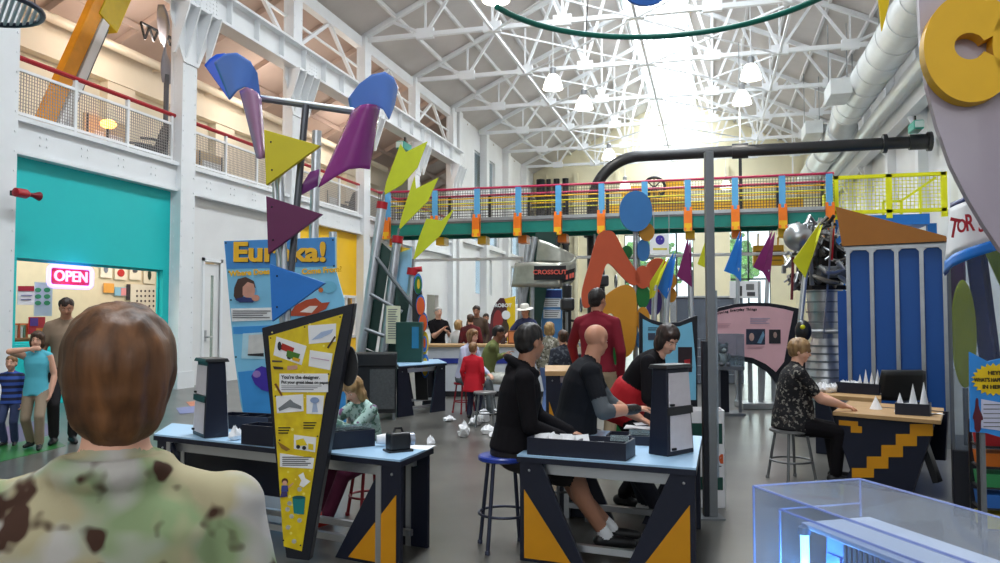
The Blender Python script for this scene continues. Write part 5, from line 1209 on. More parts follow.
MB().grid(lo_, 20, 6).build('lower_band', MF, t, world=True, solid=.02, smooth=60)
MB().grid(cf([(538, 239), (550, 243), (565, 250), (576, 256)], [(536, 263), (550, 263), (566, 263), (576, 272)], .2), 16, 6).build('upper_band', MF, t, world=True, solid=.02, smooth=60)
q = [at(534, 266, 16.95), at(566, 265.5, 16.95), at(566, 279.5, 16.95), at(534, 280, 16.95)]
MB().prism(q, FW * .05).build('black_label', BLKTXT, t, world=True)
MB().prism([at(562, 283, 16.93), at(562, 272, 16.93), at(575, 268, 17.3), at(574, 280, 17.3)], FW * .05).build('black_label', BLKTXT, t, world=True)
REDT = mat('label_red', (214, 92, 78), .5)
p = MW[t].inverted() @ at(550, 272.3, 16.93); text('lettering', 'CROSSCUT', 4.9 * dM / 800 * 1.2, REDT, t, p, bold=.003, sx=1.12, ext=.004)
for x_ in (566, 569.5, 572): MB().prism([at(x_, 275 - (x_ - 566) * .35, 16.9), at(x_ + 2, 274.4 - (x_ - 566) * .35, 16.9), at(x_ + 2, 279 - (x_ - 566) * .3, 16.9), at(x_, 279.6 - (x_ - 566) * .3, 16.9)], FW * .02).build('red_mark', REDT, t, world=True)
for x in (519, 531): pole(t, [(x, 395), (x + 1.5, 262)], 17.45, .05, 'support_pole', GALV)
# ---- blue information pillar, dark machines
t = thing('information_pillar', 'blue information pillar with white panels of small print behind the metal flag', 'pillar', cl(552, 18.6)); h = at(552, 289, 18.6).z
MB().bb(-.24, .24, 0, .3, 0, h).build('pillar', mat('pillar_blue', (84, 140, 196), .5), t, bevel=.02)
MB().bb(-.22, .22, -.02, 0, h - .2, h - .03).build('header', mat('navy_header', (36, 50, 110), .5), t)
for z0 in (h - .42, h - .68): MB().bb(-.2, .2, -.016, 0, z0, z0 + .2).build('text_panel', PAPER, t); mb = MB(); [mb.bb(-.17, .12 + .02 * k, -.022, -.016, z0 + .035 + .045 * k, z0 + .05 + .045 * k) for k in range(4)]; mb.build('text_line', GREYTXT, t)
def machine(label, px, d, h, w, seed):
    t = thing('workshop_machine', label, 'machine', cl(px, d), A); rn = random.Random(seed)
    MB().bb(-w / 2, w / 2, -.25, .25, 0, .75).build('cabinet', BLACKM, t, bevel=.02); MB().tube([(0, .1, .75), (0, .1, h)], .06, 10).build('column', BLACKM, t, smooth=40)
    MB().bb(-w * .28, w * .16, -.24, .22, h - .32, h - .06).build('head', BLACKM, t, bevel=.05); MB().lathe([(.09, 0), (.1, .04), (.1, .26), (.06, .3)], 14, (-w * .05, .12, h - .06)).build('motor', BLACKM, t, smooth=40); MB().bar((-w * .2, 0, h - .5), (w * .5, .02, h - .56), .05).build('arm', BLACKM, t); MB().ell((w * .5, 0, h - .6), (.1, .09, .12)).build('lamp_head', BLACKM, t, smooth=60); MB().bb(-w * .35, w * .35, -.28, .2, .9, .97).build('work_table', STEELG, t)
    mb = MB(); c = V((w * .4, -.1, h - .2)); mb.tube([c + V((0, .14 * math.cos(2 * PI * k / 16), .14 * math.sin(2 * PI * k / 16))) for k in range(16)], .018, 6, True); mb.bar(c - V((0, .14, 0)), c + V((0, .14, 0)), .02); mb.build('hand_wheel', STEELG, t)
    MB().tube([(-w * .1, -.15, h - .35), (-w * .1, -.15, 1.2)], .03, 8).build('spindle', STEELG, t, smooth=40)
machine('dark drill-like machine behind the dark red sweater, left one', 569, 16.5, 1.95, .6, 1); machine('dark machine with a hand wheel right of the first, seen through the red arch', 603, 18, 2.5, .7, 2)
# ---- back tables, dark cabinet and green terminal at the left
q = [cl(399, 12.0), cl(447, 12.9), cl(438, 14.0), cl(396, 13.4)]
table('exhibit_table', 'far dark table with pale blue top left of the enquiry desk', q, .77, TOPB, tri='', flare=.35, inset=.2)
t = thing('dark_cabinet', 'dark cabinet with black top and grey mesh side behind the seated girl', 'cabinet', cl(373, 11.7), A + .12)
MB().bb(-.36, .34, 0, .5, .1, .78).build('body', mat('cabinet_black', (26, 27, 31), .5), t, bevel=.01); MB().bb(-.37, .35, -.02, .52, .78, .97).build('top', BLACKM, t, bevel=.015)
MB().bb(-.04, .32, -.012, 0, .16, .74).build('mesh_side', mat('grey_mesh_panel', (84, 86, 88), .6, var=.25, scale=40), t)
for x in (-.33, .31):
    for y in (.04, .46): MB().bb(x - .02, x + .02, y - .02, y + .02, 0, .1).build('foot', STEELG, t)
p = cl(412, 12.9, .77); t = thing('green_terminal', 'dark green box with a blue window on the far pale blue table', 'box', p, A); h = at(412, 322, 12.9).z - .77
MB().bb(-.26, .16, 0, .3, 0, h).build('casing', mat('terminal_green', (18, 66, 58), .5), t, bevel=.01); MB().bb(.0, .11, -.01, 0, h * .35, h * .88).build('window', mat('terminal_blue', (40, 120, 160), .2), t)
# ---- frame of green panels and aluminium poles with yellow arrow flags
dG = 14.4
t = thing('panel_frame', 'leaning frame of aluminium poles and dark green panels behind the far pale blue table', 'frame', cl(385, dG), A)
pole(t, [(354, 400), (382, 207)], dG, .085, 'pole', ALU); pole(t, [(377, 400), (397, 242)], dG + .1, .085, 'pole', ALU); pole(t, [(402, 380), (413, 275)], dG + .2, .08, 'pole', ALU)
for pts in (((360, 345), (380, 241), (391, 251), (375, 352)), ((356, 395), (362, 348), (374, 352), (366, 398)), ((379, 352), (391, 282), (410, 300), (399, 360)), ((371, 400), (378, 355), (398, 362), (396, 395))): MB().prism([at(x, y, dG + .12) for x, y in pts], FW * .04).build('green_panel', DGRN, t, world=True)
MB().prism([at(x, y, dG + .25) for x, y in ((395, 252), (412, 247), (410, 300), (393, 282))], FW * .04).build('blue_panel', mat('pale_blue_panel', (150, 204, 236), .5), t, world=True)
MB().prism([at(x, y, dG + .14) for x, y in ((388, 245), (411, 248.5), (398, 253))], FW * .04).build('yellow_cap', YEL, t, world=True)
for a_, b_ in (((376, 257), (415, 308)), ((370, 294), (402, 312)), ((365, 329), (384, 336))): pole(t, [a_, b_], dG - .06, .035, 'brace', STEELG)
for x, y in ((382, 205), (397.5, 239), (412.5, 271)): MB().tube([at(x - .5, y + 4, dG), at(x + .5, y - 3, dG)], .1, 12).build('red_cap', RED, t, world=True, smooth=40)
pole(t, [(413, 270), (422, 269)], dG, .05, 'red_knob', RED)
pole(t, [(382, 203), (384, 192)], dG, .02, 'stem', STEELG); pole(t, [(397.5, 237), (399, 228)], dG, .02, 'stem', STEELG); pole(t, [(412.5, 268), (413, 259)], dG, .02, 'stem', STEELG)
t = thing('notice_sheet', 'tall pale yellow notice sheet fixed to the leaning green frame', 'notice', at(393, 344, dG - .12), A)
MB().prism([at(x, y, dG - .12) for x, y in ((386.5, 305.5), (400.5, 306), (399.5, 344), (385.5, 343.5))], FW * .01).build('sheet', mat('pale_yellow_paper', (226, 226, 196), .8), t, world=True)
mb = MB(); [mb.prism([at(x, y, dG - .125) for x, y in rect(388, 309 + 2.4 * k, 397.5 - (k % 3), 309.8 + 2.4 * k)], FW * .004) for k in range(13)]; mb.build('text_line', GREYTXT, t, world=True)
AF = mat('arrow_yellow', (196, 204, 22), .5)
for lab, pts in (('yellow arrow-shaped flag, top left of three on the leaning green frame', [(400.4, 143.7), (405.9, 151.9), (427.5, 141.2), (417.6, 167.3), (402, 184.7), (383.5, 195.4), (386, 182.2)]), ('yellow arrow-shaped flag, middle of three on the leaning green frame', [(414.6, 176), (416, 188.5), (438.7, 177.3), (428, 201), (398.4, 230.7), (402, 214.6)]), ('yellow arrow-shaped flag, lowest right of three on the leaning green frame', [(426.4, 218.4), (441.4, 220.5), (454, 208.8), (440.3, 235.4), (412.6, 261), (419, 237.6)])): flag(lab, pts, dG, AF, 'arrow flags on the leaning green frame', .03)
# ---- totem of painted ovals
t = thing('oval_totem', 'totem of painted oval plates with a dark back, beside the leaning green frame', 'sculpture', cl(421, 13.4), A)
MB().prism([at(x, y, 13.45) for x, y in ((412, 300), (414, 278), (419, 273), (423, 300), (428, 400), (416, 400), (413, 345))], FW * .06).build('backing', BLACKM, t, world=True)
def plate(t, cx, cy, rx, ry, d, m, name='oval_plate', th=.04, rot=0):
    pts = [at(cx + rx * math.cos(a) * math.cos(rot) - ry * math.sin(a) * math.sin(rot), cy + rx * math.cos(a) * math.sin(rot) + ry * math.sin(a) * math.cos(rot), d) for a in [2 * PI * k / 32 for k in range(32)]]
    return MB().prism(pts, FW * th).build(name, m, t, world=True)
PG, PB, PO, PY_ = mat('plate_green', (36, 116, 60), .5), mat('plate_blue', (56, 120, 206), .5), mat('plate_orange', (222, 92, 34), .5), mat('plate_yellow', (230, 190, 40), .5)
for cx, cy, rx, ry, m1, m2, rx2, ry2 in ((418, 284, 4.2, 10.5, PB, PG, 3.6, 9), (420.5, 305, 4.6, 10.5, PB, PO, 4, 9), (423, 322, 4.6, 10, PB, PO, 4, 8.5), (424.5, 343, 4, 11.5, PY_, PB, 2.4, 8), (425, 366, 4, 12, PB, PY_, 3, 9)):
    plate(t, cx, cy, rx, ry, 13.4, m1); plate(t, cx, cy + 1, rx2, ry2, 13.36, m2, 'inner_plate', .03)
plate(t, 418.4, 284, 1.4, 5, 13.33, PY_, 'inner_plate', .02); plate(t, 424.5, 343, 1.2, 5, 13.33, PO, 'inner_plate', .02)
# ---- arch / figure-one sculpture with discs
dS = 9.6
t = thing('shape_sculpture', 'sculpture of a red-orange arch, a gold figure-one shape and a column of coloured ovals', 'sculpture', cl(628, dS), A)
OR, GO, SB, SG = mat('sculpt_orange', (196, 84, 48), .5, var=.05), mat('sculpt_gold', (206, 142, 34), .5, var=.05), mat('sculpt_blue', (58, 124, 190), .5, var=.05), mat('sculpt_green', (16, 112, 50), .5)
def rounded(pts, n=3):
    for _ in range(n): pts = [q for i, p in enumerate(pts) for q in ((p[0] * .75 + pts[(i + 1) % len(pts)][0] * .25, p[1] * .75 + pts[(i + 1) % len(pts)][1] * .25), (p[0] * .25 + pts[(i + 1) % len(pts)][0] * .75, p[1] * .25 + pts[(i + 1) % len(pts)][1] * .75))]
    return pts
def shape(name, pts, d, m, th=.05, n=2): MB().prism([at(x, y, d) for x, y in rounded(pts, n)], FW * th).build(name, m, t, world=True)
shape('arch', [(600, 231), (612, 230), (618, 238), (624, 252), (637, 272), (642, 281), (634, 287), (624, 279), (610, 263), (606, 264), (602, 276), (599, 291), (591, 307), (583, 309), (581, 295), (585, 278), (590, 262), (595, 242)], dS, OR)
shape('figure_one', [(598, 302), (612, 290), (624, 284), (633, 286), (637, 296), (637, 325), (636, 345), (630, 356), (619, 360), (615, 352), (615, 334), (615.4, 318), (611, 312), (602, 318)], dS - .06, GO)
shape('green_base', [(609, 345), (626, 352), (624, 380), (623, 440), (607, 440), (608, 380)], dS, SG)
for cx, cy, rx, ry, m_ in ((636, 211, 16.5, 20.5, SB), ): plate(t, cx, cy, rx, ry, dS - .1, m_, 'big_disc')
for i, (cx, cy, rx, ry, m_) in enumerate(((647, 232, 7.5, 9, GO), (643.5, 250, 6.5, 11, SB), (643, 277, 8, 11.5, OR), (643, 296, 6.8, 12, SG), (643, 319, 6.8, 12, GO), (643, 340, 7, 10, SB))): plate(t, cx, cy, rx, ry, dS + .02 * (i % 2), m_)
pole(t, [(635.5, 440), (635.5, 205)], dS + .06, .03, 'mast', GALV); plate(t, 627, 252, 5.5, 6.5, dS + .1, SG)
MB().box(MW[t].inverted() @ cl(625, dS + .05, .03), (.6, .4, .06)).build('base_plate', BLACKM, t)
t = thing('disc_cluster', 'red-orange disc with two small gold discs on a post behind the flags', 'sculpture', cl(660, 10.6), A)
plate(t, 658, 275, 13.5, 17, 10.5, OR, 'disc'); plate(t, 671, 281, 5.5, 8, 10.55, GO, 'disc'); plate(t, 671, 295, 5.5, 7.5, 10.6, GO, 'disc'); plate(t, 654, 302, 8, 14, 10.62, mat('violet_disc', (86, 70, 150), .5, var=.3, scale=12), 'disc'); pole(t, [(662, 429.6), (662, 275)], 10.65, .03, 'post', GALV)
# ---- flags on slanted poles
def blade(label, pts, pole_, d, m):
    t = thing('pole_flag', label, 'flag', cl(pole_[-1][0], d), A, 'pole flags behind the pink board')
    tip, left, low, heel = [at(x, y, d) for x, y in pts]; mid = at((pts[0][0] * .55 + pts[3][0] * .45) - 1.5, pts[0][1] * .55 + pts[3][1] * .45, d - .16)
    MB().prism([tip, left, low], FW * .012).build('front_cloth', m, t, world=True)
    MB().prism([at(pts[0][0] + 2.2, pts[0][1] + 2, d + .1), at(pts[1][0] + 5, pts[1][1] - 2, d + .1), low, heel], FW * .012).build('rear_cloth', m, t, world=True)
    MB().tube([at(x, y, d + .05) for x, y in pole_], .035, 10).build('pole', ALU, t, world=True, smooth=50)
FY2 = mat('pole_flag_yellow', (214, 216, 30), .5)
blade('yellow pole flag beside the column of ovals, leftmost', [(667, 255), (650, 282), (649.5, 299), (654, 297)], [(655, 285), (650, 436.5)], 10.0, FY2)
blade('blue pole flag just right of the leftmost yellow one', [(674, 251), (656, 286), (666.5, 299), (672, 284)], [(668, 288), (659.5, 435.5)], 10.1, FBLUE)
blade('purple pole flag left of the tall grey pole', [(688, 238), (677, 276), (692, 287), (691.5, 248)], [(690, 270), (695, 436.5)], 10.0, PURP)
blade('yellow pole flag mostly hidden by the tall grey pole', [(706.5, 238), (697.5, 264), (708, 269), (711, 250)], [(710, 260), (713, 434.5)], 10.2, FY2)
blade('blue pole flag right of the tall grey pole', [(740, 231), (724, 271), (735, 275), (741, 282)], [(738, 268), (737, 405)], 13.6, FBLUE)
blade('purple pole flag above the right part of the pink board', [(773, 229), (753, 267), (763, 272), (769.5, 283)], [(768, 270), (762, 405)], 13.6, PURP)
blade('yellow pole flag in front of the rocket engine', [(820.5, 222), (793, 261), (805.5, 278), (818, 240)], [(806, 265), (789, 433)], 10.3, FY2)
# ---- tall grey pole with clear plates + white carton
t = thing('tall_pole', 'tall grey metal pole with a dark inner strip standing right of the centre table', 'pole', cl(708, 6.06), A)
h = at(709, 152, 6.06).z
MB().bb(-.012, .05, -.03, .03, .012, h).build('channel', STEELG, t, bevel=.004); MB().bb(-.05, -.012, -.028, .028, .012, 1.32).build('dark_strip', DKNAVY, t, bevel=.003)
MB().bb(-.09, .09, -.09, .09, 0, .012).build('base_plate', STEELG, t)
MB().bb(.05, .066, -.02, .1, .3, 1.7).build('clear_plate', glassy('clear_plate', (216, 226, 234), .3, .05), t)
t = thing('waste_carton', 'white carton bin with green bands and orange lettering behind the tall grey pole', 'carton', cl(702, 6.5), A - .12)
mb = MB(); w, dd, hh_ = .3, .26, .76; mb.bb(-w / 2, w / 2, -dd / 2, -dd / 2 + .008, 0, hh_); mb.bb(-w / 2, w / 2, dd / 2 - .008, dd / 2, 0, hh_); mb.bb(-w / 2, -w / 2 + .008, -dd / 2, dd / 2, 0, hh_); mb.bb(w / 2 - .008, w / 2, -dd / 2, dd / 2, 0, hh_); mb.bb(-w / 2, w / 2, -dd / 2, dd / 2, 0, .01); mb.build('box', PAPER, t)
for z0, z1 in ((.5, .66), (.14, .24)): MB().bb(-w / 2, w / 2 - .02, -dd / 2 - .002, -dd / 2, z0, z1).build('green_band', mat('carton_green', (20, 72, 62), .6), t)
text('lettering', 'M', .09, mat('carton_orange', (214, 92, 40), .6), t, (w * .33, -dd / 2 - .003, .38), bold=.006); MB().bb(.02, w / 2 - .03, -dd / 2 - .002, -dd / 2, .32, .33).build('text_line', GREYTXT, t)
# ---- pink board "Improving Everyday Things"
dP = 13.2; p0, rz, L2 = frame2d(755, dP, 0); k_ = dP / 800
t = thing('pink_board', 'pink arched board titled Improving Everyday Things in a dark frame on a grey base', 'sign', p0, rz)
arc = [(708, 312), (720, 307.5), (735, 304), (752, 302.5), (770, 303), (786, 305.5), (801, 309)]
MB().xz([L2(*p) for p in arc + [(796, 335), (792, 360), (790, 404), (780, 404), (778, 384), (768, 372), (755, 364), (738, 360), (708, 360)]], .02, .07).build('frame', DKNAVY, t, bevel=.004)
MB().xz([L2(*p) for p in [(709, 315.5), (721, 311), (736, 307.5), (752, 306), (769, 306.5), (784, 309), (793.5, 311.5), (789, 334), (784, 362), (776, 372), (766, 364), (753, 358), (738, 355.5), (709, 355)]], .0, .018).build('panel', mat('board_pink', (224, 176, 184), .55, var=.08, scale=3), t)
for i, ch in enumerate('Improving Everyday Things'):
    u = i / 24; px = 713 + 43 * u; py = 314.5 - 5.2 * math.sin(min(1, u * 1.25) * PI / 2); x, z = L2(px, py); 
    if ch != ' ': text('title_letter', ch, 3.6 * k_, BLKTXT, t, (x, -.004, z), Matrix.Rotation(-.18 * (1 - u), 4, 'Y') @ Matrix.Rotation(PI / 2, 4, 'X'), ext=.002, bold=.002)
def pic2(name, pts, c, y): return MB().xz([L2(*p) for p in pts], y, .004).build(name, mat('print_%d_%d_%d' % c, c, .6, var=.3, scale=12), t)
pic2('photograph', rect(746, 329, 765, 344.5), (44, 52, 74), -.006); pic2('photograph_face', oval(751.5, 337, 2.5, 4), (196, 160, 150), -.01); pic2('photograph_arm', [(757, 343), (763, 331), (764.5, 335), (761, 343.5)], (110, 150, 180), -.01)
pic2('photograph', rect(769, 329.5, 780.5, 343.5), (40, 40, 46), -.006); pic2('photograph_face', oval(775, 335, 1.8, 3), (180, 150, 140), -.01)
lines(L2, 717, 731, (323.5, 325, 326.5), -.003, t, .7, m=mat('faint_ink', (196, 150, 158), .7)); lines(L2, 750, 770, (318, 319.6, 321.2, 322.8), -.003, t, .8, m=mat('faint_blue_ink', (170, 156, 178), .7)); lines(L2, 747, 764, (346.5, 348), -.003, t, .7, m=MATS['faint_ink'])
MB().bb(*[L2(735, 0)[0], L2(782, 0)[0]], -.15, .35, 0, .1).build('base', GALV, t, bevel=.01)
for px in (757, 747, 770): x = L2(px, 0)[0]; MB().bb(x - .03, x + .03, .08, .14, .1, L2(px, 362)[1]).build('leg', GALV, t)
# ---- case with a plush toy
p = cl(729, 12.3); t = thing('display_case', 'clear display case with a plush toy on a grey stand before the pink board', 'display case', p, A); z0 = at(728, 366, 12.3).z; hc = at(728, 334, 12.3).z - z0
MB().bb(-.2, .2, -.1, .3, z0 - .06, z0).build('shelf', STEELG, t, bevel=.005)
mb = MB(); mb.bb(-.2, .2, -.1, -.09, z0, z0 + hc); mb.bb(-.2, .2, .29, .3, z0, z0 + hc); mb.bb(-.2, -.19, -.09, .29, z0, z0 + hc); mb.bb(.19, .2, -.09, .29, z0, z0 + hc); mb.bb(-.2, .2, -.1, .3, z0 + hc - .01, z0 + hc); mb.build('clear_cover', glassy('case_clear', (225, 232, 236), .06, .05, .12), t)
for x in (-.16, .16): MB().bb(x - .02, x + .02, 0, .04, .02, z0 - .06).build('leg', STEELG, t)
MB().bb(-.2, .2, -.12, .3, 0, .04).build('foot', STEELG, t); MB().bb(-.19, 0, .05, .3, .04, z0 - .08).build('dark_box', DKNAVY, t)
t = thing('plush_toy', 'grey and white plush toy sitting in the clear case by the pink board', 'toy', p + V((0, 0, z0 + .002)) - RT * .1, A); PLW, PLG = mat('plush_white', (226, 222, 214), .95, bump=.4, scale=60), mat('plush_grey', (96, 98, 104), .95, bump=.4, scale=60)
MB().ell((0, .02, .11), (.085, .075, .11)).build('body', PLW, t, smooth=60); MB().ell((0, .0, .26), (.08, .075, .08)).build('head', PLG, t, smooth=60)
for s in (-1, 1): MB().ell((s * .06, .0, .335), (.028, .02, .03)).build('ear', PLG, t, smooth=60); MB().ell((s * .08, -.03, .13), (.03, .03, .07)).build('arm', PLG, t, smooth=60); MB().ell((s * .055, -.08, .03), (.035, .06, .03)).build('foot', PLG, t, smooth=60); MB().ell((s * .03, -.07, .275), (.014, .008, .014), None, 10, 8).build('eye', IRIS, t, smooth=60)
MB().ell((0, -.065, .245), (.035, .03, .03)).build('muzzle', PLW, t, smooth=60)
# ---- light blue board with a concave top
dB = 8.6; p0, rz, L2 = frame2d(672, dB, 0)
t = thing('blue_board', 'pale blue board with concave dark frame behind the leaning woman', 'sign', p0, rz)
MB().xz([L2(*p) for p in ((640, 312), (650, 319), (664, 323), (680, 322), (698, 315), (698, 440), (640, 440))], .02, .06).build('frame', DKNAVY, t, bevel=.004)
MB().xz([L2(*p) for p in ((643, 319), (652, 323.5), (664, 327), (680, 326.5), (692, 322), (696, 366), (696, 400), (643, 400))], 0, .018).build('panel', mat('board_blue', (122, 194, 226), .5, var=.06), t)
pic2('dark_picture', rect(678, 347, 692, 372), (46, 30, 38), -.006); pic2('red_detail', [(684, 360), (690, 359), (690, 367), (685, 368)], (176, 30, 40), -.01)
lines(L2, 648, 658, (327.5, 329.5), -.003, t, .8, 'text_line', BLKTXT); pic2('small_picture', rect(648, 333, 655, 340), (60, 70, 90), -.006)
mb = MB(); [mb.bb(L2(px, 0)[0] - .05, L2(px, 0)[0] + .05, -.2, .25, 0, .05) for px in (650, 690)]; mb.build('foot', BLACKM, t)
# ---- long grey counter and posters far behind
t = thing('steel_counter', 'shiny grey steel counter far behind the pole flags', 'counter', cl(710, 18), A)
z1 = at(710, 296, 18).z; MB().bb(-.75, .75, 0, .7, 0, z1 - .05).build('body', mat('counter_steel', (126, 134, 146), .25, .7), t, bevel=.02); MB().bb(-.8, .8, -.05, .75, z1 - .05, z1).build('top', STEEL, t, bevel=.01)
mb = MB(); [mb.bb(-.7, .7, -.012, 0, .2 + .2 * k, .22 + .2 * k) for k in range(5)]; mb.build('groove', STEELG, t)
def poster(label, px0, py0, px1, py1, d, m, extra=None, legs=False):
    p0, rz, L2 = frame2d((px0 + px1) / 2, d, 0); t = thing('hanging_poster', label, 'poster', p0, rz)
    MB().xz([L2(*p) for p in rect(px0, py0, px1, py1)], 0, .03).build('board', m, t)
    if legs:
        for px in (px0 + 2, px1 - 2): x = L2(px, 0)[0]; MB().bb(x - .025, x + .025, .03, .08, 0, L2(px, py0)[1]).build('post', GALV, t)
    else:
        for px in (px0 + 2, px1 - 2): x = L2(px, 0)[0]; MB().bar((x, .015, L2(px, py0)[1]), (x, .015, L2(px, 228)[1] + .5), .02).build('hanger', GALV, t)
    for nm, pts, c in extra or []: MB().xz([L2(*p) for p in pts], -.006, .004).build(nm, mat('print_%d_%d_%d' % c, c, .6, var=.1), t)
poster('white poster with a purple button drawing hung under the footbridge', 650, 234, 669, 254, 22.5, PAPER, [('button_drawing', oval(660, 240, 4.5, 4.8), (70, 54, 160)), ('button_hole', oval(658.5, 239, .8, .8), (200, 196, 230)), ('button_hole', oval(661.5, 239, .8, .8), (200, 196, 230)), ('yellow_caption', rect(653, 248, 667, 250), (222, 208, 90))])
poster('white board with black and white pictures behind the blue pole flag', 730, 281, 758, 298, 17, PAPER, [('picture', rect(736, 286, 742, 296), (60, 60, 60)), ('picture', rect(746, 284, 754, 290), (120, 120, 120)), ('picture', rect(747, 292, 755, 296), (80, 80, 84))], True)
# ---- rocket engine
dE = 11.6; t = thing('rocket_engine', 'upright silver rocket engine with a ribbed bell, pipework and a round tank', 'engine', cl(825, dE), A)
def ez(py): return at(825, py, dE).z
def er(px): return px * dE / 800
BELL = mat('engine_metal', (186, 188, 190), .3, .85, var=.12, scale=8); PIPE = mat('engine_pipe', (112, 108, 102), .4, .8, var=.3, scale=10); DKP = mat('engine_dark', (52, 50, 48), .5, .5, var=.3, scale=10)
prof = [(er(29), .06)]
for i in range(12): f = i / 11; prof.append((er(28 - 15.5 * f ** 1.6), .1 + (ez(338) - .1) * f))
MB().lathe([(r, z) for r, z in prof], 36).build('bell', BELL, t, smooth=40)
for i in range(9): f = .1 + i / 10; z = .1 + (ez(338) - .1) * f; r = er(28 - 15.5 * f ** 1.6); MB().lathe([(r, z - .012), (r + .018, z - .012), (r + .018, z + .012), (r, z + .012)], 36).build('band', STEELG, t, smooth=40)
MB().lathe([(er(13), ez(338)), (er(15), ez(326)), (er(16.5), ez(305)), (er(17), ez(290))], 32).build('chamber', BELL, t, smooth=40)
MB().tube([(-er(22), -.25, ez(331)), (er(6), -.4, ez(331))], .035, 10).build('cross_pipe', BELL, t, smooth=40)
for z in (ez(322), ez(312), ez(302), ez(292)): MB().lathe([(er(17), z - .01), (er(18), z - .01), (er(18), z + .01), (er(17), z + .01)], 32).build('band', STEELG, t, smooth=40)
MB().bb(-er(20), er(20), -.28, .28, ez(290), ez(286)).build('mount_plate', DKP, t, bevel=.01)
MB().ell((er(-32), -.25, ez(239)), (.2, .2, .2), None, 28, 18).build('round_tank', BELL, t, smooth=60)
rn = random.Random(11)
for i in range(80):
    x0, y0, z0 = rn.uniform(-.4, .36), rn.uniform(-.35, .35), rn.uniform(ez(286), ez(226)); pts = [V((x0, y0, z0))]
    for k in range(4): pts.append(pts[-1] + V((rn.uniform(-.16, .16), rn.uniform(-.12, .12), rn.uniform(-.14, .16))))
    for p_ in pts: p_.x = max(-.46, min(.4, p_.x)); p_.z = max(ez(288), min(ez(218), p_.z))
    MB().tube(pts, rn.uniform(.012, .04), 7).build('pipework', rn.choice([PIPE, BELL, BELL, DKP]), t, smooth=50)
for i in range(9):
    c = (rn.uniform(-.3, .28), rn.uniform(-.2, .2), rn.uniform(ez(282), ez(230))); MB().lathe([(.05, 0), (.08, .02), (.08, .12), (.05, .14)], 14, c, Matrix.Rotation(rn.uniform(0, 3), 3, 'X')).build('pump', rn.choice([PIPE, DKP, BELL]), t, smooth=40)
MB().bb(-.12, .16, -.12, .16, ez(286), ez(240)).build('pump_core', DKP, t, bevel=.05)
MB().tube([(-er(14), -.32, ez(274)), (er(26), -.32, ez(272))], .085, 14).build('cross_duct', STEELG, t, smooth=40); MB().tube([(er(19), -.3, ez(266)), (er(22), -.3, ez(262)), (er(21), -.3, ez(240)), (er(15), -.2, ez(232))], .06, 12).build('elbow', PIPE, t, smooth=50)
for a_, b_ in (((-.3, -.3, ez(286)), (-.33, -.3, ez(225))), ((.3, -.3, ez(286)), (.22, -.2, ez(222)))): MB().bar(a_, b_, .05).build('strut', STEELG, t)
mb = MB(); mb.bar((-.2, -.42, ez(338)), (-.04, -.42, ez(226)), .02); mb.build('front_strut', BELL, t); MB().bar((-.06, -.4, ez(262)), (-.03, -.4, ez(232)), .03).build('red_strap', RED, t); MB().bar((er(-38), -.2, ez(300)), (er(-36), -.2, ez(258)), .03).build('red_strap', mat('strap_dark_red', (110, 40, 44), .6), t)
MB().lathe([(er(34), 0), (er(34), .06)], 32).build('base_ring', STEELG, t)
# ---- blue cabin with a brown wedge roof
fl_, fr_ = cl(846, 9.75), cl(946, 9.2); an = ang_to(fl_, fr_); t = thing('blue_cabin', 'bright blue cabin with silver posts and a brown wedge-shaped roof', 'cabin', fl_, an)
w = (fr_ - fl_).length; h = onplane(890, 245, fl_, an - A).z; BLU = mat('cabin_blue', (20, 80, 156), .5, var=.05, scale=2)
MB().bb(0.02, w, 0, 1.3, 0.06, h).build('wall_panel', BLU, t)
for px in (849, 872.5, 897.5, 922.5, 945.5): u = (MW[t].inverted() @ onplane(px, 300, fl_, an - A)).x; MB().bb(u - .022, u + .022, -.035, 0, .0, h + .0).build('post', GALV, t)
MB().bb(0, w + .02, -.04, 0, h - .05, h).build('top_rail', GALV, t); MB().bb(0, w + .02, -.03, 0.02, 0, .07).build('skirting', GALV, t)
for px in (849, 872.5, 897.5, 922.5, 945.5):
    u = (MW[t].inverted() @ onplane(px, 300, fl_, an - A)).x
    for s in (-1, 1):
        if 0 <= u + s * .06 <= w: MB().prism([(u, -.03, h - .05), (u + s * .06, -.03, h - .05), (u, -.03, h - .11)], (0, .02, 0)).build('gusset', GALV, t)
BRN = mat('wedge_brown', (158, 98, 26), .5, var=.06)
rp = [MW[t].inverted() @ onplane(x, y, fl_ - FW * .12, an - A) for x, y in ((835.5, 206.5), (842, 246), (947, 241), (946, 236))]
MB().prism(rp, (0, 1.3, 0)).build('wedge_roof', BRN, t); MB().bb(.03, w, -.09, 1.2, h, h + .02).build('roof_plate', BLACKM, t)
MB().bb(-.18, .02, .6, 1.3, .06, h * .78).build('side_panel', BLU, t)
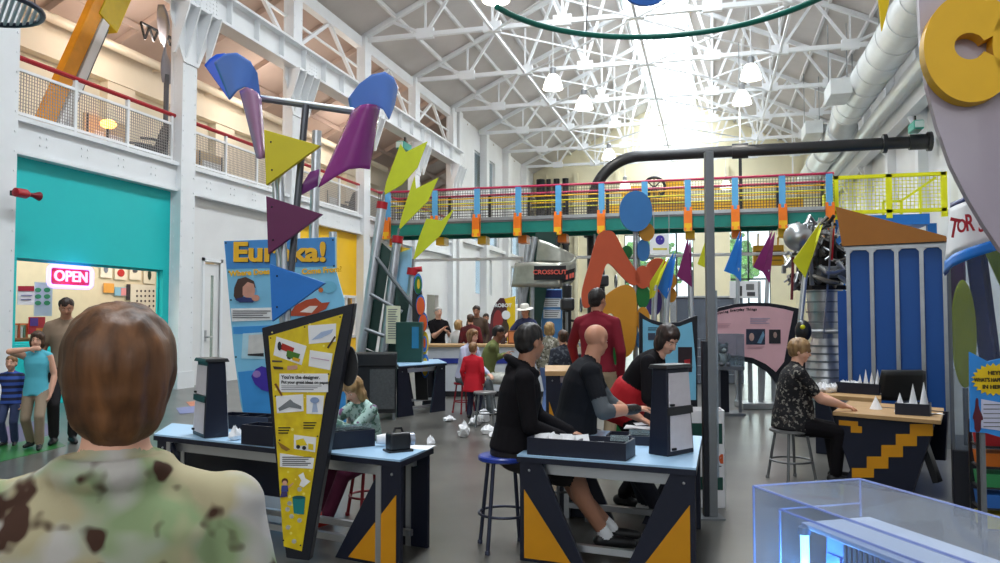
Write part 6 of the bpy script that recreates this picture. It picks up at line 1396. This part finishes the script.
# ---- big grey disc with yellow letters C O
dC = 4.3; yw = -.25
t = thing('letter_disc', 'huge grey curved disc with raised yellow letters C and O at the upper right', 'sign', at(1000, 250, dC), A)
P0 = at(960, 60, dC)
def cq(x, y, o=0): return onplane(x, y, P0, yw) + pnorm(yw) * o
left = [(919, -60), (919, 0), (921, 40), (927, 85), (937, 125), (951, 165), (969, 200), (984, 225), (1001, 250), (1022, 268)]
out = left + [(2120 - x, y) for x, y in reversed(left)]
MB().prism([cq(*p) for p in out], -pnorm(yw) * .06).build('disc', mat('disc_mauve_grey', (176, 164, 178), .3, var=.06, scale=1.5, coat=.3), t, world=True)
LYE = mat('letter_yellow', (236, 182, 14), .45, var=.03)
def ring(cx, cy, rx, ry, hx, hy, hrx, hry, a0, a1, o, th, n=40):
    mb = MB(); ang = [a0 + (a1 - a0) * k / n for k in range(n + 1)]; nn = pnorm(yw)
    O = [cq(cx + rx * math.cos(a), cy + ry * math.sin(a), o) for a in ang]; I = [cq(hx + hrx * math.cos(a), hy + hry * math.sin(a), o) for a in ang]
    for i in range(n): mb.hexa([O[i], O[i + 1], I[i + 1], I[i], O[i] + nn * th, O[i + 1] + nn * th, I[i + 1] + nn * th, I[i] + nn * th])
    return mb
ring(966, 53, 47, 54, 964, 52, 15, 13, .38, 2 * PI - .42, .0, .1).build('letter', LYE, t, world=True, merge=True)
ring(1040, 50, 54, 52, 1040, 48, 14, 16, 0, 2 * PI, .0, .1).build('letter', LYE, t, world=True, merge=True)
for x in (1000, 1100): MB().tube([cq(x, -40), cq(x, -40) + V((0, 0, 5))], .008, 5).build('cable', DARKWIRE, t, world=True)
# ---- conical white banner lettered TOR
dT = 5.2
t = thing('conical_banner', 'white conical banner with blue edges and red hand-painted letters TOR', 'banner', at(975, 262, dT), A)
def cone(u, v, b=0): 
    a, c_ = lerp_poly([(951, 203), (958, 200), (966, 197), (985, 190), (1010, 186)], u), lerp_poly([(944, 274), (953, 266), (972, 258), (1001, 249), (1025, 250)], u)
    return at(a[0] + (c_[0] - a[0]) * v, a[1] + (c_[1] - a[1]) * v, dT + .5 * (1 - u) ** 3 - .12 * math.sin(PI * u) - .08 * v + b)
MB().grid(lambda u, v: cone(u, .07 + v * .75), 16, 8).build('white_cloth', PAPER, t, world=True, solid=.008, smooth=60)
MB().grid(lambda u, v: cone(u, .82 + v * .18), 16, 3).build('blue_edge', PBLUE, t, world=True, solid=.01, smooth=60); MB().grid(lambda u, v: cone(u, v * .07), 16, 2).build('blue_edge', mat('edge_navy', (40, 64, 130), .5), t, world=True, solid=.01, smooth=60)
MB().prism([at(x, y, dT + .45) for x, y in ((945, 262), (951, 262), (949, 272), (945, 276))], FW * .01).build('blue_tail', MATS['edge_navy'], t, world=True)
RDL = mat('banner_red', (196, 40, 54), .6); Mi = MW[t].inverted()
for ch, px, py, s, r in (('T', 954, 229, 21, .2), ('O', 961.5, 226.5, 14, .1), ('R', 969.5, 223.5, 18, -.08), ('S', 981, 226, 14, 0)):
    p = Mi @ at(px, py, dT - .26); text('letter', ch, s * dT / 800 * 1.25, RDL, t, p, Matrix.Rotation(r, 4, 'Y') @ Matrix.Rotation(PI / 2, 4, 'X'), bold=.003, sx=.62)
MB().tube([at(975, 198, dT), at(975, 198, dT) + V((0, 0, 7))], .006, 5).build('cable', DARKWIRE, t, world=True)
# ---- tall clear cabinet at the right edge with coloured contents, and the blue burst sign
p = cl(949, 6.1); t = thing('clear_cabinet', 'tall clear-walled cabinet with a dark base at the right edge of the picture', 'cabinet', p, A - .5); hc = 2.05
CLR = glassy('cabinet_clear', (226, 232, 238), .05, .06, .12)
MB().bb(0, .9, 0, .9, 0, .5).build('base', DKNAVY, t, bevel=.01)
mb = MB(); mb.bb(0, .9, 0, .012, .5, hc); mb.bb(0, .012, .012, .9, .5, hc); mb.bb(.888, .9, .012, .9, .5, hc); mb.build('clear_wall', CLR, t)
for x, y in ((0, 0), (.88, 0), (0, .88), (.88, .88)): MB().bb(x, x + .02, y, y + .02, .5, hc).build('corner_post', STEELG, t)
MB().bb(0, .9, 0, .9, hc, hc + .012).build('top', CLR, t)
Mt = MW[t]
def inside(name, label, cat, mb, m, loc): o = mb.build(name, m, None, smooth=60); o.location = Mt @ V(loc); o.rotation_euler = (0, 0, A); MW[o] = Matrix.Translation(o.location); meta(o, label, cat)
mb = MB(); mb.ell((0, 0, 0), (.1, .03, .42), None, 20, 14); inside('yellow_paddle', 'long yellow oval paddle standing in the clear cabinet', 'paddle', mb, FYEL, (.1, .2, .5 + .42 + .45))
mb = MB(); mb.tube([(0, 0, -.42 - .0), (0, 0, -.86)], .02, 8); inside('paddle_post', 'thin post carrying the yellow paddle', 'post', mb, STEELG, (.1, .2, .5 + .42 + .45))
mb = MB(); mb.grid(lambda u, v: V(((u - .5) * .18 + .1 * v, .04 * math.sin(9 * u), .0 + .95 * (1 - v))), 10, 8); inside('blue_cloth', 'dark blue folded cloth hanging in the clear cabinet', 'cloth', mb, mat('cloth_navy', (28, 48, 120), .8), (.2, .3, 1.1))
mb = MB(); mb.grid(lambda u, v: V(((u - .5) * .14 + .42 * v, .05 * math.sin(7 * u), 1.0 * (1 - v))), 10, 8); inside('yellow_cloth', 'yellow-green cloth strip slanting across the clear cabinet', 'cloth', mb, mat('cloth_lime', (190, 206, 30), .8), (.3, .22, 1.05))
mb = MB(); mb.grid(lambda u, v: V(((u - .5) * .16, .04 * math.sin(8 * u), .5 * (1 - v))), 10, 6); inside('violet_cloth', 'violet cloth hanging at the left in the clear cabinet', 'cloth', mb, mat('cloth_violet', (110, 50, 110), .8), (.08, .42, 1.5))
mb = MB(); mb.ell((0, 0, .3), (.13, .13, .3), None, 14, 10); mb.bb(-.1, .1, -.1, .1, 0, .1); inside('dark_mannequin', 'dark rounded model standing at the right in the clear cabinet', 'model', mb, mat('model_dark', (46, 44, 52), .6), (.36, .34, .502))
dQ = 5.0; p0, rz, L2 = frame2d(985, dQ, -.15); k_ = dQ / 800
t = thing('burst_sign', 'blue sign with a yellow starburst and a bottle picture at the right edge', 'sign', p0, rz)
MB().xz([L2(*p) for p in ((970, 352), (988, 361.5), (1003, 358), (1060, 350), (1060, 452), (1003, 438), (986, 433), (971, 432))], 0, .02).build('board', mat('sign_bright_blue', (48, 140, 222), .45), t)
MB().xz([L2(993 + (22 if k % 2 else 18.5) * math.cos(2 * PI * k / 44), 379.5 + (16.5 if k % 2 else 13.5) * math.sin(2 * PI * k / 44)) for k in range(44)], -.005, .004).build('starburst', YEL, t)
for s, py in (('HEY!', 373), ("WHAT'S HAPPENING", 380), ('IN HERE?', 387)): x, z = L2(993.5, py); text('burst_lettering', s, 5.4 * k_, BLKTXT, t, (x, -.008, z), bold=.0008, sx=.72 if len(s) > 10 else 1)
MB().xz([L2(*p) for p in ((981, 399), (1003, 403), (1060, 410), (1060, 440), (1003, 431), (981, 428))], -.004, .003).build('text_box', mat('box_lilac', (204, 206, 228), .6), t); lines(L2, 983, 1020, (404, 408.5, 413, 417.5, 422, 426), -.006, t, .9)
MB().xz([L2(*p) for p in rounded([(975.5, 398), (978, 398), (978.5, 408), (982, 415), (983, 420), (980.5, 420), (980.5, 432), (974.5, 432), (974, 420), (972, 418), (975, 408)], 1)], -.006, .004).build('bottle_picture', mat('bottle_maroon', (88, 22, 40), .5), t)
for px in (973, 1030): x = L2(px, 0)[0]; MB().bb(x - .012, x + .012, .02, .045, 0, L2(px, 380)[1]).build('post', STEELG, t)
t = thing('parts_rack', 'small dark rack of coloured plastic bins under the blue burst sign', 'rack', cl(991, 5.5), A - .3)
mb = MB(); [mb.bar((x, y, 0), (x, y, .78), .02) for x in (-.1, .14) for y in (0, .2)]; mb.build('frame', BLACKM, t)
for i, c in enumerate(((220, 200, 50), (50, 110, 190), (60, 150, 90), (226, 120, 40), (206, 44, 50))):
    z = .06 + .14 * i; MB().bb(-.1, .14, -.01, .2, z - .012, z).build('shelf', BLACKM, t); MB().hexa([(-.08, 0, z), (.12, 0, z), (.12, .18, z), (-.08, .18, z), (-.09, -.02, z + .09), (.13, -.02, z + .09), (.13, .19, z + .09), (-.09, .19, z + .09)]).build('bin', mat('bin_%d_%d_%d' % c, c, .5), t)
# ---- clear acrylic case with a blue-lit machine, right foreground
Lc, Bc = onz(752, 485, 1.0), onz(860, 478, 1.0); ax = (Bc - Lc); wc = ax.length; an = math.atan2(ax.y, ax.x)
t = thing('acrylic_case', 'clear acrylic case with bluish edges on a dark plinth in the right foreground', 'display case', (Lc.x, Lc.y, 0), an)
ACR = glassy('acrylic', (240, 243, 248), .03, .02, .12); EDG = glassy('acrylic_edge_glow', (196, 208, 240), .45, .1, .3, (150, 170, 255), .07)  # faint bluish glow put into the edge material by emission
ln = 1.35; zb, zt_ = .48, 1.0; k = .006
mb = MB(); mb.bb(0, wc, -ln, 0, zt_ - k, zt_); mb.bb(0, k, -ln, 0, zb, zt_ - k); mb.bb(wc - k, wc, -ln, 0, zb, zt_ - k); mb.bb(k, wc - k, -k, 0, zb, zt_ - k); mb.bb(k, wc - k, -ln, -ln + k, zb, zt_ - k); mb.build('clear_wall', ACR, t)
def edges(x0, x1, y0, y1, z0, z1, r, name):
    for a_, b_ in (((x0, y0, z1), (x1, y0, z1)), ((x0, y1, z1), (x1, y1, z1)), ((x0, y0, z1), (x0, y1, z1)), ((x1, y0, z1), (x1, y1, z1)), ((x0, y0, z0), (x0, y0, z1)), ((x1, y0, z0), (x1, y0, z1)), ((x0, y1, z0), (x0, y1, z1)), ((x1, y1, z0), (x1, y1, z1))): MB().bar(a_, b_, r).build(name, EDG, t)
edges(0.003, wc - .003, -ln + .003, -.003, zb, zt_ - .002, .0045, 'clear_edge')
MB().bb(-.02, wc + .02, -ln - .02, .02, 0, zb - .02).build('plinth', DKNAVY, t); MB().bb(-.03, wc + .03, -ln - .03, .03, zb - .02, zb).build('plinth_top', STEELG, t)
p = MW[t] @ V((.05, -.12, zb)); Mc = MW[t]
t2 = thing('lit_machine', 'blue-lit machine with slotted panels and a glowing tube inside the acrylic case', 'machine', Mc @ V((.06, -.1, zb)), an); hm = .465
BM = mat('machine_blue_grey', (120, 150, 200), .35, .2); w2, l2 = wc - .13, 1.1
MB().bb(.07, w2, -l2, -.06, .0, hm - .05).build('body', BM, t2, bevel=.006); MB().bb(.02, w2, -l2, -.02, hm - .045, hm - .03).build('top_plate', mat('plate_white', (216, 222, 232), .35), t2, bevel=.003)
mb = MB()
for r_ in range(2):
    for i in range(14): u = -.15 - .02 * i; mb.bb(.064, .072, u, u + .01, .2 + .11 * r_, .29 + .11 * r_)
mb.build('slot', BLKTXT, t2)
mb = MB(); mb.bb(.064, .071, -.125, -.07, .12, .36); mb.build('hatch', mat('hatch_blue', (70, 110, 180), .4), t2)
MB().tube([(.02, -.035, .03), (.02, -.035, hm - .06)], .012, 12).build('glowing_tube', glow('tube_glow', (120, 200, 255), 5), t2, smooth=40)
MB().lathe([(.018, 0), (.018, .02)], 12, (.02, -.035, hm - .06)).build('tube_cap', STEEL, t2); MB().lathe([(.018, 0), (.018, .03)], 12, (.02, -.035, 0)).build('tube_cap', STEEL, t2)
MB().lathe([(.02, 0), (.02, .03), (.014, .035)], 14, (.04, -.66, .3), Matrix.Rotation(-PI / 2, 3, 'Y')).build('red_knob', RED, t2, smooth=40)
MB().bb(-.025, -.02, -l2, .02, 0, hm).build('clear_front', ACR, t2); MB().bar((-.022, -l2, hm), (-.022, .02, hm), .005).build('clear_edge', EDG, t2); MB().bar((-.022, .02, 0), (-.022, .02, hm), .005).build('clear_edge', EDG, t2); MB().bar((-.022, .02, hm), (w2, .02, hm), .004).build('clear_edge', EDG, t2)
p = MW[t2] @ V((.0, -.06, .3)); point('case_tube_light', p, 2.2, (.2, .55, 1), .03); point('case_tube_light', MW[t2] @ V((.0, -.3, .2)), 2, (.15, .45, 1), .03)
# ---- shop window: neon sign, shelves, posters
xw = XL - .06; c = onx(71, 277, xw); a_, b_ = onx(49, 277, xw), onx(92, 277, xw); wn = abs(b_.y - a_.y) / 2; zt2 = onx(71, 267, xw); hn = zt2.z - c.z
t = thing('neon_sign', 'glowing pink and violet neon OPEN sign hanging in the shop window', 'neon sign', c, PI / 2)
MB().bb(-wn * .95, wn * .95, .03, .05, -hn * .9, hn * .9).build('backing', mat('neon_backing', (190, 40, 80), .5), t)
def rrect(w, h, r, n=6): return [V((sx * (w - r) + r * math.cos(a), 0, sz * (h - r) + r * math.sin(a))) for sx, sz, a0 in ((1, 1, 0), (-1, 1, PI / 2), (-1, -1, PI), (1, -1, 1.5 * PI)) for a in [a0 + PI / 2 * k / n for k in range(n + 1)]]
MB().tube(rrect(wn, hn, hn * .5), .035, 8, True).build('border_tube', glow('neon_violet', (176, 150, 255), 1.5), t, smooth=50)
text('neon_lettering', 'OPEN', hn * 1.5, glow('neon_pink', (255, 150, 190), 1.3), t, (0, -.01, 0), ext=.012, bold=.004, sx=1.12)
for s in (-1, 1): MB().bar((s * wn * .7, .04, hn * .9), (s * wn * .7, .04, wz1 - c.z + .05), .01).build('hanger', BLACKM, t)
point('neon_light', c + V((.25, 0, 0)), 3, (.9, .5, 1), .1); point('neon_light', c + V((-.35, 0, 0)), 3, (.9, .5, 1), .1)
def shop_poster(label, x0, y0, x1, y1, xx, c, arts=None, name='poster'):
    a_, b_ = onx(x0, y0, xx), onx(x1, y1, xx); t = thing(name, label, 'poster', (xx, a_.y, 0), PI / 2); w = abs(b_.y - a_.y)
    MB().bb(0, w, 0, .012, b_.z, a_.z).build('sheet', mat('shop_%d_%d_%d' % c, c, .7, var=.05), t)
    for nm, pts, c2 in arts or []: MB().prism([MW[t].inverted() @ onx(x, y, xx + .006) for x, y in pts], (0, -.004, 0)).build(nm, mat('shop_%d_%d_%d' % c2, c2, .6, var=.1), t)
xs = -13.75
leaf = [('leaf_print', oval(38 + 9 * (i % 2), 290 + 6.5 * (i // 2), 3.2, 2.3, 12), (70, 160, 110)) for i in range(6)]
shop_poster('notice with a red heading hanging at the left in the shop window', 18, 286, 34, 305, XL - .1, (226, 222, 226), [('red_heading', rect(18, 286, 34, 291), (176, 20, 50)), ('text_line', rect(21, 295, 32, 296), (110, 110, 150)), ('text_line', rect(21, 299, 31, 300), (110, 110, 150))])
shop_poster('pale poster with green leaf prints in the shop window', 35, 282, 52, 316, -12.0, (206, 216, 226), leaf)
shop_poster('red and violet poster low in the shop window', 29, 317, 45, 334, -12.0, (214, 60, 70), [('violet_part', rect(30, 318, 38, 326), (110, 70, 150)), ('orange_part', rect(36, 328, 44, 333), (236, 130, 60))])
shop_poster('white board of small drawings on the back wall of the shop, right side', 131, 284, 156, 312, xs, (232, 226, 214), [('dot', oval(137 + 4.1 * (i % 5), 291 + 5 * (i // 5), .9, 1.2, 8), (70, 60, 70)) for i in range(20)])
shop_poster('card with a red apple picture on the back wall of the shop', 115, 264, 127, 280, xs, (236, 228, 212), [('apple_picture', oval(121, 273, 3.6, 3.8, 16), (190, 50, 50)), ('apple_leaf', [(121, 269), (124, 266), (123, 269)], (60, 110, 60))])
shop_poster('card with a grey bird drawing left of the apple card', 101, 264, 112, 278, xs, (238, 232, 220), [('bird_drawing', oval(106, 269, 2.2, 4, 12), (120, 130, 150))])
shop_poster('card with a dark figure right of the apple card', 130, 266, 141, 280, xs, (238, 232, 218), [('figure_drawing', oval(135, 271, 2.5, 1.8, 12), (90, 90, 100))])
shop_poster('card with a dark green plant at the right end of the row', 144, 268, 155, 284, xs, (236, 230, 214), [('plant_drawing', oval(149.5, 275, 1.8, 5, 12), (50, 70, 60))])
shop_poster('orange square card on the back wall of the shop', 104, 283, 114, 293, xs, (232, 166, 80)); shop_poster('blue and pink striped card beside the orange one', 115, 287, 126, 296, xs, (140, 190, 220), [('pink_stripe', rect(121, 288, 126, 295.5), (226, 150, 160))]); shop_poster('narrow dark strip beside the blue and pink card', 127, 284, 130, 300, xs, (60, 56, 66))
t = thing('book_shelf', 'small wooden shelf with upright books low at the left in the shop window', 'shelf', (-12.0, onx(13, 340, -12.0).y, 0), PI / 2); zz = onx(19, 338, -12).z
MB().bb(0, .42, 0, .3, 0, zz - .03).build('cabinet', mat('shelf_brown', (150, 104, 66), .6), t); MB().bb(-.02, .44, -.02, .32, zz - .03, zz).build('board', mat('shelf_board', (180, 120, 80), .6), t)
for i, c in enumerate(((226, 222, 214), (210, 196, 170), (196, 96, 60), (230, 226, 220), (120, 150, 120), (206, 120, 80))):
    o = MB().bb(0, .045, 0, .18, 0, .2 + .03 * (i % 3)).build('book', mat('book_%d_%d_%d' % c, c, .6)); o.location = MW[t] @ V((.03 + .06 * i, .05, zz)); o.rotation_euler = (0, 0, PI / 2); MW[o] = Matrix.Translation(o.location); meta(o, ('white book standing leftmost on', 'beige book second from left on', 'rust-red book third from left on', 'white book right of the rust-red one on', 'green book on', 'orange book rightmost on')[i] + ' the shop window shelf', 'book', 'books on the shop window shelf')
# ---- coloured reflections on the floor near the shop, put in as tinted shapes
for i, (pts, c) in enumerate((([(0, 428), (40, 420), (60, 432), (10, 446)], (96, 60, 110)), ([(0, 446), (50, 436), (66, 446), (0, 462)], (40, 110, 50)), ([(186, 402), (214, 399), (222, 405), (192, 408)], (206, 120, 80)), ([(176, 408), (205, 405), (212, 411), (180, 414)], (112, 118, 170)), ([(100, 400), (160, 392), (168, 400), (104, 410)], (60, 140, 120)))):
    struct('floor_reflection', MB().prism([onz(x, y, .001 * (1 + i)) for x, y in pts], (0, 0, .002)), mat('reflection_tint_%d' % i, c, .35))
# ================================================================ the people
JEAN = mat('denim', (58, 70, 108), .85, var=.15, scale=20); BLK = mat('black_cloth', (26, 24, 27), .9, spec=.15, var=.2); DKGREY = mat('charcoal_cloth', (52, 50, 52), .9, spec=.15); BEIGE = mat('beige_trousers', (176, 156, 128), .9)
CR = A - PI / 2; CLf = A + PI / 2; TOC = A + PI    # facing picture right, picture left, the camera
FLW = spots('leafy_shirt', (182, 178, 172), [(134, 152, 112), (172, 162, 130), (66, 44, 34)], [6, 9, 13], [(.44, .54), (.5, .6), (.57, .62)])
person('person from behind in a pale leaf-print shirt, auburn hair, close in the left foreground', cl(117, 1.3), A + .2, 1.5, FLW, BEIGE, SKIN, H_RED, 'full', sleeve='short', bulk=1.25, belly=.02, vox=.008, hpitch=4, hyaw=14, hs=1.17, hem=.06, collar=True, smooth=9)
person('woman with dark hair in a tan top standing in front of the shop window', cl(66, 9.6), TOC + .5, 1.76, mat('tan_top', (150, 128, 108), .9), DKGREY, SKIN2, H_DKBR, 'short', sleeve='short', vox=.014, hpitch=20)
person('girl in a turquoise top wiping her face with her arm', cl(38, 9.2), TOC + .25, 1.33, mat('turquoise_top', (88, 184, 204), .85), mat('khaki', (150, 132, 112), .9), SKIN, H_BROWN, 'bob', sleeve='none', hs=1.12, vox=.01, hr=(.02, .2, 1.14), er=(1, .2, -.05), hem=.06, hpitch=3, nr=(0, -1, 0), hroll=-4, fl=(-.07, .08, .06), fr=(.07, -.1, .07))
person('small boy in a blue striped shirt beside the girl in turquoise', cl(13, 9.45), TOC + .2, 1.02, stripes('striped_shirt', (52, 84, 168), (26, 30, 60), .07), JEAN, SKIN, H_LTBR, 'short', sleeve='long', hs=1.3, vox=.01, hem=.04, bulk=1.1, hr=(.3, .15, .5))
person('girl with long blond hair drawing at the left table', cl(372, 6.12), A + .74 * PI, 1.27, spots('floral_top', (176, 204, 196), [(96, 130, 116), (120, 84, 120)], [22, 17], [(.52, .56), (.6, .63)]), mat('maroon_trousers', (84, 20, 50), .9), SKIN, H_BLOND, 'long', shoes=mat('red_shoe', (170, 30, 20), .4), vox=.008, hs=1.12, pel=(0, 0, .475), lean=20, hpitch=34, hyaw=14, hl=(-.02, .38, .76), hr=(.12, .36, .76), fl=(-.07, .42, .07), fr=(.08, .33, .07), bulk=1.05)
person('man in a black hooded top and shorts on the blue stool', cl(513, 5.34), CR + .0, 1.74, BLK, mat('dark_shorts', (40, 36, 36), .9), mat('skin_olive', (172, 122, 96), .55, var=.06, scale=9), H_BLACK, 'short', legs='shorts', vox=.008, pel=(0, 0, .635), lean=12, hood=True, hs=1.06, hyaw=36, hpitch=4, hl=(-.12, .4, .72), hr=(.12, .33, .72), er=(.4, -.5, -.6), fl=(-.1, .66, .085), fr=(.08, .6, .085), bulk=1.22, kl=(-.3, .5, 1), kr=(.2, .5, 1))
person('man with a shaved head in a black shirt wearing a studded wristband', cl(573, 6.0), CR - .05, 1.74, mat('black_shirt_print', (26, 27, 32), .85, spec=.2), mat('dark_jeans', (38, 40, 52), .9), SKIN2, H_STUB, 'bald', sleeve='short', vox=.008, pel=(0, 0, .645), lean=20, hs=1.05, hyaw=44, hpitch=8, hl=(-.1, .5, .74), hr=(.2, .44, .84), er=(.5, -.35, -.7), fl=(-.1, .55, .1), fr=(.1, .62, .1), bulk=1.35, cuff=mat('wristband', (60, 56, 54), .4, .5, var=.7, scale=120), under=mat('grey_sleeve', (84, 88, 92), .9), shoes=mat('white_sneaker', (210, 210, 210), .5))
person('woman in a black top over red leaning over the centre table, dark hair', cl(624, 6.55), CR - .42, 1.64, BLK, BLK, SKIN, H_DKBR, 'bob', vox=.008, pel=(0, 0, .77), lean=46, hpitch=32, hyaw=-34, hs=1.05, hl=(-.18, .42, .74), hr=(.1, .4, .72), hem=-.1, bulk=1.1, hip=mat('red_shirt', (176, 14, 28), .8), el=(-.6, -.4, -.4), er=(.6, -.4, -.5))
person('woman with short blond hair in a black flowery blouse on a stool', cl(789, 7.45), CR - .12, 1.6, spots('flowery_blouse', (34, 33, 36), [(132, 128, 120), (80, 74, 70)], [26, 34], [(.57, .61), (.6, .64)]), BLK, SKIN, hairmat('hair_ash_blond', (176, 140, 96), (110, 80, 50)), 'curly', sleeve='short', vox=.009, pel=(0, 0, .55), lean=9, hyaw=-24, hpitch=8, hl=(-.12, .46, .7), hr=(.12, .44, .7), fl=(-.1, .42, .07), fr=(.1, .36, .07), bulk=1.25, belly=.022, hem=.05)
person('man in a dark red sweater and beige trousers standing with his back turned', cl(597, 8.3), A - .3, 1.82, mat('dark_red_sweater', (122, 18, 38), .9), BEIGE, SKIN2, H_BLACK, 'short', vox=.011, hyaw=-30, hl=(-.3, .36, 1.0), el=(-1, -.4, -.2), bulk=1.05)
person('seated woman in a pale blouse with a red scarf', cl(464, 12.6), CR - .6, 1.64, mat('pale_blouse', (190, 192, 214), .9), mat('grey_trousers', (96, 104, 108), .9), SKIN, H_LTBR, 'bob', vox=.014, pel=(0, 0, .56), lean=20, hl=(-.1, .4, .62), hr=(.15, .4, .62), fl=(-.08, .45, .07), fr=(.1, .42, .07), hood=False, hpitch=8)
person('seated man in an olive jacket with folded arms', cl(485, 13.0), CR - .1, 1.78, mat('olive_jacket', (104, 112, 62), .9), mat('pale_shorts', (206, 206, 196), .9, var=.2, scale=30), SKIN3, H_BLACK, 'short', vox=.014, legs='shorts', pel=(0, 0, .56), lean=24, hl=(.1, .3, .88), hr=(-.1, .32, .9), fl=(-.1, .46, .07), fr=(.1, .5, .07), hpitch=14, bulk=1.12)
person('small child in a long red top standing with back turned', cl(473, 11.95), A - .35, 1.1, mat('red_top', (196, 22, 40), .85), mat('navy_trousers', (38, 40, 62), .9), SKIN, H_LTBR, 'short', hs=1.25, vox=.012, skirt=True, bulk=1.15)
person('grey-haired man in a black shirt holding a cup behind the desk', cl(438, 16.6), TOC + .4, 1.73, BLK, DKGREY, SKIN, H_GREY, 'short', sleeve='short', vox=.016, hr=(.0, .3, 1.25), hl=(-.1, .3, 1.2))
person('man with brown hair behind the desk, standing behind the boy', cl(477, 17.7), TOC - .2, 1.78, mat('brown_shirt', (84, 66, 54), .9), DKGREY, SKIN2, H_DKBR, 'short', vox=.016, hpitch=14)
person('boy in a black and red top behind the desk with his back turned', cl(470.5, 16.1), A + .2, 1.58, mat('black_red_top', (44, 22, 26), .9, c2=(120, 20, 28), scale=3), JEAN, SKIN, H_BROWN, 'short', vox=.016)
person('small blond girl in a white top at the desk', cl(458, 16.2), A - .6, 1.44, mat('white_top', (206, 202, 200), .9), JEAN, SKIN, H_BLOND, 'bob', vox=.016, hs=1.08)
def hat(t, I):
    hp, hh = I['hp'], I['hh']; R = I['RH']; mb = MB(); mb.lathe([(1.55 * hh, .42 * hh), (1.5 * hh, .5 * hh), (.84 * hh, .58 * hh), (.8 * hh, 1.1 * hh), (.6 * hh, 1.36 * hh), (.01, 1.3 * hh)], 24, hp(0, -.1, 0), R); mb.build('hat', mat('white_hat', (226, 222, 212), .8), t, smooth=40)
person('man in a wide white hat and navy shirt behind the desk', cl(526, 16.3), TOC - .5, 1.76, mat('navy_shirt', (44, 52, 88), .9), DKGREY, SKIN2, H_DKBR, 'short', vox=.015, sleeve='short', parts=hat, hpitch=12, hl=(-.25, .3, 1.08), hr=(.3, .35, 1.1))
person('person in a dark top far behind the desk between the man and the banner', cl(486, 19), TOC, 1.6, mat('plum_top', (70, 40, 56), .9), DKGREY, SKIN2, H_DKBR, 'short', vox=.018)
person('blond girl in mottled top and jeans behind the hooded man', cl(549, 12.2), A - .5, 1.42, spots('mottled_top', (126, 122, 106), [(176, 172, 160), (84, 80, 70)], [20, 26], [(.5, .56), (.56, .6)]), mat('light_jeans', (112, 140, 196), .9, var=.2, scale=12), SKIN, H_BLOND, 'bob', vox=.013, hs=1.08, hr=(.25, .3, .9))
person('child with a brown hair bun and dark patterned top beside the dark red sweater', cl(563, 10.4), A + .2, 1.33, spots('dark_pattern', (48, 52, 62), [(92, 96, 104)], [24], [(.55, .6)]), JEAN, SKIN, H_BROWN, 'bun', vox=.013, hs=1.1)
